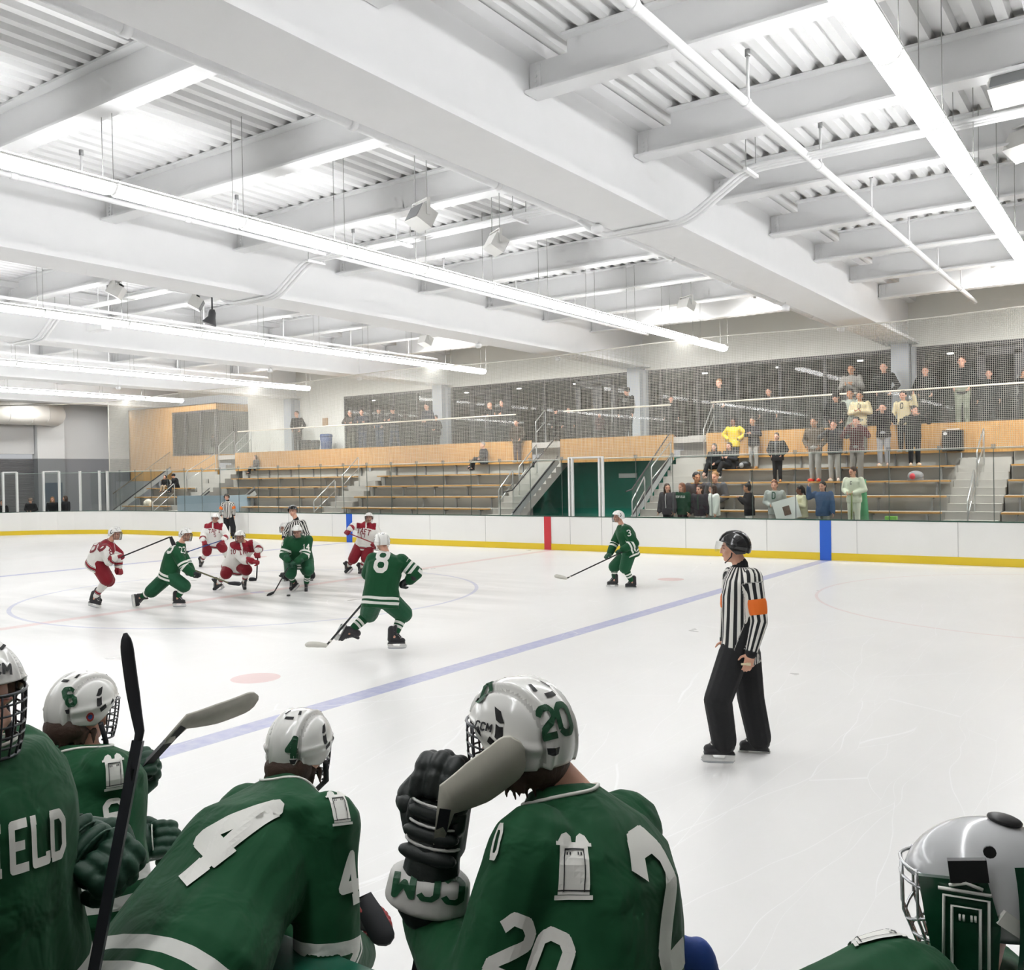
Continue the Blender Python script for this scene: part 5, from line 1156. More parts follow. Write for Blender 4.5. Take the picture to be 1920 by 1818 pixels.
# 3 linesman far back left
def official(label, J, vox=0.014, arms=True, name='person', vis=True, hm=HELM_B):
    J['gloved'] = False
    base = tuple(np.array([*((J['hpL']+J['hpR'])/2)[:2], 0.0])); root = make_body(name, J, SKIN, base, max(0.006, vox*0.7), label)
    mb = MB(); mb.loft(torso_rings(J, 0.03, hem=-0.03)); sleeves(J, mb, (0.08, 0.07, 0.05)); me, co = remesh(mb, vox, 2)
    pel = (J['hpL']+J['hpR'])/2; sp = nrm(J['neck']-pel); lat = nrm(J['shR']-J['shL']); lat = nrm(lat-sp*(lat@sp)); fw = np.cross(sp, lat)
    q = np.arctan2((co-pel)@fw/0.135, (co-pel)@lat/0.20); u = q*0.20; best = seg_t(co, pel, J['neck'])[1]-0.13; amb = np.zeros(len(co)); cuf = np.zeros(len(co))
    for k in 'LR':
        for a, b, o in (('sh', 'el', 0), ('el', 'wr', 0)):
            t, dd = seg_t(co, J[a+k], J[b+k]); dd = dd-0.03+np.where((t < 0.12) & (a == 'sh'), 0.2, 0); ax = nrm(J[b+k]-J[a+k]); s1 = nrm(sp*0.2+fw-ax*((sp*0.2+fw)@ax)) ; s2 = np.cross(ax, s1)
            D = co-J[a+k]; ang = np.arctan2(D@s2, D@s1)*0.075; mk = dd < best; u = np.where(mk, ang, u)
            if a == 'sh': amb = np.where(mk & (t > 0.52) & (t < 0.86), 1, amb)
            else: cuf = np.where(mk & (t > 0.93), 1, cuf)
            best = np.minimum(best, dd)
    set_attr(me, 'sc', u); set_attr(me, 'cuf', cuf); place(me, co, base)
    if 'referee_stripes' not in MATS:
        m, nt, b = nodes_of('referee_stripes'); N = nt.nodes.new; a = N('ShaderNodeAttribute'); a.attribute_name = 'sc'; c = N('ShaderNodeAttribute'); c.attribute_name = 'cuf'
        m1 = N('ShaderNodeMath'); m1.operation = 'MULTIPLY_ADD'; m1.inputs[1].default_value = 1/0.058; m1.inputs[2].default_value = 50.0; lk(nt, a.outputs['Fac'], m1.inputs[0])
        m2 = N('ShaderNodeMath'); m2.operation = 'FRACT'; lk(nt, m1.outputs[0], m2.inputs[0]); m3 = N('ShaderNodeMath'); m3.operation = 'GREATER_THAN'; m3.inputs[1].default_value = 0.5; lk(nt, m2.outputs[0], m3.inputs[0])
        m4 = N('ShaderNodeMath'); m4.operation = 'MAXIMUM'; lk(nt, m3.outputs[0], m4.inputs[0]); lk(nt, c.outputs['Fac'], m4.inputs[1])
        mx = N('ShaderNodeMix'); mx.data_type = 'RGBA'; lk(nt, m4.outputs[0], mx.inputs[0]); mx.inputs[6].default_value = (*rgb('#dedcd5'), 1); mx.inputs[7].default_value = (*rgb('#17181a'), 1); lk(nt, mx.outputs[2], b.inputs['Base Color']); b.inputs['Roughness'].default_value = 0.8
    part('striped_jersey', me, MATS['referee_stripes'], root)
    if arms:
        for k in 'LR':
            mb = MB(); a, b = J['sh'+k], J['el'+k]; rcone(mb, a*0.42+b*0.58, a*0.24+b*0.76, 0.082, 0.079); me, c2 = remesh(mb, vox*0.6, 1); place(me, c2, base); part('armband', me, mat('armband_orange', '#e8701c', 0.7), root)
    make_legs(root, J, mat('trouser_black', '#17181a', 0.85, bump=0.4, bscale=9, bdist=0.03), base, vox, r=(0.125, 0.112, 0.102), seat=0.02)
    mb = MB(); c = J['neck']; rcone(mb, c-sp*0.03, c+sp*0.02, 0.075, 0.066); me, c2 = remesh(mb, vox*0.6, 1); place(me, c2, base); part('collar', me, MATS['trouser_black'], root)
    skates(root, J, base); h, f, r, u_ = helmet(root, J, base, hm, cage=False)
    if vis: visor(h)
    return root, base, J
d = depth_of(at_y(430, 1000, 24.75)); b0 = at_z(428, 1012, 0.0); s_ = 0.98
J = PJ(d, dict(hpL=(432, 967), hpR=(424, 967), spine=(427, 958), shL=(436, 944), shR=(419, 944), neck=(427, 939), head=(425, 932, -.02), elL=(439, 955, .0), wrL=(439, 966, -.08), hdL=(440, 970, -.1), elR=(413, 956), wrR=(415, 966, -.08), hdR=(417, 970, -.1),
    knL=(437, 988), anL=(437, 1003), toL=(439, 1008, -.15), knR=(425, 988), anR=(424, 1002), toR=(422, 1008, -.15)), look=-CF, s=1.0)
official('striped official with orange armbands standing by the far boards at the left', J)
# 4 white TAFT 5
d = dice(395, 1062); J = PJ(d, dict(hpL=(410, 1017, .0), hpR=(390, 1017, .0), spine=(400, 1005, -.1), shL=(416, 987, -.1), shR=(388, 988, -.1), neck=(402, 978, -.15), head=(404, 972, -.25),
    elL=(426, 1004, -.2), wrL=(420, 1010, -.4), hdL=(416, 1016, -.45), elR=(382, 1003, -.2), wrR=(380, 1012, -.4), hdR=(383, 1017, -.45),
    knL=(418, 1028, -.15), anL=(430, 1052, .0), toL=(434, 1060, -.1), knR=(388, 1034, -.2), anR=(377, 1052, .0), toR=(372, 1062, -.15)), look=-CF-UPZ*0.15, s=0.98)
P = player('white and dark red hockey player number 5 facing the camera behind the face-off', J, 'w')
num(P, 'TAFT', 402, 995, d-.1, 0.10, RLET, ws=0.95); num(P, '5', 403, 1003, d-.1, 0.09, RLET)
stick(at(415, 1013, d-.5), at(352, 1034, d-.5), -CR+CD*0.3, 'blue shafted stick held across by white player 5', SHBL, TAPEB, L=0.22)
# 5 white TAFT 10, bent low
d = dice(420, 1105); J = PJ(d, dict(hpL=(448, 1058, .0), hpR=(430, 1062, .0), spine=(446, 1044, -.15), shL=(472, 1020, -.2), shR=(438, 1028, -.25), neck=(455, 1014, -.3), head=(450, 1006, -.38),
    elL=(486, 1028, -.3), wrL=(484, 1032, -.45), hdL=(483, 1040, -.5), elR=(458, 1050, -.4), wrR=(472, 1052, -.55), hdR=(484, 1054, -.6),
    knL=(462, 1068, -.25), anL=(458, 1092, -.05), toL=(462, 1106, -.15), knR=(424, 1075, -.2), anR=(408, 1094, -.05), toR=(394, 1104, -.1)), look=-CF-CR*0.15-UPZ*0.25, s=0.98)
P = player('white and dark red hockey player number 10 crouching left of the face-off', J, 'w')
num(P, 'TAFT', 461, 1032, d-.3, 0.11, RLET, up=UPZ*0.9-CR*0.2); num(P, '10', 437, 1034, d-.3, 0.09, RLET)
stick(at(484, 1028, d-.5), at(481, 1086, d-.5), -CR+CD*-0.1, 'dark stick held upright by crouching white player 10', SHB, TAPEB, L=0.18)
# 6 white helmet player behind the referee (dark green shoulder)
d = dice(545, 1090)+0.5; J = PJ(d, dict(hpL=(560, 1042, .1), hpR=(545, 1045, -.1), spine=(548, 1030), shL=(552, 1010, .15), shR=(540, 1012, -.15), neck=(542, 1002), head=(534, 990, .02),
    elL=(556, 1030, .1), wrL=(550, 1045, .1), elR=(536, 1030, -.2), wrR=(540, 1046, -.2), knL=(574, 1070, .1), anL=(580, 1082, .2), toL=(578, 1094, .1), knR=(545, 1072, -.1), anR=(535, 1082, .1), toR=(530, 1092, .1)), look=-CR-CF*0.4-UPZ*0.1, s=0.95)
player('hockey player in a white helmet mostly hidden behind the referee and green player 14', J, 'g')
# 7 referee at the face-off
d = dice(552, 1090)+0.2; J = PJ(d, dict(hpL=(562, 1020, .0), hpR=(548, 1020, .0), spine=(556, 1005, -.05), shL=(568, 980, -.05), shR=(543, 984, -.05), neck=(555, 974, -.05), head=(549, 958, -.1),
    elL=(576, 1002, .0), wrL=(572, 1012, -.25), elR=(534, 1000, -.1), wrR=(532, 1008, -.3), hdR=(531, 1016, -.35), knL=(572, 1052, -.1), anL=(584, 1080), toL=(585, 1092, -.15), knR=(546, 1055, -.1), anR=(538, 1082), toR=(530, 1092, -.15)), look=-CF-CR*0.1-UPZ*0.1, s=1.02)
official('striped referee in a black helmet dropping the puck at the face-off', J, arms=False)
# 8 green 14
d = dice(560, 1108); J = PJ(d, dict(hpL=(575, 1048, .1), hpR=(545, 1050, .1), spine=(560, 1035, -.1), shL=(578, 1012, -.2), shR=(540, 1015, -.2), neck=(559, 1005, -.25), head=(557, 997, -.35),
    elL=(572, 1042, -.35), wrL=(558, 1052, -.5), hdL=(548, 1056, -.55), elR=(532, 1040, -.3), wrR=(540, 1050, -.45), hdR=(545, 1062, -.5),
    knL=(578, 1068, -.2), anL=(574, 1096, .0), toL=(573, 1108, -.2), knR=(545, 1074, -.2), anR=(550, 1092, .0), toR=(540, 1102, -.1)), look=-CF-UPZ*0.3, s=1.0)
P = player('green hockey player number 14 bent over for the face-off, facing the camera', J, 'g', cuff_off=0.18)
num(P, '14', 574, 1025, d-.3, 0.11, WLET, ws=0.8); num(P, '4', 530, 1018, d-.3, 0.1, WLET)
stick(at(548, 1050, d-.5), at(514, 1110, d-.55), -CR*0.3+CD*0.2-CF, 'dark stick of green player 14 with its blade on the ice', SHB, TAPEB, L=0.22)
# 9 white TAFT 17
d = dice(668, 1075); J = PJ(d, dict(hpL=(694, 1020, .0), hpR=(676, 1020, .0), spine=(688, 1008, -.05), shL=(702, 988, -.05), shR=(674, 988, -.05), neck=(688, 978, -.08), head=(692, 971, -.12),
    elL=(710, 1004, -.1), wrL=(706, 1016, -.3), hdL=(700, 1020, -.35), elR=(662, 986, -.15), wrR=(656, 992, -.3), hdR=(649, 998, -.35),
    knL=(686, 1046, -.15), anL=(676, 1064, .0), toL=(670, 1074, -.1), knR=(662, 1048, -.15), anR=(652, 1062, .0), toR=(642, 1072, -.1)), look=-CF, s=0.98)
P = player('white and dark red hockey player number 17 in front of the far blue stripe', J, 'w')
num(P, 'TAFT', 682, 996, d-.2, 0.12, RLET, up=UPZ+CR*0.25); num(P, '17', 680, 1004, d-.2, 0.10, RLET)
stick(at(655, 1000, d-.35), at(706, 1020, d-.5), CR+CD*0.3, 'dark stick held across the body by white player 17', SHR, TAPEB, L=0.2)
# 10 green 8 seen from behind
d = dice(735, 1222); J = PJ(d, dict(hpL=(700, 1122, .0), hpR=(730, 1126, .0), spine=(715, 1085, .05), shL=(700, 1050, .1), shR=(752, 1052, .1), neck=(722, 1034, .12), head=(716, 1017, .2),
    elL=(690, 1075, .25), wrL=(706, 1090, .5), hdL=(712, 1098, .55), elR=(780, 1074, .1), wrR=(768, 1086, .1), hdR=(756, 1094, .15),
    knL=(692, 1150, .25), anL=(655, 1185, .1), toL=(645, 1212, .2), knR=(756, 1150, .15), anR=(738, 1194, .0), toR=(744, 1215, .0)), look=CF-CR*0.4-UPZ*0.15, s=1.0)
J['ftL'] = nrm(CD*0.9-CR*0.5+CF*0.2); J['fuL'] = nrm(CR*0.8+UPZ*0.5); J['ftR'] = nrm(CR*0.9+CF*0.1); J['fuR'] = UPZ
P = player('green hockey player number 8 seen from behind, striding left in mid rink', J, 'g', vox=0.011, hem=0.02, cuff_off=0.13, gm=GBLK)
num(P, '8', 716, 1050, d, 0.30, WLET, wd=1.1, up=UPZ+CR*0.15, ws=0.8, grid=0.02)
stick(at(700, 1108, d+.3), at(612, 1210, d-.15), -CR-UPZ*0.1-CD*0.25, 'black stick with white taped blade of green player 8', SHB, TAPEW, L=0.3)
# 11 green 3
d = dice(1160, 1100); J = PJ(d, dict(hpL=(1180, 1036, -.12), hpR=(1182, 1032, .14), spine=(1180, 1018), shL=(1173, 993, -.18), shR=(1166, 990, .18), neck=(1165, 983), head=(1159, 969),
    elL=(1190, 1018, -.24), wrL=(1168, 1030, -.3), hdL=(1152, 1036, -.3), elR=(1152, 1018, .2), wrR=(1144, 1036, .1), hdR=(1138, 1042, .05),
    knL=(1172, 1064, -.14), anL=(1186, 1092, -.1), toL=(1172, 1100, -.1), knR=(1152, 1062, .15), anR=(1152, 1088, .1), toR=(1138, 1098, .1)), look=-CR-CF*0.25-UPZ*0.05, s=0.98)
J['ftL'] = -CR; J['ftR'] = -CR
P = player('green hockey player number 3 gliding left near the far boards, right of the red stripe', J, 'g', cuff_off=0.10)
num(P, '3', 1179, 999, d-.2, 0.12, WLET, ws=0.9, up=UPZ-CR*0.2); num(P, 'D', 1168, 985, d-.2, 0.05, WLET, wd=3)
stick(at(1172, 1032, d-.35), at(1062, 1084, d-.3), -CR-CD*0.28, 'black and red stick with white blade held by green player 3', SHB, TAPEW, L=0.26)
# 12 linesman in the right foreground, rear three-quarter view, walking left
d = dice(1345, 1425); J = PJ(d, dict(hpL=(1366, 1228, -.12), hpR=(1402, 1226, .06), spine=(1388, 1160, -.02), shL=(1412, 1082, -.17), shR=(1372, 1078, .17), neck=(1388, 1062), head=(1376, 1027, .0),
    elL=(1424, 1165, -.22), wrL=(1408, 1225, -.26), hdL=(1399, 1262, -.28), elR=(1366, 1150, .2), wrR=(1360, 1200, .12), hdR=(1358, 1215, .1),
    knL=(1346, 1312, -.22), anL=(1358, 1392, -.14), toL=(1318, 1412, -.14), knR=(1408, 1310, .16), anR=(1424, 1386, .2), toR=(1385, 1400, .2)), look=-CR*0.92+CF*0.35-UPZ*0.05, s=1.04)
J['hpL'], J['hpR'] = at(1376, 1226, d-.10), at(1398, 1226, d+.10)
J['ftL'] = -CR+CF*0.1; J['ftR'] = -CR+CF*0.25; J['thL'] = nrm(-CR*0.9+UPZ*0.2); J['pmL'] = nrm(CF)
root, base, J = official('large striped official with orange armband standing alone on the ice at right', J, vox=0.008)
mb = MB(); c = J['wrL']+J['hdL']*0.085; mb.tube([c-CR*0.065-CF*0.02, c-CR*0.02-CF*0.02], 0.009, 8); mb.tube([c-CR*0.02-CF*0.02, c+CR*0.012-CF*0.02], 0.013, 10); w = mb.build('whistle', mat('whistle_ivory', '#e4d9b8', 0.3), None, c); tag(w, 'small ivory finger whistle on the hand of the large official', 'whistle')
mb = MB(); mb.tube([tuple(J['head']+nrm(J['look'])*0.03+V(0, 0, .0)-CF*0.085), tuple(J['head']+nrm(J['look'])*0.04-CF*0.07-V(0, 0, .07)), tuple(J['head']+nrm(J['look'])*0.075-V(0, 0, 0.125))], 0.006, 6); mb.build('chin_strap', TAPEB, root, base)
mb = MB(); c = at(1369, 1110, d-.35)
cc, _, _, _ = BVHTree.FromPolygons([tuple(v.co+Vector(base)) for v in root.children[0].data.vertices], [tuple(p.vertices) for p in root.children[0].data.polygons]).find_nearest(Vector(at(1369, 1112, d-.12)))
decal(root.children[0], base, BVHTree.FromPolygons([tuple(v.co+Vector(base)) for v in root.children[0].data.vertices], [tuple(p.vertices) for p in root.children[0].data.polygons]), [[(-2, 2.5), (2, 2.5), (2, -1.2), (0, -2.6), (-2, -1.2)]], at(1371, 1112, d-.1), toc(at(1371, 1112, d))-CR*0.4, UPZ, 0.125, mat('badge_orange', '#e39a78', 0.6), 'chest_badge', off=0.006)
# puck
p = at_z(541, 1118, 0.0); mb = MB(); mb.tube([(p[0], p[1], 0.012), (p[0], p[1], 0.015), (p[0], p[1], 0.035), (p[0], p[1], 0.038)], [0.036, 0.038, 0.038, 0.036], 20); mb.build('hockey_puck', mat('puck_rubber', '#151515', 0.7)); o = bpy.data.objects['hockey_puck']; tag(o, 'black puck on the ice below green player 14', 'puck')
# ================================================================ spectators
PALETTE = {}
def cl(c, r=0.85):
    k = 'cloth_'+c.strip('#')
    return MATS[k] if k in MATS else mat(k, c, r, bump=0.35, bscale=9, bdist=0.03, spec=0.2)
def spect(px, py, Y, fl, label, top, legs, shoe='#202124', hair=('short', 'brown'), skin=None, turn=0.0, look=None, arms='down', lean=0.05, sit=None, lg='straight', top_r=1.0, letters=None, extra=None, skirt=False, group=None):
    H = at_y(px, py, Y); X = H[0]; k = 1.66 if sit is None else 0.83
    s = max(0.55, min(1.25, (H[2]-fl)/k)); h = 1.75*s; f = -math.pi/2+turn; lk_ = f if look is None else -math.pi/2+look
    J = standing((X, Y, fl), f, h, arms, lk_, lean, lg, sit)
    off = H-J['head']; off[2] = 0
    for q in list(J):
        if isinstance(J[q], np.ndarray) and q not in ('look', 'F', 'R', 'hdL', 'hdR'): J[q] = J[q]+off
    c_ = (J['shL']+J['shR'])/2
    for q in ('shL', 'shR', 'elL', 'elR', 'wrL', 'wrR'): J[q] = J[q]+J['R']*(0.035 if q[2] == 'R' else -0.035)*(1 if q[:2] != 'wr' else 0.4)
    J['hs'] = 1.15; hs = s*1.16; top_r = top_r*1.15
    base = (X, Y, fl); root = make_body('person', J, skin or SKIN, base, 0.0135, label, group=group)
    tr = top_r; o, co = make_top(root, J, cl(top) if isinstance(top, str) else top, base, 0.018, infl=0.02*tr, r=(0.066*tr, 0.058*tr, 0.048*tr), hem=0.03, name='jacket', noise=0.003)
    make_legs(root, J, cl(legs), base, 0.018, r=(0.108, 0.080, 0.066)); shoes(root, J, cl(shoe), base)
    if hair:
        kind, colr = hair
        if kind == 'cap':
            fr, rr_, uu = head_frame(J['look']); mb = MB(); c = J['head']; mb.ell(c+uu*0.045*J['s']-fr*0.01, [rr_*0.098*hs, fr*0.112*hs, uu*0.092*hs], 14, 10); mb.ell(c+uu*0.05*s+fr*0.11*s, [rr_*0.06*s, fr*0.05*s, uu*0.01], 12, 6)
            me, c2 = remesh(mb, 0.012, 1); D = c2-c; c2[(D@uu) < 0.02*s] += uu*0.0; place(me, c2, base); part('cap', me, cl(colr), root)
        elif kind == 'hood':
            fr, rr_, uu = head_frame(J['look']); mb = MB(); c = J['head']; mb.ell(c+uu*0.01-fr*0.025, [rr_*0.112*hs, fr*0.112*hs, uu*0.132*hs], 14, 10)
            me, c2 = remesh(mb, 0.012, 1); D = c2-c; k_ = (D@fr > 0.02*s); c2[k_] -= fr*((D@fr)[k_]-0.02*s)[:, None]; place(me, c2, base); part('hood', me, cl(colr), root)
        else:
            me, c2 = add_hair(kind, J['head'], J['look'], hs); place(me, c2, base); part('hair', me, HAIRS[colr], root)
    if letters:
        bv = bvh_of(co, o.data); c = J['spine']*0.3+(J['shL']+J['shR'])/2*0.7; tx, hh, mt = letters; decal(o, base, bv, glyph_tris(tx, 1.0, 1.3), c, J['F'], UPZ, hh, mt, 'lettering', off=0.008, grid=0.05, wscale=0.8)
    if extra: extra(root, J, base)
    return root, J, base
def scarf(c):
    def f(root, J, base): mb = MB(); mb.tube([J['neck']+V(0, 0, .02)+J['F']*0.08, J['neck']+V(0, 0, .0)+J['R']*0.07, J['neck']-J['F']*0.06, J['neck']-J['R']*0.07, J['neck']+J['F']*0.09, J['neck']+J['F']*0.12-V(0, 0, .25)], 0.03, 8); mb.build('scarf', cl(c), root, base)
    return f
def inner(c, w=0.075):
    "strip of shirt showing in an open jacket"
    def f(root, J, base):
        o = [x for x in root.children if x.name.startswith('jacket')][0]; co = np.array([tuple(v.co) for v in o.data.vertices])+np.array(base)
        decal(o, base, bvh_of(co, o.data), [[(-w*14, 9), (w*14, 9), (w*12, -12), (-w*12, -12)]], J['spine']*0.5+(J['shL']+J['shR'])/2*0.5, J['F'], UPZ, 0.12, cl(c), 'shirt_front', off=0.006, grid=0.05)
    return f
B_, FL, CZ = (lambda r: zt(r)+0.42), 0.40, 3.68
BY = lambda r: yr(r)+0.14
D1, D2, D3, NAVY = '#1c1d20', '#2b2c30', '#3a3a3f', '#23293a'
# behind the far left corner glass
spect(57, 938, 25.0, 0.0, 'person in a dark coat and pale knit hat behind the corner glass, leftmost fully seen', D1, D1, hair=('cap', '#8d7d70'), turn=0.7, arms='front')
spect(4, 942, 23.3, 0.0, 'person in a dark coat cut by the left edge behind the corner glass', D1, D1, hair=('short', 'brown'), turn=0.7)
spect(98, 936, 25.8, 0.0, 'person with long fair hair and dark coat behind the corner glass door', D1, D1, hair=('long', 'light'), turn=0.9, look=0.9)
spect(122, 934, 26.4, 0.0, 'person with brown hair looking left right of the corner glass door', D2, D2, hair=('bob', 'brown'), turn=0.2, look=-0.6)
# seated pair far left and the person in the corner room
spect(309, 894, BY(3), B_(3), 'seated person in dark hooded coat and tan trousers on the far left benches', D1, '#a89880', '#4a3324', hair=('hood', D1), turn=0.4, arms='lap', sit=0.42, lean=0.2)
spect(325, 891, BY(3)+0.05, B_(3), 'seated person in a dark cap and coat beside the one in tan trousers', D1, D2, hair=('cap', D1), turn=-0.1, look=-0.5, arms='lap', sit=0.42, lean=0.25)
spect(399, 817, 30.7, CZ, 'person in dark top and pale trousers inside the timber corner room', '#5c5d60', '#b0a898', hair=('short', 'brown'), turn=-0.8, arms='front')
spect(479, 857, 29.9, B_(5), 'person in a dark coat seated alone on the top bench below the left balustrade', D3, D1, '#1c1d20', hair=('bob', 'brown'), turn=-0.4, arms='lap', sit=0.42, top_r=1.15)
# standing at the balustrade, left to right
spect(556, 776, 30.9, CZ, 'man in black zip jacket standing alone with hands in pockets on the upper concourse', D1, D2, turn=0.25, arms='pocket')
spect(656, 774, 30.6, CZ, 'leftmost of four men leaning on the upper rail, in a dark brown jacket', '#38322f', '#5d5a4e', hair=('short', 'grey'), turn=0.5, arms='rail', lean=0.15)
spect(678, 772, 30.6, CZ, 'second of four men at the upper rail, in a navy jacket and jeans', NAVY, '#33415a', turn=0.6, arms='rail', lean=0.2)
spect(710, 768, 30.7, CZ, 'third of four men at the upper rail, dark cap and white shirt collar', D2, '#3b4a60', hair=('cap', D1), turn=0.2, arms='pocket', extra=inner('#d8d8d4', 0.02))
spect(736, 768, 30.7, CZ, 'fourth of four men at the upper rail, dark cap and legs crossed', D2, '#39465a', hair=('cap', D2), turn=-0.1, look=0.0, arms='rail', lean=0.12, lg='step')
spect(800, 762, 30.7, CZ, 'man in dark clothes at the rail just left of the column', NAVY, D1, hair=('short', 'black'), arms='front')
spect(817, 783, 31.3, CZ-0.15, 'seated dark figure behind the rail right beside the column', D1, D1, hair=('short', 'black'), arms='front')
spect(918, 759, 30.6, CZ, 'bald man leaning over the upper rail with folded hands', D1, D1, hair=None, turn=-0.2, arms='rail', lean=0.25)
spect(941, 755, 30.7, CZ, 'woman with long dark hair leaning on the upper rail next to a bald man', D2, D1, hair=('long', 'black'), arms='rail', lean=0.15)
spect(905, 834, 29.75, B_(5), 'man in a grey top seated with crossed legs on the top bench', D2, D1, hair=('short', 'grey'), turn=-0.5, arms='lap', sit=0.42, lg='cross')
spect(968, 792, 29.8, B_(5), 'man in brown jacket standing on the top bench below the rail', '#3d342c', '#4a3c3a', '#c9c9c9', hair=('short', 'black'), turn=0.1, arms='pocket')
spect(1042, 770, 31.3, CZ, 'person in black walking on the concourse behind the stair head', D1, D1, hair=('cap', D1), turn=1.2, arms='down')
spect(1066, 768, 31.5, CZ, 'dark figure seen just right of the one walking by the stair head', D1, D1, hair=('short', 'black'), turn=0.3)
spect(1124, 778, 31.6, CZ, 'person in dark red standing in the shade behind the centre balustrade', '#41282a', D1, hair=('short', 'black'), arms='front')
spect(1175, 733, 30.8, CZ, 'tall man in black hoodie with pale chest print beside the centre column', D1, D1, hair=('cap', D1), turn=-0.2, arms=('down', 'down'), letters=('DEER', 0.09, mat('print_grey', '#9a9a98', 0.7)))
spect(1258, 748, 31.2, CZ, 'dark clothed person behind the right hand stair head', D1, D1, hair=('short', 'black'), turn=0.5)
spect(1348, 718, 30.8, CZ, 'man in black jacket standing alone behind the right balustrade', D1, D2, hair=('short', 'light'), arms='pocket')
spect(1441, 734, 31.6, CZ-0.2, 'dark haired seated person low behind the right balustrade', D1, D1, hair=('short', 'black'))
spect(1596, 692, 30.9, CZ, 'person in a grey sweatshirt with clasped hands behind the right balustrade', '#8d8b86', D3, hair=('short', 'black'), skin=SKINM, arms='phone')
spect(1657, 688, 30.9, CZ, 'person in black sweater behind the right balustrade near the column', D1, D2, hair=('short', 'black'), arms='pocket')
spect(1735, 695, 31.0, CZ, 'person in dark jacket right of the column behind the balustrade', D1, D1, hair=('short', 'brown'), arms='pocket')
spect(1803, 677, 30.9, CZ, 'tall man in black with pale trousers behind the balustrade at the right', D1, '#8c8f7e', hair=('short', 'brown'), arms='pocket')
spect(1854, 700, 31.6, CZ-0.1, 'dark figure far behind the balustrade near the right edge', D1, D1, hair=('short', 'black'))
spect(1921, 700, 30.9, CZ, 'person cut by the right edge behind the balustrade holding up a cup', D1, D1, hair=('short', 'brown'), skin=SKINM, arms='mouth')
# student block, upper rows
spect(1375, 791, BY(5), B_(4), 'girl with dark braids and yellow sweater standing on the fourth bench', '#e0c33c', D2, hair=('long', 'black'), skin=SKINDK, arms=('hip', 'hip'), top_r=1.15)
spect(1411, 789, BY(5)-0.3, B_(4), 'girl in black sleeveless top and grey sweatpants with folded arms, tan boots', '#27252a', '#9a9894', '#a87636', hair=('short', 'black'), skin=SKINM, arms='fold', turn=-0.2)
spect(1456, 818, BY(3), B_(3), 'woman in a long black parka, leggings and tan boots standing on the third bench', D1, D1, '#a87a45', hair=('pony', 'brown'), arms='pocket', top_r=1.2, extra=inner('#cfcfcf', 0.02))
spect(1339, 838, BY(4), B_(4), 'dark haired girl in black, left one of the pair sitting on the fourth bench', D1, D1, '#b9a49a', hair=('long', 'black'), turn=-0.1, arms='lap', sit=0.42, lg='cross')
spect(1367, 836, BY(4), B_(4), 'fair skinned girl in black sitting right of the seated pair, looking at a phone', D2, D1, '#c9c9c9', hair=('long', 'brown'), turn=-0.2, arms='phone', sit=0.42, lg='cross')
spect(1526, 791, BY(3), B_(3), 'boy in olive hoodie, grey sweatpants and bright red shoes on the third bench', '#5c5348', '#9b9b98', '#d8403c', hair=('short', 'black'), skin=SKINM, arms='pocket', top_r=1.15, turn=-0.2)
spect(1563, 796, BY(3), B_(3), 'boy in dark grey hoodie and white sneakers cupping hands at mouth, third bench', '#45464a', '#a0a09d', '#d9d7d0', hair=('short', 'brown'), arms='mouth', top_r=1.15)
spect(1605, 790, BY(3), B_(3), 'boy in a maroon sweater and grey trousers hands raised to his collar', '#54272d', '#8d8b88', '#e0ded8', hair=('short', 'black'), arms='face', top_r=1.15)
spect(1567, 744, BY(5), B_(5), 'boy in black sweater and black cap standing on the top bench behind others', D1, D2, hair=('cap', D1), arms='pocket', top_r=1.1)
DY = mat('cream_knit', '#d9cba3', 0.85, bump=0.3, bscale=60)
spect(1594, 738, BY(5)+0.1, B_(5), 'person in a pale grey sweater half hidden behind the cream letter sweater', '#a9b3a8', '#8d9488', hair=('short', 'black'), skin=SKINM)
spect(1612, 742, BY(5), B_(5), 'boy in a cream sweater with a black letter D and folded arms', DY, '#7e8078', hair=('short', 'black'), skin=SKINM, arms='fold', top_r=1.1, letters=('D', 0.14, BLET))
spect(1655, 764, BY(4), B_(4), 'boy in black hoodie and pale jeans with both fists up on the fourth bench', '#231f26', '#a3a5ab', '#d8d3c6', hair=('short', 'black'), arms='face', top_r=1.15)
spect(1693, 741, BY(5), B_(5), 'boy in a cream sweater with letter D raising a bottle to his side', DY, D1, '#d9d9d6', hair=('short', 'black'), arms=('up', 'down'), letters=('D', 0.15, BLET), turn=-0.15)
spect(1714, 769, BY(4), B_(4), 'boy all in black with cream shoes hands at mouth on the fourth bench', D1, D1, '#cfc6ae', hair=('short', 'black'), arms='mouth', turn=0.4, look=0.9, top_r=1.1)
# seated boys
spect(1306, 888, BY(2), B_(1), 'boy in grey and red hooded jacket seated low beside the stair', '#4d4749', D2, hair=('short', 'black'), skin=SKINM, turn=0.5, look=0.9, arms='lap', sit=0.42, lean=0.2, top_r=1.25, extra=inner('#a63232', 0.03))
spect(1340, 885, BY(2), B_(1), 'boy with light brown hair in open grey jacket seated behind the front girls', '#55565a', '#96948f', hair=('short', 'light'), turn=-0.1, arms='lap', sit=0.42, lean=0.15, top_r=1.25, extra=inner(D1, 0.035))
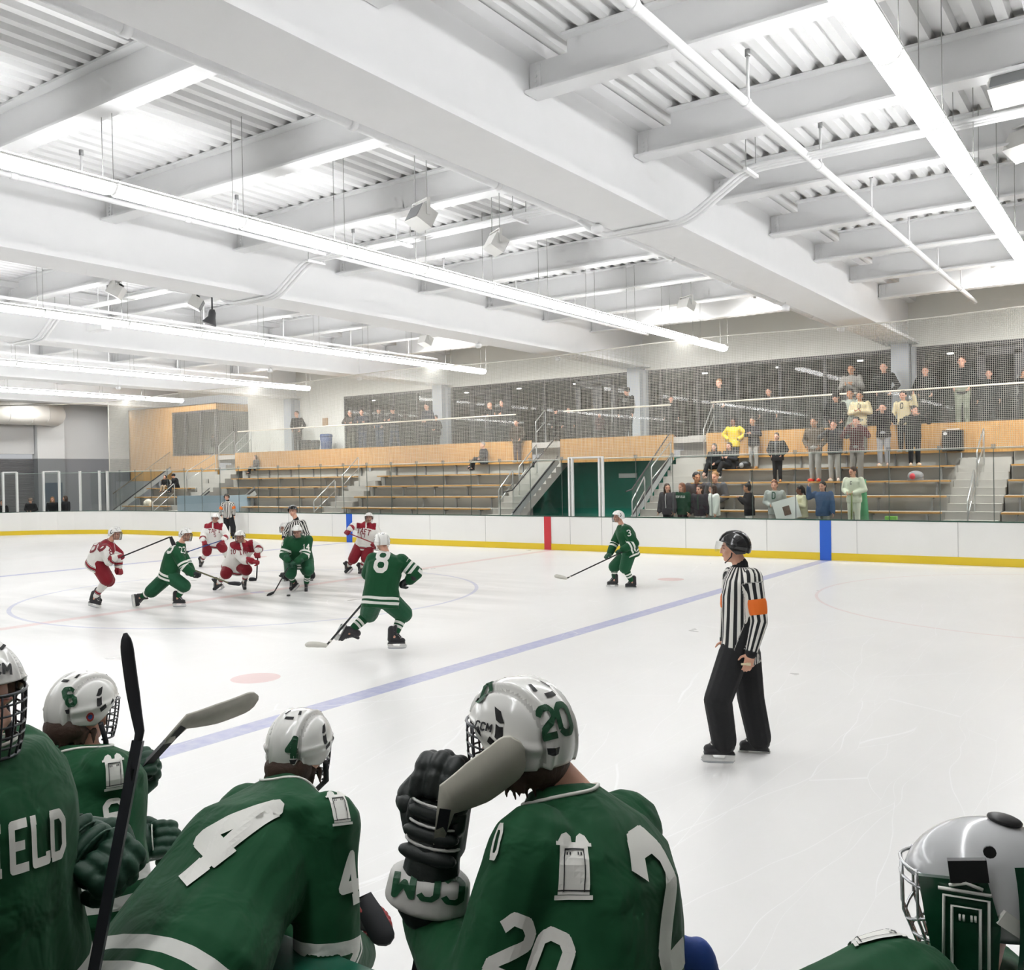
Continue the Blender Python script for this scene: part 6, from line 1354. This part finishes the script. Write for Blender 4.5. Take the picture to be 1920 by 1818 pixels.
# front row along the glass, feet on the walkway
GY = 26.15
spect(1251, 914, GY, FL, 'brown haired girl in an open dark satin jacket over white, leftmost at the glass', '#4b484c', D1, hair=('long', 'brown'), turn=-0.1, look=0.7, top_r=1.3, extra=inner('#dcdcd8', 0.035))
spect(1278, 913, GY, FL, 'girl in a green striped sweater with white lettering standing at the glass', '#17402c', D1, hair=('long', 'red'), turn=-0.2, look=-0.4, letters=('DEERFIELD', 0.055, WLET), top_r=1.15)
spect(1311, 917, GY, FL, 'girl in dark jacket over a green top in the middle of the glass row', '#37343a', '#d9d6cf', hair=('pony', 'brown'), look=-0.2, top_r=1.3, extra=inner('#3c5a45', 0.045))
spect(1336, 916, GY, FL, 'girl in a white sweatshirt turned to the left at the glass', '#dfe3dc', '#8b9088', hair=('long', 'brown'), turn=-0.7, look=-1.0, top_r=1.15)
spect(1401, 914, GY, FL, 'girl with a bun in a black and grey fleece clapping her hands', '#232124', '#e0dfda', hair=('bun', 'black'), skin=SKINM, turn=-1.0, look=-1.3, arms='clap', top_r=1.2)
spect(1452, 909, GY, FL, 'laughing girl in a grey sweatshirt with green letter D holding a white poster', '#aeb3ae', '#a8a59f', hair=('pony', 'red'), turn=0.1, arms='front', letters=('D', 0.17, mat('letter_green', '#1d4f39', 0.6)), top_r=1.15)
spect(1500, 918, GY, FL, 'girl in a cream cardigan holding the right side of the white poster', '#d8d5b4', '#8c8d87', hair=('pony', 'black'), skin=SKINDK, turn=-0.8, look=-1.2, arms='phone')
spect(1542, 911, GY, FL, 'girl in a blue hoodie raising one arm above her head at the glass', '#4b6284', '#9aa09c', hair=('pony', 'black'), turn=0.15, arms=('down', 'up'), look=-0.2, top_r=1.2)
spect(1599, 884, 26.45, 0.72, 'girl in a white captain costume with letter C holding a staff', '#dde3cd', '#d5dbc8', '#d5dbc8', hair=('short', 'brown'), turn=-0.2, look=-0.6, arms='front', letters=('C', 0.08, BLET), top_r=1.2)
p0, p1 = at_y(1476, 935, 25.9), at_y(1476, 968, 25.9); c = at_y(1475, 955, 25.88); t = thing('poster_board', 'large white poster with a small brown photo print held tilted at the glass', 'poster', c); b = tuple(c)
mb = MB(); A = np.array((math.cos(0.28), 0, math.sin(0.28))); Bv = np.array((-math.sin(0.28), 0, math.cos(0.28))); mb.obox(c, A*0.36, V(0, 0.006, 0), Bv*0.30); mb.build('card', mat('poster_white', '#e6e8e2', 0.7), t, b)
mb = MB(); mb.obox(c-V(0, 0.009, 0)-Bv*0.03, A*0.10, V(0, 0.003, 0), Bv*0.13); mb.build('photo_print', mat('photo_brown', '#6b5648', 0.5, var=0.7, vscale=18), t, b)
a0 = at_y(1597, 925, 26.2); mb = MB(); mb.tube([a0, (a0[0]-0.02, 26.15, 0.42)], 0.022, 8); o = mb.build('staff', mat('staff_green', '#5b6b2c', 0.6), None, a0); tag(o, 'olive green staff held upright by the girl in white costume', 'staff')
a0 = at_y(1619, 905, 26.7); mb = MB(); mb.loft([[a0+V(x, y, 0)+V(0, 0, z) for x, y in ((-.05-w, -.02), (0, .02), (.06+w, .03), (.02, -.03))] for z, w in ((0.1, 0), (-0.3, .02), (-0.7, .05), (-1.3, .09))]); o = mb.build('cape', mat('cape_green', '#5fa678', 0.8, bump=.3, bscale=12), None, a0); tag(o, 'green cape hanging behind the girl in white costume', 'cape')
p = at_y(1671, 971, 25.6); mb = MB(); mb.box(p[0]-0.14, p[0]+0.14, 25.52, 25.7, 1.1, 1.19); o = mb.build('tape_box', mat('lime_green', '#8ad05a', 0.5)); tag(o, 'bright lime green box on the board ledge at the right', 'box')
# ================================================================ players on the bench, close to the camera
def helmet_world(h):
    M = np.array(h.parent.matrix_local @ h.matrix_local) if False else np.array(Matrix.Translation(h.parent.location) @ h.matrix_local)
    co = np.array([tuple(v.co) for v in h.data.vertices]); co = co@M[:3, :3].T+M[:3, 3]; return co, bvh_of(co, h.data)
def on_helmet(h, text, px, py, d, size, m, up=UPZ, nvec=None, wd=1.0, ws=0.8, nm='number', polys=None, off=0.0045, gap=1.2):
    co, bv = helmet_world(h); Mi = (Matrix.Translation(h.parent.location) @ h.matrix_local).inverted()
    c = at(px, py, d); n = toc(c) if nvec is None else nrm(nvec); hp, hn = surf_hit(bv, px, py)
    if hp is not None: c = hp; n = nrm(hn*0.8+toc(c)*0.5)
    o = decal(h, (0, 0, 0), bv, polys or glyph_tris(text, wd, gap), c, n, up, size, m, nm, off=off, grid=0.01, wscale=ws, reach=0.3)
    if o: o.data.transform(Mi)
    return o
def door_emblem():
    "little panelled door with a scrolled top, in text units"
    W = [[(-1.5, -2.2), (1.5, -2.2), (1.5, 1.5), (-1.5, 1.5)], [(-1.9, 1.5), (1.9, 1.5), (1.9, 1.8), (-1.9, 1.8)], [(-1.8, -2.6), (1.8, -2.6), (1.8, -2.25), (-1.8, -2.25)], [(-1.7, 1.8), (-.25, 1.8), (-.35, 2.3), (-.8, 2.6), (-1.3, 2.4)], [(1.7, 1.8), (.25, 1.8), (.35, 2.3), (.8, 2.6), (1.3, 2.4)]]
    K = [[(-1.05, -2.0), (-.95, -2.0), (-.95, 1.2), (-1.05, 1.2)], [(.95, -2.0), (1.05, -2.0), (1.05, 1.2), (.95, 1.2)], [(-1.05, 1.1), (1.05, 1.1), (1.05, 1.25), (-1.05, 1.25)], [(-.8, .7), (-.65, .7), (-.65, .95), (-.8, .95)], [(-.5, .7), (-.35, .7), (-.35, .95), (-.5, .95)], [(.35, .7), (.5, .7), (.5, .95), (.35, .95)], [(.65, .7), (.8, .7), (.8, .95), (.65, .95)], [(-1.5, -1.95), (1.5, -1.95), (1.5, -1.85), (-1.5, -1.85)]]
    return W, K
def emblem(P, px, py, d, h, facing=None, up=UPZ, ws=0.8):
    root, top, bvh, base, J = P; c = at(px, py, d); W, K = door_emblem(); f = facing if facing is not None else toc(c); hp, hn = surf_hit(bvh, px, py)
    if hp is not None: c = hp; f = nrm(hn*0.7+toc(c)*0.6)
    decal(top, base, bvh, W, c, f, up, h, WLET, 'door_emblem', off=0.005, grid=0.012, wscale=ws); decal(top, base, bvh, K, c, f, up, h, BLET, 'door_emblem_lines', off=0.0068, grid=0.012, wscale=ws)
def fg_glove(root, base, w, d, back, s, m_main, m_roll, m_pipe, mirror=False, cuff=True, ct=None, tm=None):
    "large hockey glove: rolled fingers, knuckle rolls, thumb, flared cuff"
    d = nrm(d); back = nrm(back-d*np.dot(back, d)); M = frame_mat(w, d, back, s)
    if mirror: S = Matrix.Identity(4); S[1][1] = -1; M = M @ S
    def bld(nm, mb, vox, m, parent=root, Mx=None, sm=1):
        me, co = remesh(mb, vox, sm); A = np.array(M); co = co@A[:3, :3].T+A[:3, 3]; place(me, co, base)
        if mirror: me.flip_normals()
        return part(nm, me, m, parent)
    mb = MB(); mb.obox((0.03, 0, -0.012), (0.06, 0, 0), (0, 0.052, 0), (0, 0, 0.022)); rcone(mb, (-0.12, 0, 0), (-0.02, 0, 0), 0.060, 0.050)
    rcone(mb, (0.0, 0.05, -0.01), (0.05, 0.082, -0.03), 0.024, 0.023, 12); rcone(mb, (0.055, 0.082, -0.033), (0.095, 0.062, -0.055), 0.021, 0.017, 12)
    for i in range(4): rcone(mb, (0.03+.0*i, 0.043-0.029*i, 0.014), (0.052, 0.043-0.029*i, 0.014), 0.0175, 0.0175, 10)
    g = bld('glove', mb, 0.006, m_main)
    mb = MB()
    for i in range(4):
        y = 0.045-0.030*i; L = (0.0, 0.008, 0.004, -0.008)[i]
        for (a, b, r) in (((0.078+L, 0.016), (0.100+L, 0.012), 0.0185), ((0.120+L, 0.002), (0.130+L, -0.012), 0.0180), ((0.128+L, -0.036), (0.118+L, -0.050), 0.0165), ((0.098, -0.062), (0.078, -0.064), 0.0145)):
            rcone(mb, (a[0], y, a[1]), (b[0], y, b[1]), r, r, 12)
    o = bld('finger_rolls', mb, 0.0045, m_roll, g, sm=1)
    mb = MB()
    for j in range(3): mb.ell((0.048-0.038*j, 0.0, 0.024+0.004*j), [(0.018, 0, 0), (0, 0.056+0.003*j, 0), (0, 0, 0.022)], 16, 10)
    for i in range(2): mb.ell((0.035, 0.072+0.01*i, -0.01-0.012*i), [(0.02, 0.012, 0), (-0.008, 0.018, 0), (0, 0, 0.016)], 12, 8)
    bld('knuckle_rolls', mb, 0.005, m_roll, g)
    mb = MB()
    for j in range(3):
        x = 0.067-0.038*j; mb.tube([(x, 0.054*math.cos(q), 0.010+0.036*math.sin(q)) for q in [math.pi*k/8 for k in range(9)]], 0.0035, 6)
    for i in range(3): y = 0.030-0.030*i; mb.tube([(0.07, y, 0.022), (0.105, y, 0.016), (0.128, y, 0.0)], 0.003, 6)
    bld('piping', mb, 0.003, m_pipe, g, sm=0)
    if cuff:
        mb = MB()
        R = [[(x, ry*math.cos(q), rz*math.sin(q)) for q in [2*math.pi*k/20 for k in range(20)]] for x, ry, rz in ((-0.065, 0.058, 0.05), (-0.075, 0.078, 0.064), (-0.125, 0.084, 0.068), (-0.135, 0.07, 0.055))]
        mb.loft(R); cf = bld('cuff', mb, 0.006, m_pipe if ct else m_main, g)
        if ct:
            co = np.array([tuple(v.co) for v in cf.data.vertices])+np.array(base); A = np.array(M); c = A[:3, :3]@np.array((-0.1, 0, 0.0))+A[:3, 3]
            decal(cf, base, bvh_of(co, cf.data), glyph_tris(ct, 1.15, 1.3), c, toc(c), -d, 0.038*s, tm or GLET, 'lettering', off=0.003, grid=0.01, wscale=1.35)
    return g
GB = mat('glove_near_black', '#121a18', 0.5, bump=0.2, bscale=40); GWP = mat('glove_white', '#c9c8c3', 0.5); GGD = mat('glove_deep_green', '#0f3d2a', 0.55, bump=0.2, bscale=40)
FGV = 0.0085
def bench_player(label, J, **k):
    kw = dict(vox=FGV, foot=False, pants=True, infl=0.055, rr=(0.10, 0.088, 0.072), noise=0.007, gm=GGREEN); kw.update(k)
    return player(label, J, 'g', **kw)
# ---- number 20, back three-quarter, looking left
d = 2.2
J = PJ(d, dict(hpL=(1075, 1985, -.30), hpR=(1185, 1970, -.08), spine=(1120, 1790, -.12), shL=(1000, 1600, -.17), shR=(1165, 1560, .15), neck=(1055, 1478, .0), head=(975, 1385, .02),
    elL=(905, 1880, -.25), wrL=(812, 1725, -.02), hdL=(828, 1560, .0), elR=(1150, 1750, .45), wrR=(1000, 1800, .5), knL=(1060, 2400, -.2), knR=(1180, 2400, .0), anL=(1060, 2800, -.2), toL=(1040, 2850, -.2), anR=(1180, 2800, 0), toR=(1160, 2850, 0)), look=-CR*0.80+CF*0.62-UPZ*0.06, s=1.0)
J['bkL'] = nrm(-CR*0.6-CF*0.8); P = None
base = tuple(np.array([*((J['hpL']+J['hpR'])/2)[:2], 0.0]))
def fg_player(label, J, gl=None, num_hair='brown', cage=True, cm=CAGE, hem=0.10, cuff_off=0.10, helm=HELM_W, legs=False, chin=True, rr=(0.105, 0.092, 0.078), infl=0.055, hkind=None):
    base = tuple(np.array([*((J['hpL']+J['hpR'])/2)[:2], 0.12])); root = make_body('person', J, SKIN, base, 0.0075, label)
    top, co = make_top(root, J, JG, base, FGV, infl=infl, r=rr, hem=hem, name='jersey', cuff_off=cuff_off, noise=0.007); bvh = bvh_of(co, top.data)
    make_legs(root, J, PG, base, 0.016, r=(0.135, 0.115, 0.1), name='hockey_pants', to='knee', seat=0.03); 
    h, f, r, u = helmet(root, J, base, helm, cage, cm)
    mb = MB(); mb.ell(J['head']-f*0.065-u*0.052, [r*0.078, f*0.055, u*0.055], 20, 14); rng = random.Random(7)
    for k in range(26):
        q = rng.uniform(-1.4, 1.4); c = J['head']-f*0.085*math.cos(q)-u*0.055+r*0.085*math.sin(q); rcone(mb, c, c-u*rng.uniform(.035, .075)+r*rng.uniform(-.015, .015)-f*rng.uniform(0, .02), 0.011, 0.003, 6)
    me, c2 = remesh(mb, 0.005, 0); place(me, c2, base); part('hair', me, HAIRS[num_hair], root)
    if chin:
        mb = MB()
        for sg in (-1, 1): mb.tube([J['head']+r*sg*0.098-u*0.03-f*0.01, J['head']+r*sg*0.085+f*0.03-u*0.09, J['head']+r*sg*0.03+f*0.085-u*0.125], 0.009, 6)
        mb.build('chin_strap', TAPEB, root, base)
    # neck trim: pale line round the collar
    sp = nrm(J['head']-J['neck']); mb = MB(); a = nrm(np.cross(sp, (0.3, 0.2, 0.9))); b2 = np.cross(sp, a); cc = J['neck']-nrm(J['neck']-(J['shL']+J['shR'])/2)*0.012; n_ = nrm(J['neck']-(J['shL']+J['shR'])/2); a = nrm(J['R']-n_*(J['R']@n_)); b2 = np.cross(n_, a)
    ring = []
    for q in np.linspace(0, 2*math.pi, 41):
        hp_ = bvh.find_nearest(Vector(cc+n_*0.0+a*0.092*math.cos(q)+b2*0.086*math.sin(q))); ring.append(np.array(hp_[0])+np.array(hp_[1])*0.002)
    mb.tube(ring, 0.0045, 6); mb.build('collar_trim', WLET, root, base)
    return (root, top, bvh, base, J), h
P, h = fg_player('player 20 on the bench seen from behind, looking left past a taped stick blade', J, cuff_off=-0.4)
root, top, bvh, base, J = P
on_helmet(h, '20', 1042, 1350, d-.1, 0.062, GLET, up=UPZ-CR*0.12, nvec=-J['look']*0.9-CF*0.3+CR*0.1, wd=1.25, ws=0.85)
on_helmet(h, 'CCM', 908, 1362, d-.05, 0.017, BLET, up=UPZ+CR*0.15, nm='lettering', wd=1.2, ws=1.2)
on_helmet(h, 'D', 914, 1300, d-.05, 0.045, GLET, up=UPZ+CR*0.35, nvec=-CR*0.75-CF*0.3+UPZ*0.4, nm='lettering', wd=1.4, ws=0.8)
on_helmet(h, '', 1040, 1408, d-.05, 0.05, BLET, nvec=-J['look']*0.9-CF*0.3, nm='back_label', polys=[[(-1.6, .8), (1.6, .8), (1.2, -.7), (-.4, -.9), (-1.4, -.6)]])
fg_glove(root, base, at(818, 1565, d-.06), at(836, 1440, d-.06)-at(818, 1565, d-.06), -CR*0.35-CF*0.95, 1.22, GB, GB, GWP, mirror=False, ct='CCM')
emblem(P, 1076, 1622, d-.2, 0.125, facing=-CF*0.9+UPZ*0.55-CR*0.1, up=UPZ*0.9+CF*0.3+CR*0.05, ws=0.85)
num(P, '20', 992, 1788, d-.2, 0.11, WLET, facing=-CF-CR*0.25+UPZ*0.1, up=UPZ+CR*0.42, wd=1.2, ws=0.85, grid=0.012)
num(P, '2', 1243, 1690, d+.0, 0.25, WLET, facing=CR*0.75-CF*0.55+UPZ*0.2, up=UPZ-CR*0.15, wd=1.2, ws=0.7, grid=0.015)
num(P, 'D', 934, 1578, d, 0.06, WLET, wd=1.2, ws=0.4, grid=0.012)
stick(at(752, 1990, d-.0), at(838, 1498, d-.13), at(985, 1428, d-.15)-at(838, 1498, d-.13), 'stick with grey taped blade held up beside the head of player 20', SHB, mat('tape_grey', '#bab7aa', 0.8, var=0.2, vscale=14), L=0.20, wide=0.044)
# ---- number 4, leaning over the boards
d = 2.75
J = PJ(d, dict(hpL=(300, 1770, -.15), hpR=(400, 1800, -.40), spine=(430, 1640, -.06), shL=(462, 1530, .20), shR=(612, 1552, -.06), neck=(550, 1478, .12), head=(562, 1405, .20),
    elL=(470, 1700, .45), wrL=(560, 1790, .40), elR=(612, 1775, -.12), wrR=(668, 1790, .22), hdR=(700, 1750, .25), knL=(300, 2000, -.2), knR=(400, 2050, -.4), anL=(300, 2300, -.2), toL=(310, 2320, -.1), anR=(400, 2300, -.4), toR=(420, 2320, -.3)), look=CF*0.95+CR*0.27-UPZ*0.2, s=0.87)
P, h = fg_player('player 4 on the bench seen from behind, leaning over the green topped boards', J, cuff_off=0.27, hem=0.12, infl=0.05, rr=(0.115, 0.105, 0.075))
on_helmet(h, '4', 547, 1400, d, 0.052, GLET, nvec=-CF+CR*0.02, wd=1.3, ws=0.8); on_helmet(h, '', 548, 1427, d, 0.035, BLET, nvec=-CF, nm='back_label', polys=[[(-1.6, .8), (1.6, .8), (.9, -1.0), (-.9, -1.0)]])
num(P, '4', 430, 1564, d, 0.25, WLET, facing=-CF*0.8+UPZ*0.45-CR*0.25, up=UPZ*0.75+CR*0.62+CF*0.2, wd=1.35, ws=0.8, grid=0.015)
num(P, '4', 655, 1645, d-.1, 0.115, WLET, facing=toc(at(655, 1645, d))+CR*0.55, wd=1.3, ws=0.75, grid=0.012)
emblem(P, 636, 1512, d, 0.10, facing=CR*0.8-CF*0.4+UPZ*0.5, up=UPZ)
fg_glove(P[0], P[3], at(672, 1715, d+.25), CR*0.6-UPZ*0.3+CF*0.5, UPZ*0.8+CR*0.3, 0.85, GB, mat('glove_red_trim', '#9d2024', 0.5), GB)
stick(at(560, 1790, d+.1), at(682, 1680, d+.25), at(716, 1772, d+.1)-at(682, 1680, d+.25), 'dark taped blade poking out right of player 4 near the bottom', SHB, TAPEB, L=0.17, wide=0.032)
stick(at(440, 1850, d-.25), at(545, 1772, d-.1), CR+CF*0.9, 'red and black stick lying along the bench boards in front of player 4', SHR, TAPEB, L=0.05, wide=0.012)
# ---- number 6
d = 3.05
J = PJ(d, dict(hpL=(110, 1640, .0), hpR=(190, 1655, -.2), spine=(150, 1530, -.05), shL=(118, 1432, .16), shR=(200, 1452, -.12), neck=(155, 1398, .0), head=(156, 1332, .04),
    elL=(190, 1500, .35), wrL=(222, 1462, .42), hdL=(250, 1430, .45), elR=(214, 1560, -.05), wrR=(238, 1586, .10), hdR=(290, 1572, .25), knL=(120, 1900, .0), knR=(190, 1900, -.2), anL=(120, 2200, 0), toL=(130, 2230, .1), anR=(190, 2200, -.2), toR=(200, 2230, -.1)), look=CF*0.88+CR*0.42-UPZ*0.15, s=0.87)
P, h = fg_player('player 6 on the bench seen from behind, holding a stick out to the right', J, cuff_off=0.3, hem=0.02, infl=0.05)
on_helmet(h, '6', 131, 1307, d, 0.05, GLET, nvec=-CF*0.95-CR*0.2, wd=1.3, ws=0.8); on_helmet(h, '', 126, 1333, d, 0.035, BLET, nvec=-CF*0.95-CR*0.2, nm='back_label', polys=[[(-1.6, .8), (1.6, .8), (.9, -1.0), (-.9, -1.0)]])
on_helmet(h, '', 168, 1343, d, 0.03, mat('badge_red', '#a8322f', 0.5), nm='round_badge', polys=[[(2.5*math.cos(q), 2.5*math.sin(q)) for q in np.linspace(0, 2*math.pi, 17)[:-1]]]); on_helmet(h, '', 168, 1343, d, 0.018, mat('badge_blue', '#33508c', 0.5), nm='round_badge', off=0.005, polys=[[(2.5*math.cos(q), 2.5*math.sin(q)) for q in np.linspace(0, 2*math.pi, 13)[:-1]]])
emblem(P, 214, 1446, d, 0.10, facing=CR*0.9-CF*0.5+UPZ*0.2); num(P, '6', 216, 1532, d-.05, 0.10, WLET, facing=CR*0.8-CF*0.6, grid=0.012)
fg_glove(P[0], P[3], at(222, 1462, d+.42), CR*0.7+UPZ*0.5, UPZ*0.5-CR*0.1-CF*0.5, 1.05, GGD, GGD, WLET, mirror=True)
fg_glove(P[0], P[3], at(246, 1586, d+.12), CR+CF*0.35+UPZ*0.1, UPZ*0.6-CF*0.7, 1.05, GGD, GGD, WLET)
stick(at(120, 1600, d+.35), at(350, 1352, d+.42), at(470, 1328, d+.55)-at(350, 1352, d+.42), 'stick with pale worn blade held out by player 6', SHB, mat('tape_worn', '#a5a298', 0.8, var=0.2, vscale=20), L=0.28, wide=0.036)
# ---- player at the left edge, facing right, lettering on the chest
d = 2.15
J = PJ(d, dict(hpL=(44, 1800, .12), hpR=(-76, 1815, -.14), spine=(-16, 1650, -.02), shL=(24, 1432, .18), shR=(-136, 1462, -.18), neck=(-52, 1398, .0), head=(-60, 1318, -.04),
    elL=(72, 1600, .28), wrL=(114, 1600, .15), hdL=(169, 1602, .05), elR=(-196, 1700, -.25), wrR=(-106, 1760, -.35), knL=(44, 2300, 0), knR=(-76, 2300, -.2), anL=(44, 2800, 0), toL=(64, 2830, 0), anR=(-76, 2800, -.2), toR=(-46, 2830, -.2)), look=CR*0.88-CF*0.45-UPZ*0.1, s=1.0)
P, h = fg_player('player at the left edge facing right in face cage, white lettering across the green chest', J, cuff_off=0.25, hem=0.10, infl=0.05)
on_helmet(h, 'CCM', -8, 1255, d-.1, 0.024, BLET, up=UPZ+CR*0.15, nm='lettering', wd=1.2, ws=1.1)
num(P, 'RFIELD', 14, 1592, d-.15, 0.09, WLET, facing=CR*0.75-CF*0.8, up=UPZ+CR*0.04, wd=1.1, ws=0.62, gap=1.3, grid=0.012, nm='lettering')
fg_glove(P[0], P[3], at(128, 1580, d+.16), CR*0.8-UPZ*0.25-CF*0.25, UPZ*0.75-CF*0.5+CR*0.2, 1.25, GGD, GGD, GGD, ct='BA', tm=WLET)
stick(at(150, 1960, d+.0), at(262, 1372, d+.12), at(231, 1205, d+.15)-at(262, 1372, d+.12), 'dark blue and black stick held upright, blade up, by the player at the left edge', mat('shaft_navy', '#11151f', 0.35), TAPEB, L=0.24, wide=0.0125)
# ---- goalie, lower right
d = 1.95
J = PJ(d, dict(hpL=(1800, 2250, -.2), hpR=(1860, 2230, .1), spine=(1790, 2050, -.1), shL=(1690, 1895, -.2), shR=(1830, 1868, .2), neck=(1815, 1805, .0), head=(1858, 1668, .0),
    elL=(1560, 1960, -.25), wrL=(1500, 2100, -.1), elR=(1700, 2050, .4), wrR=(1600, 2100, .45), knL=(1800, 2600, 0), knR=(1860, 2600, 0), anL=(1800, 3000, 0), toL=(1780, 3040, 0), anR=(1860, 3000, 0), toR=(1840, 3040, 0)), look=-CR*0.93+CF*0.33-UPZ*0.03, s=1.0)
base = tuple(np.array([*((J['hpL']+J['hpR'])/2)[:2], 0.12])); root = make_body('person', J, SKIN, base, 0.0075, 'goaltender at the lower right in a silver and green mask, shoulders in a green jersey')
top, co = make_top(root, J, JG, base, FGV, infl=0.085, r=(0.135, 0.13, 0.10), hem=0.1, name='jersey', noise=0.008); bvh = bvh_of(co, top.data); P = (root, top, bvh, base, J)
make_legs(root, J, PG, base, 0.016, r=(0.135, 0.115, 0.1), name='hockey_pants', to='knee')
f, r, u = head_frame(J['look']); C0 = J['head']; MSK = mat('mask_silver', '#c2c3c4', 0.22, coat=0.6); MGR = mat('mask_green', '#12402a', 0.25, coat=0.5, var=0.4, vscale=22)
def L3(x, y, z): return C0+f*x+r*y+u*z
mb = MB(); nu, nv = 48, 20; rings = []
for i in range(nv+1):
    v = i/nv; row = []
    for j in range(nu):
        a = 2*math.pi*j/nu; cu = math.cos(a); low = 0.035 if cu > 0.55 else (-0.02 if cu > 0.1 else -0.06)
        ph = v*math.acos(low/0.15)+0.001; row.append(L3((0.172 if cu > 0 else 0.150)*math.sin(ph)*cu, 0.118*math.sin(ph)*math.sin(a), 0.15*math.cos(ph)))
    rings.append(row)
mb.loft(rings+[[C0+(p-C0)*0.94 for p in rings[-1]]], cap=False); mk = mb.build('mask_shell', MSK, root, base)
mb = MB()                                                    # back plate, dark green
R = []
for i in range(9):
    v = i/8; R.append([L3(-0.155*math.cos(q)*math.sqrt(max(0, 1-((0.10-0.24*v)/0.17)**2)), 0.128*math.sin(q), 0.10-0.24*v) for q in np.linspace(-1.35, 1.35, 21)])
vs = [p for q in R for p in q]; mb.add(vs, [(i*21+j, i*21+j+1, (i+1)*21+j+1, (i+1)*21+j) for i in range(8) for j in range(20)], True); mb.build('back_plate', MGR, mk, base)
for sg in (-1, 1):                                            # side panels of the chin with the door motif
    po = 0.0 if sg < 0 else -0.035
    mb = MB(); pts = [(0.145, 0.055), (0.02, 0.065), (0.0, -0.02), (0.01, -0.15), (0.06, -0.165), (0.12, -0.12), (0.135, -0.03)]
    vs = [L3(x, sg*(po+0.126-0.35*max(0, x-0.07)), z) for x, z in pts]+[L3(x, sg*(po+0.112-0.35*max(0, x-0.07)), z) for x, z in pts]; n = len(pts)
    mb.add(vs, [tuple(range(n)), tuple(range(2*n-1, n-1, -1))]+[(i, n+i, n+(i+1) % n, (i+1) % n) for i in range(n)]); mb.build('cheek_panel', MGR, mk, base)
    if sg > 0: continue
    mb = MB(); Q = lambda x, z: L3(x, sg*(0.1295-0.35*max(0, x-0.07)), z)
    for path in ([(0.025, -0.145), (0.02, 0.03), (0.10, 0.03), (0.105, -0.12)], [(0.04, -0.13), (0.036, 0.012), (0.086, 0.012), (0.09, -0.115), (0.04, -0.13)], [(0.015, 0.042), (0.11, 0.042)], [(0.03, 0.052), (0.06, 0.062), (0.09, 0.052)], [(0.02, -0.152), (0.108, -0.13)]): mb.tube([Q(*q) for q in path], 0.0035, 6)
    for x in (0.045, 0.052, 0.066, 0.073): mb.tube([Q(x, -0.002), Q(x, -0.014)], 0.0025, 6)
    mb.build('door_motif', WLET, mk, base)
    mb = MB(); mb.obox(L3(0.055, sg*0.122, 0.085), f*0.035-u*0.004, r*0.008, u*0.022+f*0.002); mb.tube([L3(0.015, sg*0.118, 0.125), L3(0.015, sg*0.124, 0.125)], 0.012, 12); mb.build('clip', BLACK, mk, base)
    mb = MB(); mb.bar(L3(-0.13, sg*0.075, -0.10), L3(0.0, sg*0.122, -0.0), 0.012, 0.03); mb.build('strap', WLET, mk, base)
mb = MB(); mb.ell(L3(-0.03, 0, 0.150), [f*0.034+u*0.006, r*0.03, u*0.010], 16, 8); mb.build('top_knob', BLACK, mk, base)
mb = MB()
def gp(a, z): return L3(0.02+0.155*math.cos(a)*(1-0.25*max(0, -z-0.05)/0.1), 0.115*math.sin(a)*(1-0.3*max(0, -z-0.05)/0.1), z)
for z in (0.055, 0.025, -0.10, -0.135): mb.tube([gp(a, z-(0.01 if z > 0 else -0.01)*abs(a)) for a in np.linspace(-1.15, 1.15, 14)], 0.0034, 6)
for a in (-1.1, -0.62, -0.2, 0.2, 0.62, 1.1): mb.tube([gp(a, z) for z in (0.055, 0.0, -0.05, -0.1, -0.135)], 0.0034, 6)
mb.tube([gp(a, -0.04-0.03*math.cos(a*2)) for a in np.linspace(-1.15, 1.15, 14)], 0.0034, 6); mb.build('face_cage', CAGEW, mk, base)
mb = MB(); mb.tube([L3(0.09, -0.09, -0.14), L3(0.03, -0.07, -0.19), L3(-0.03, -0.05, -0.2)], 0.010, 6); mb.tube([L3(0.12, -0.05, -0.13), L3(0.10, -0.02, -0.18)], 0.009, 6); mb.build('throat_strap', mat('strap_tan', '#b0a58d', 0.7), mk, base)
emblem(P, 1650, 1752, d, 0.11, facing=UPZ*0.8-CF*0.5, up=CR*0.9+UPZ*0.1)
# ---- blue padded mitt beside player 20
c = at(1308, 1830, 2.35); t = thing('padded_mitt', 'blue padded mitt with faint pale lettering beside player 20 at the bottom edge', 'mitt', c); b = tuple(c)
mb = MB(); mb.ell(c, [CR*0.055, CF*0.05, UPZ*0.10], 18, 12); mb.ell(c+V(0, 0, .03)-CR*0.035, [CR*0.04, CF*0.045, UPZ*0.075]); mb.obox(c-UPZ*0.06, CR*0.06, CF*0.04, UPZ*0.07)
me, co = remesh(mb, 0.007, 3); place(me, co, b); o = part('mitt_shell', me, mat('mitt_blue', '#2a4c9c', 0.6, bump=0.3, bscale=30), t)
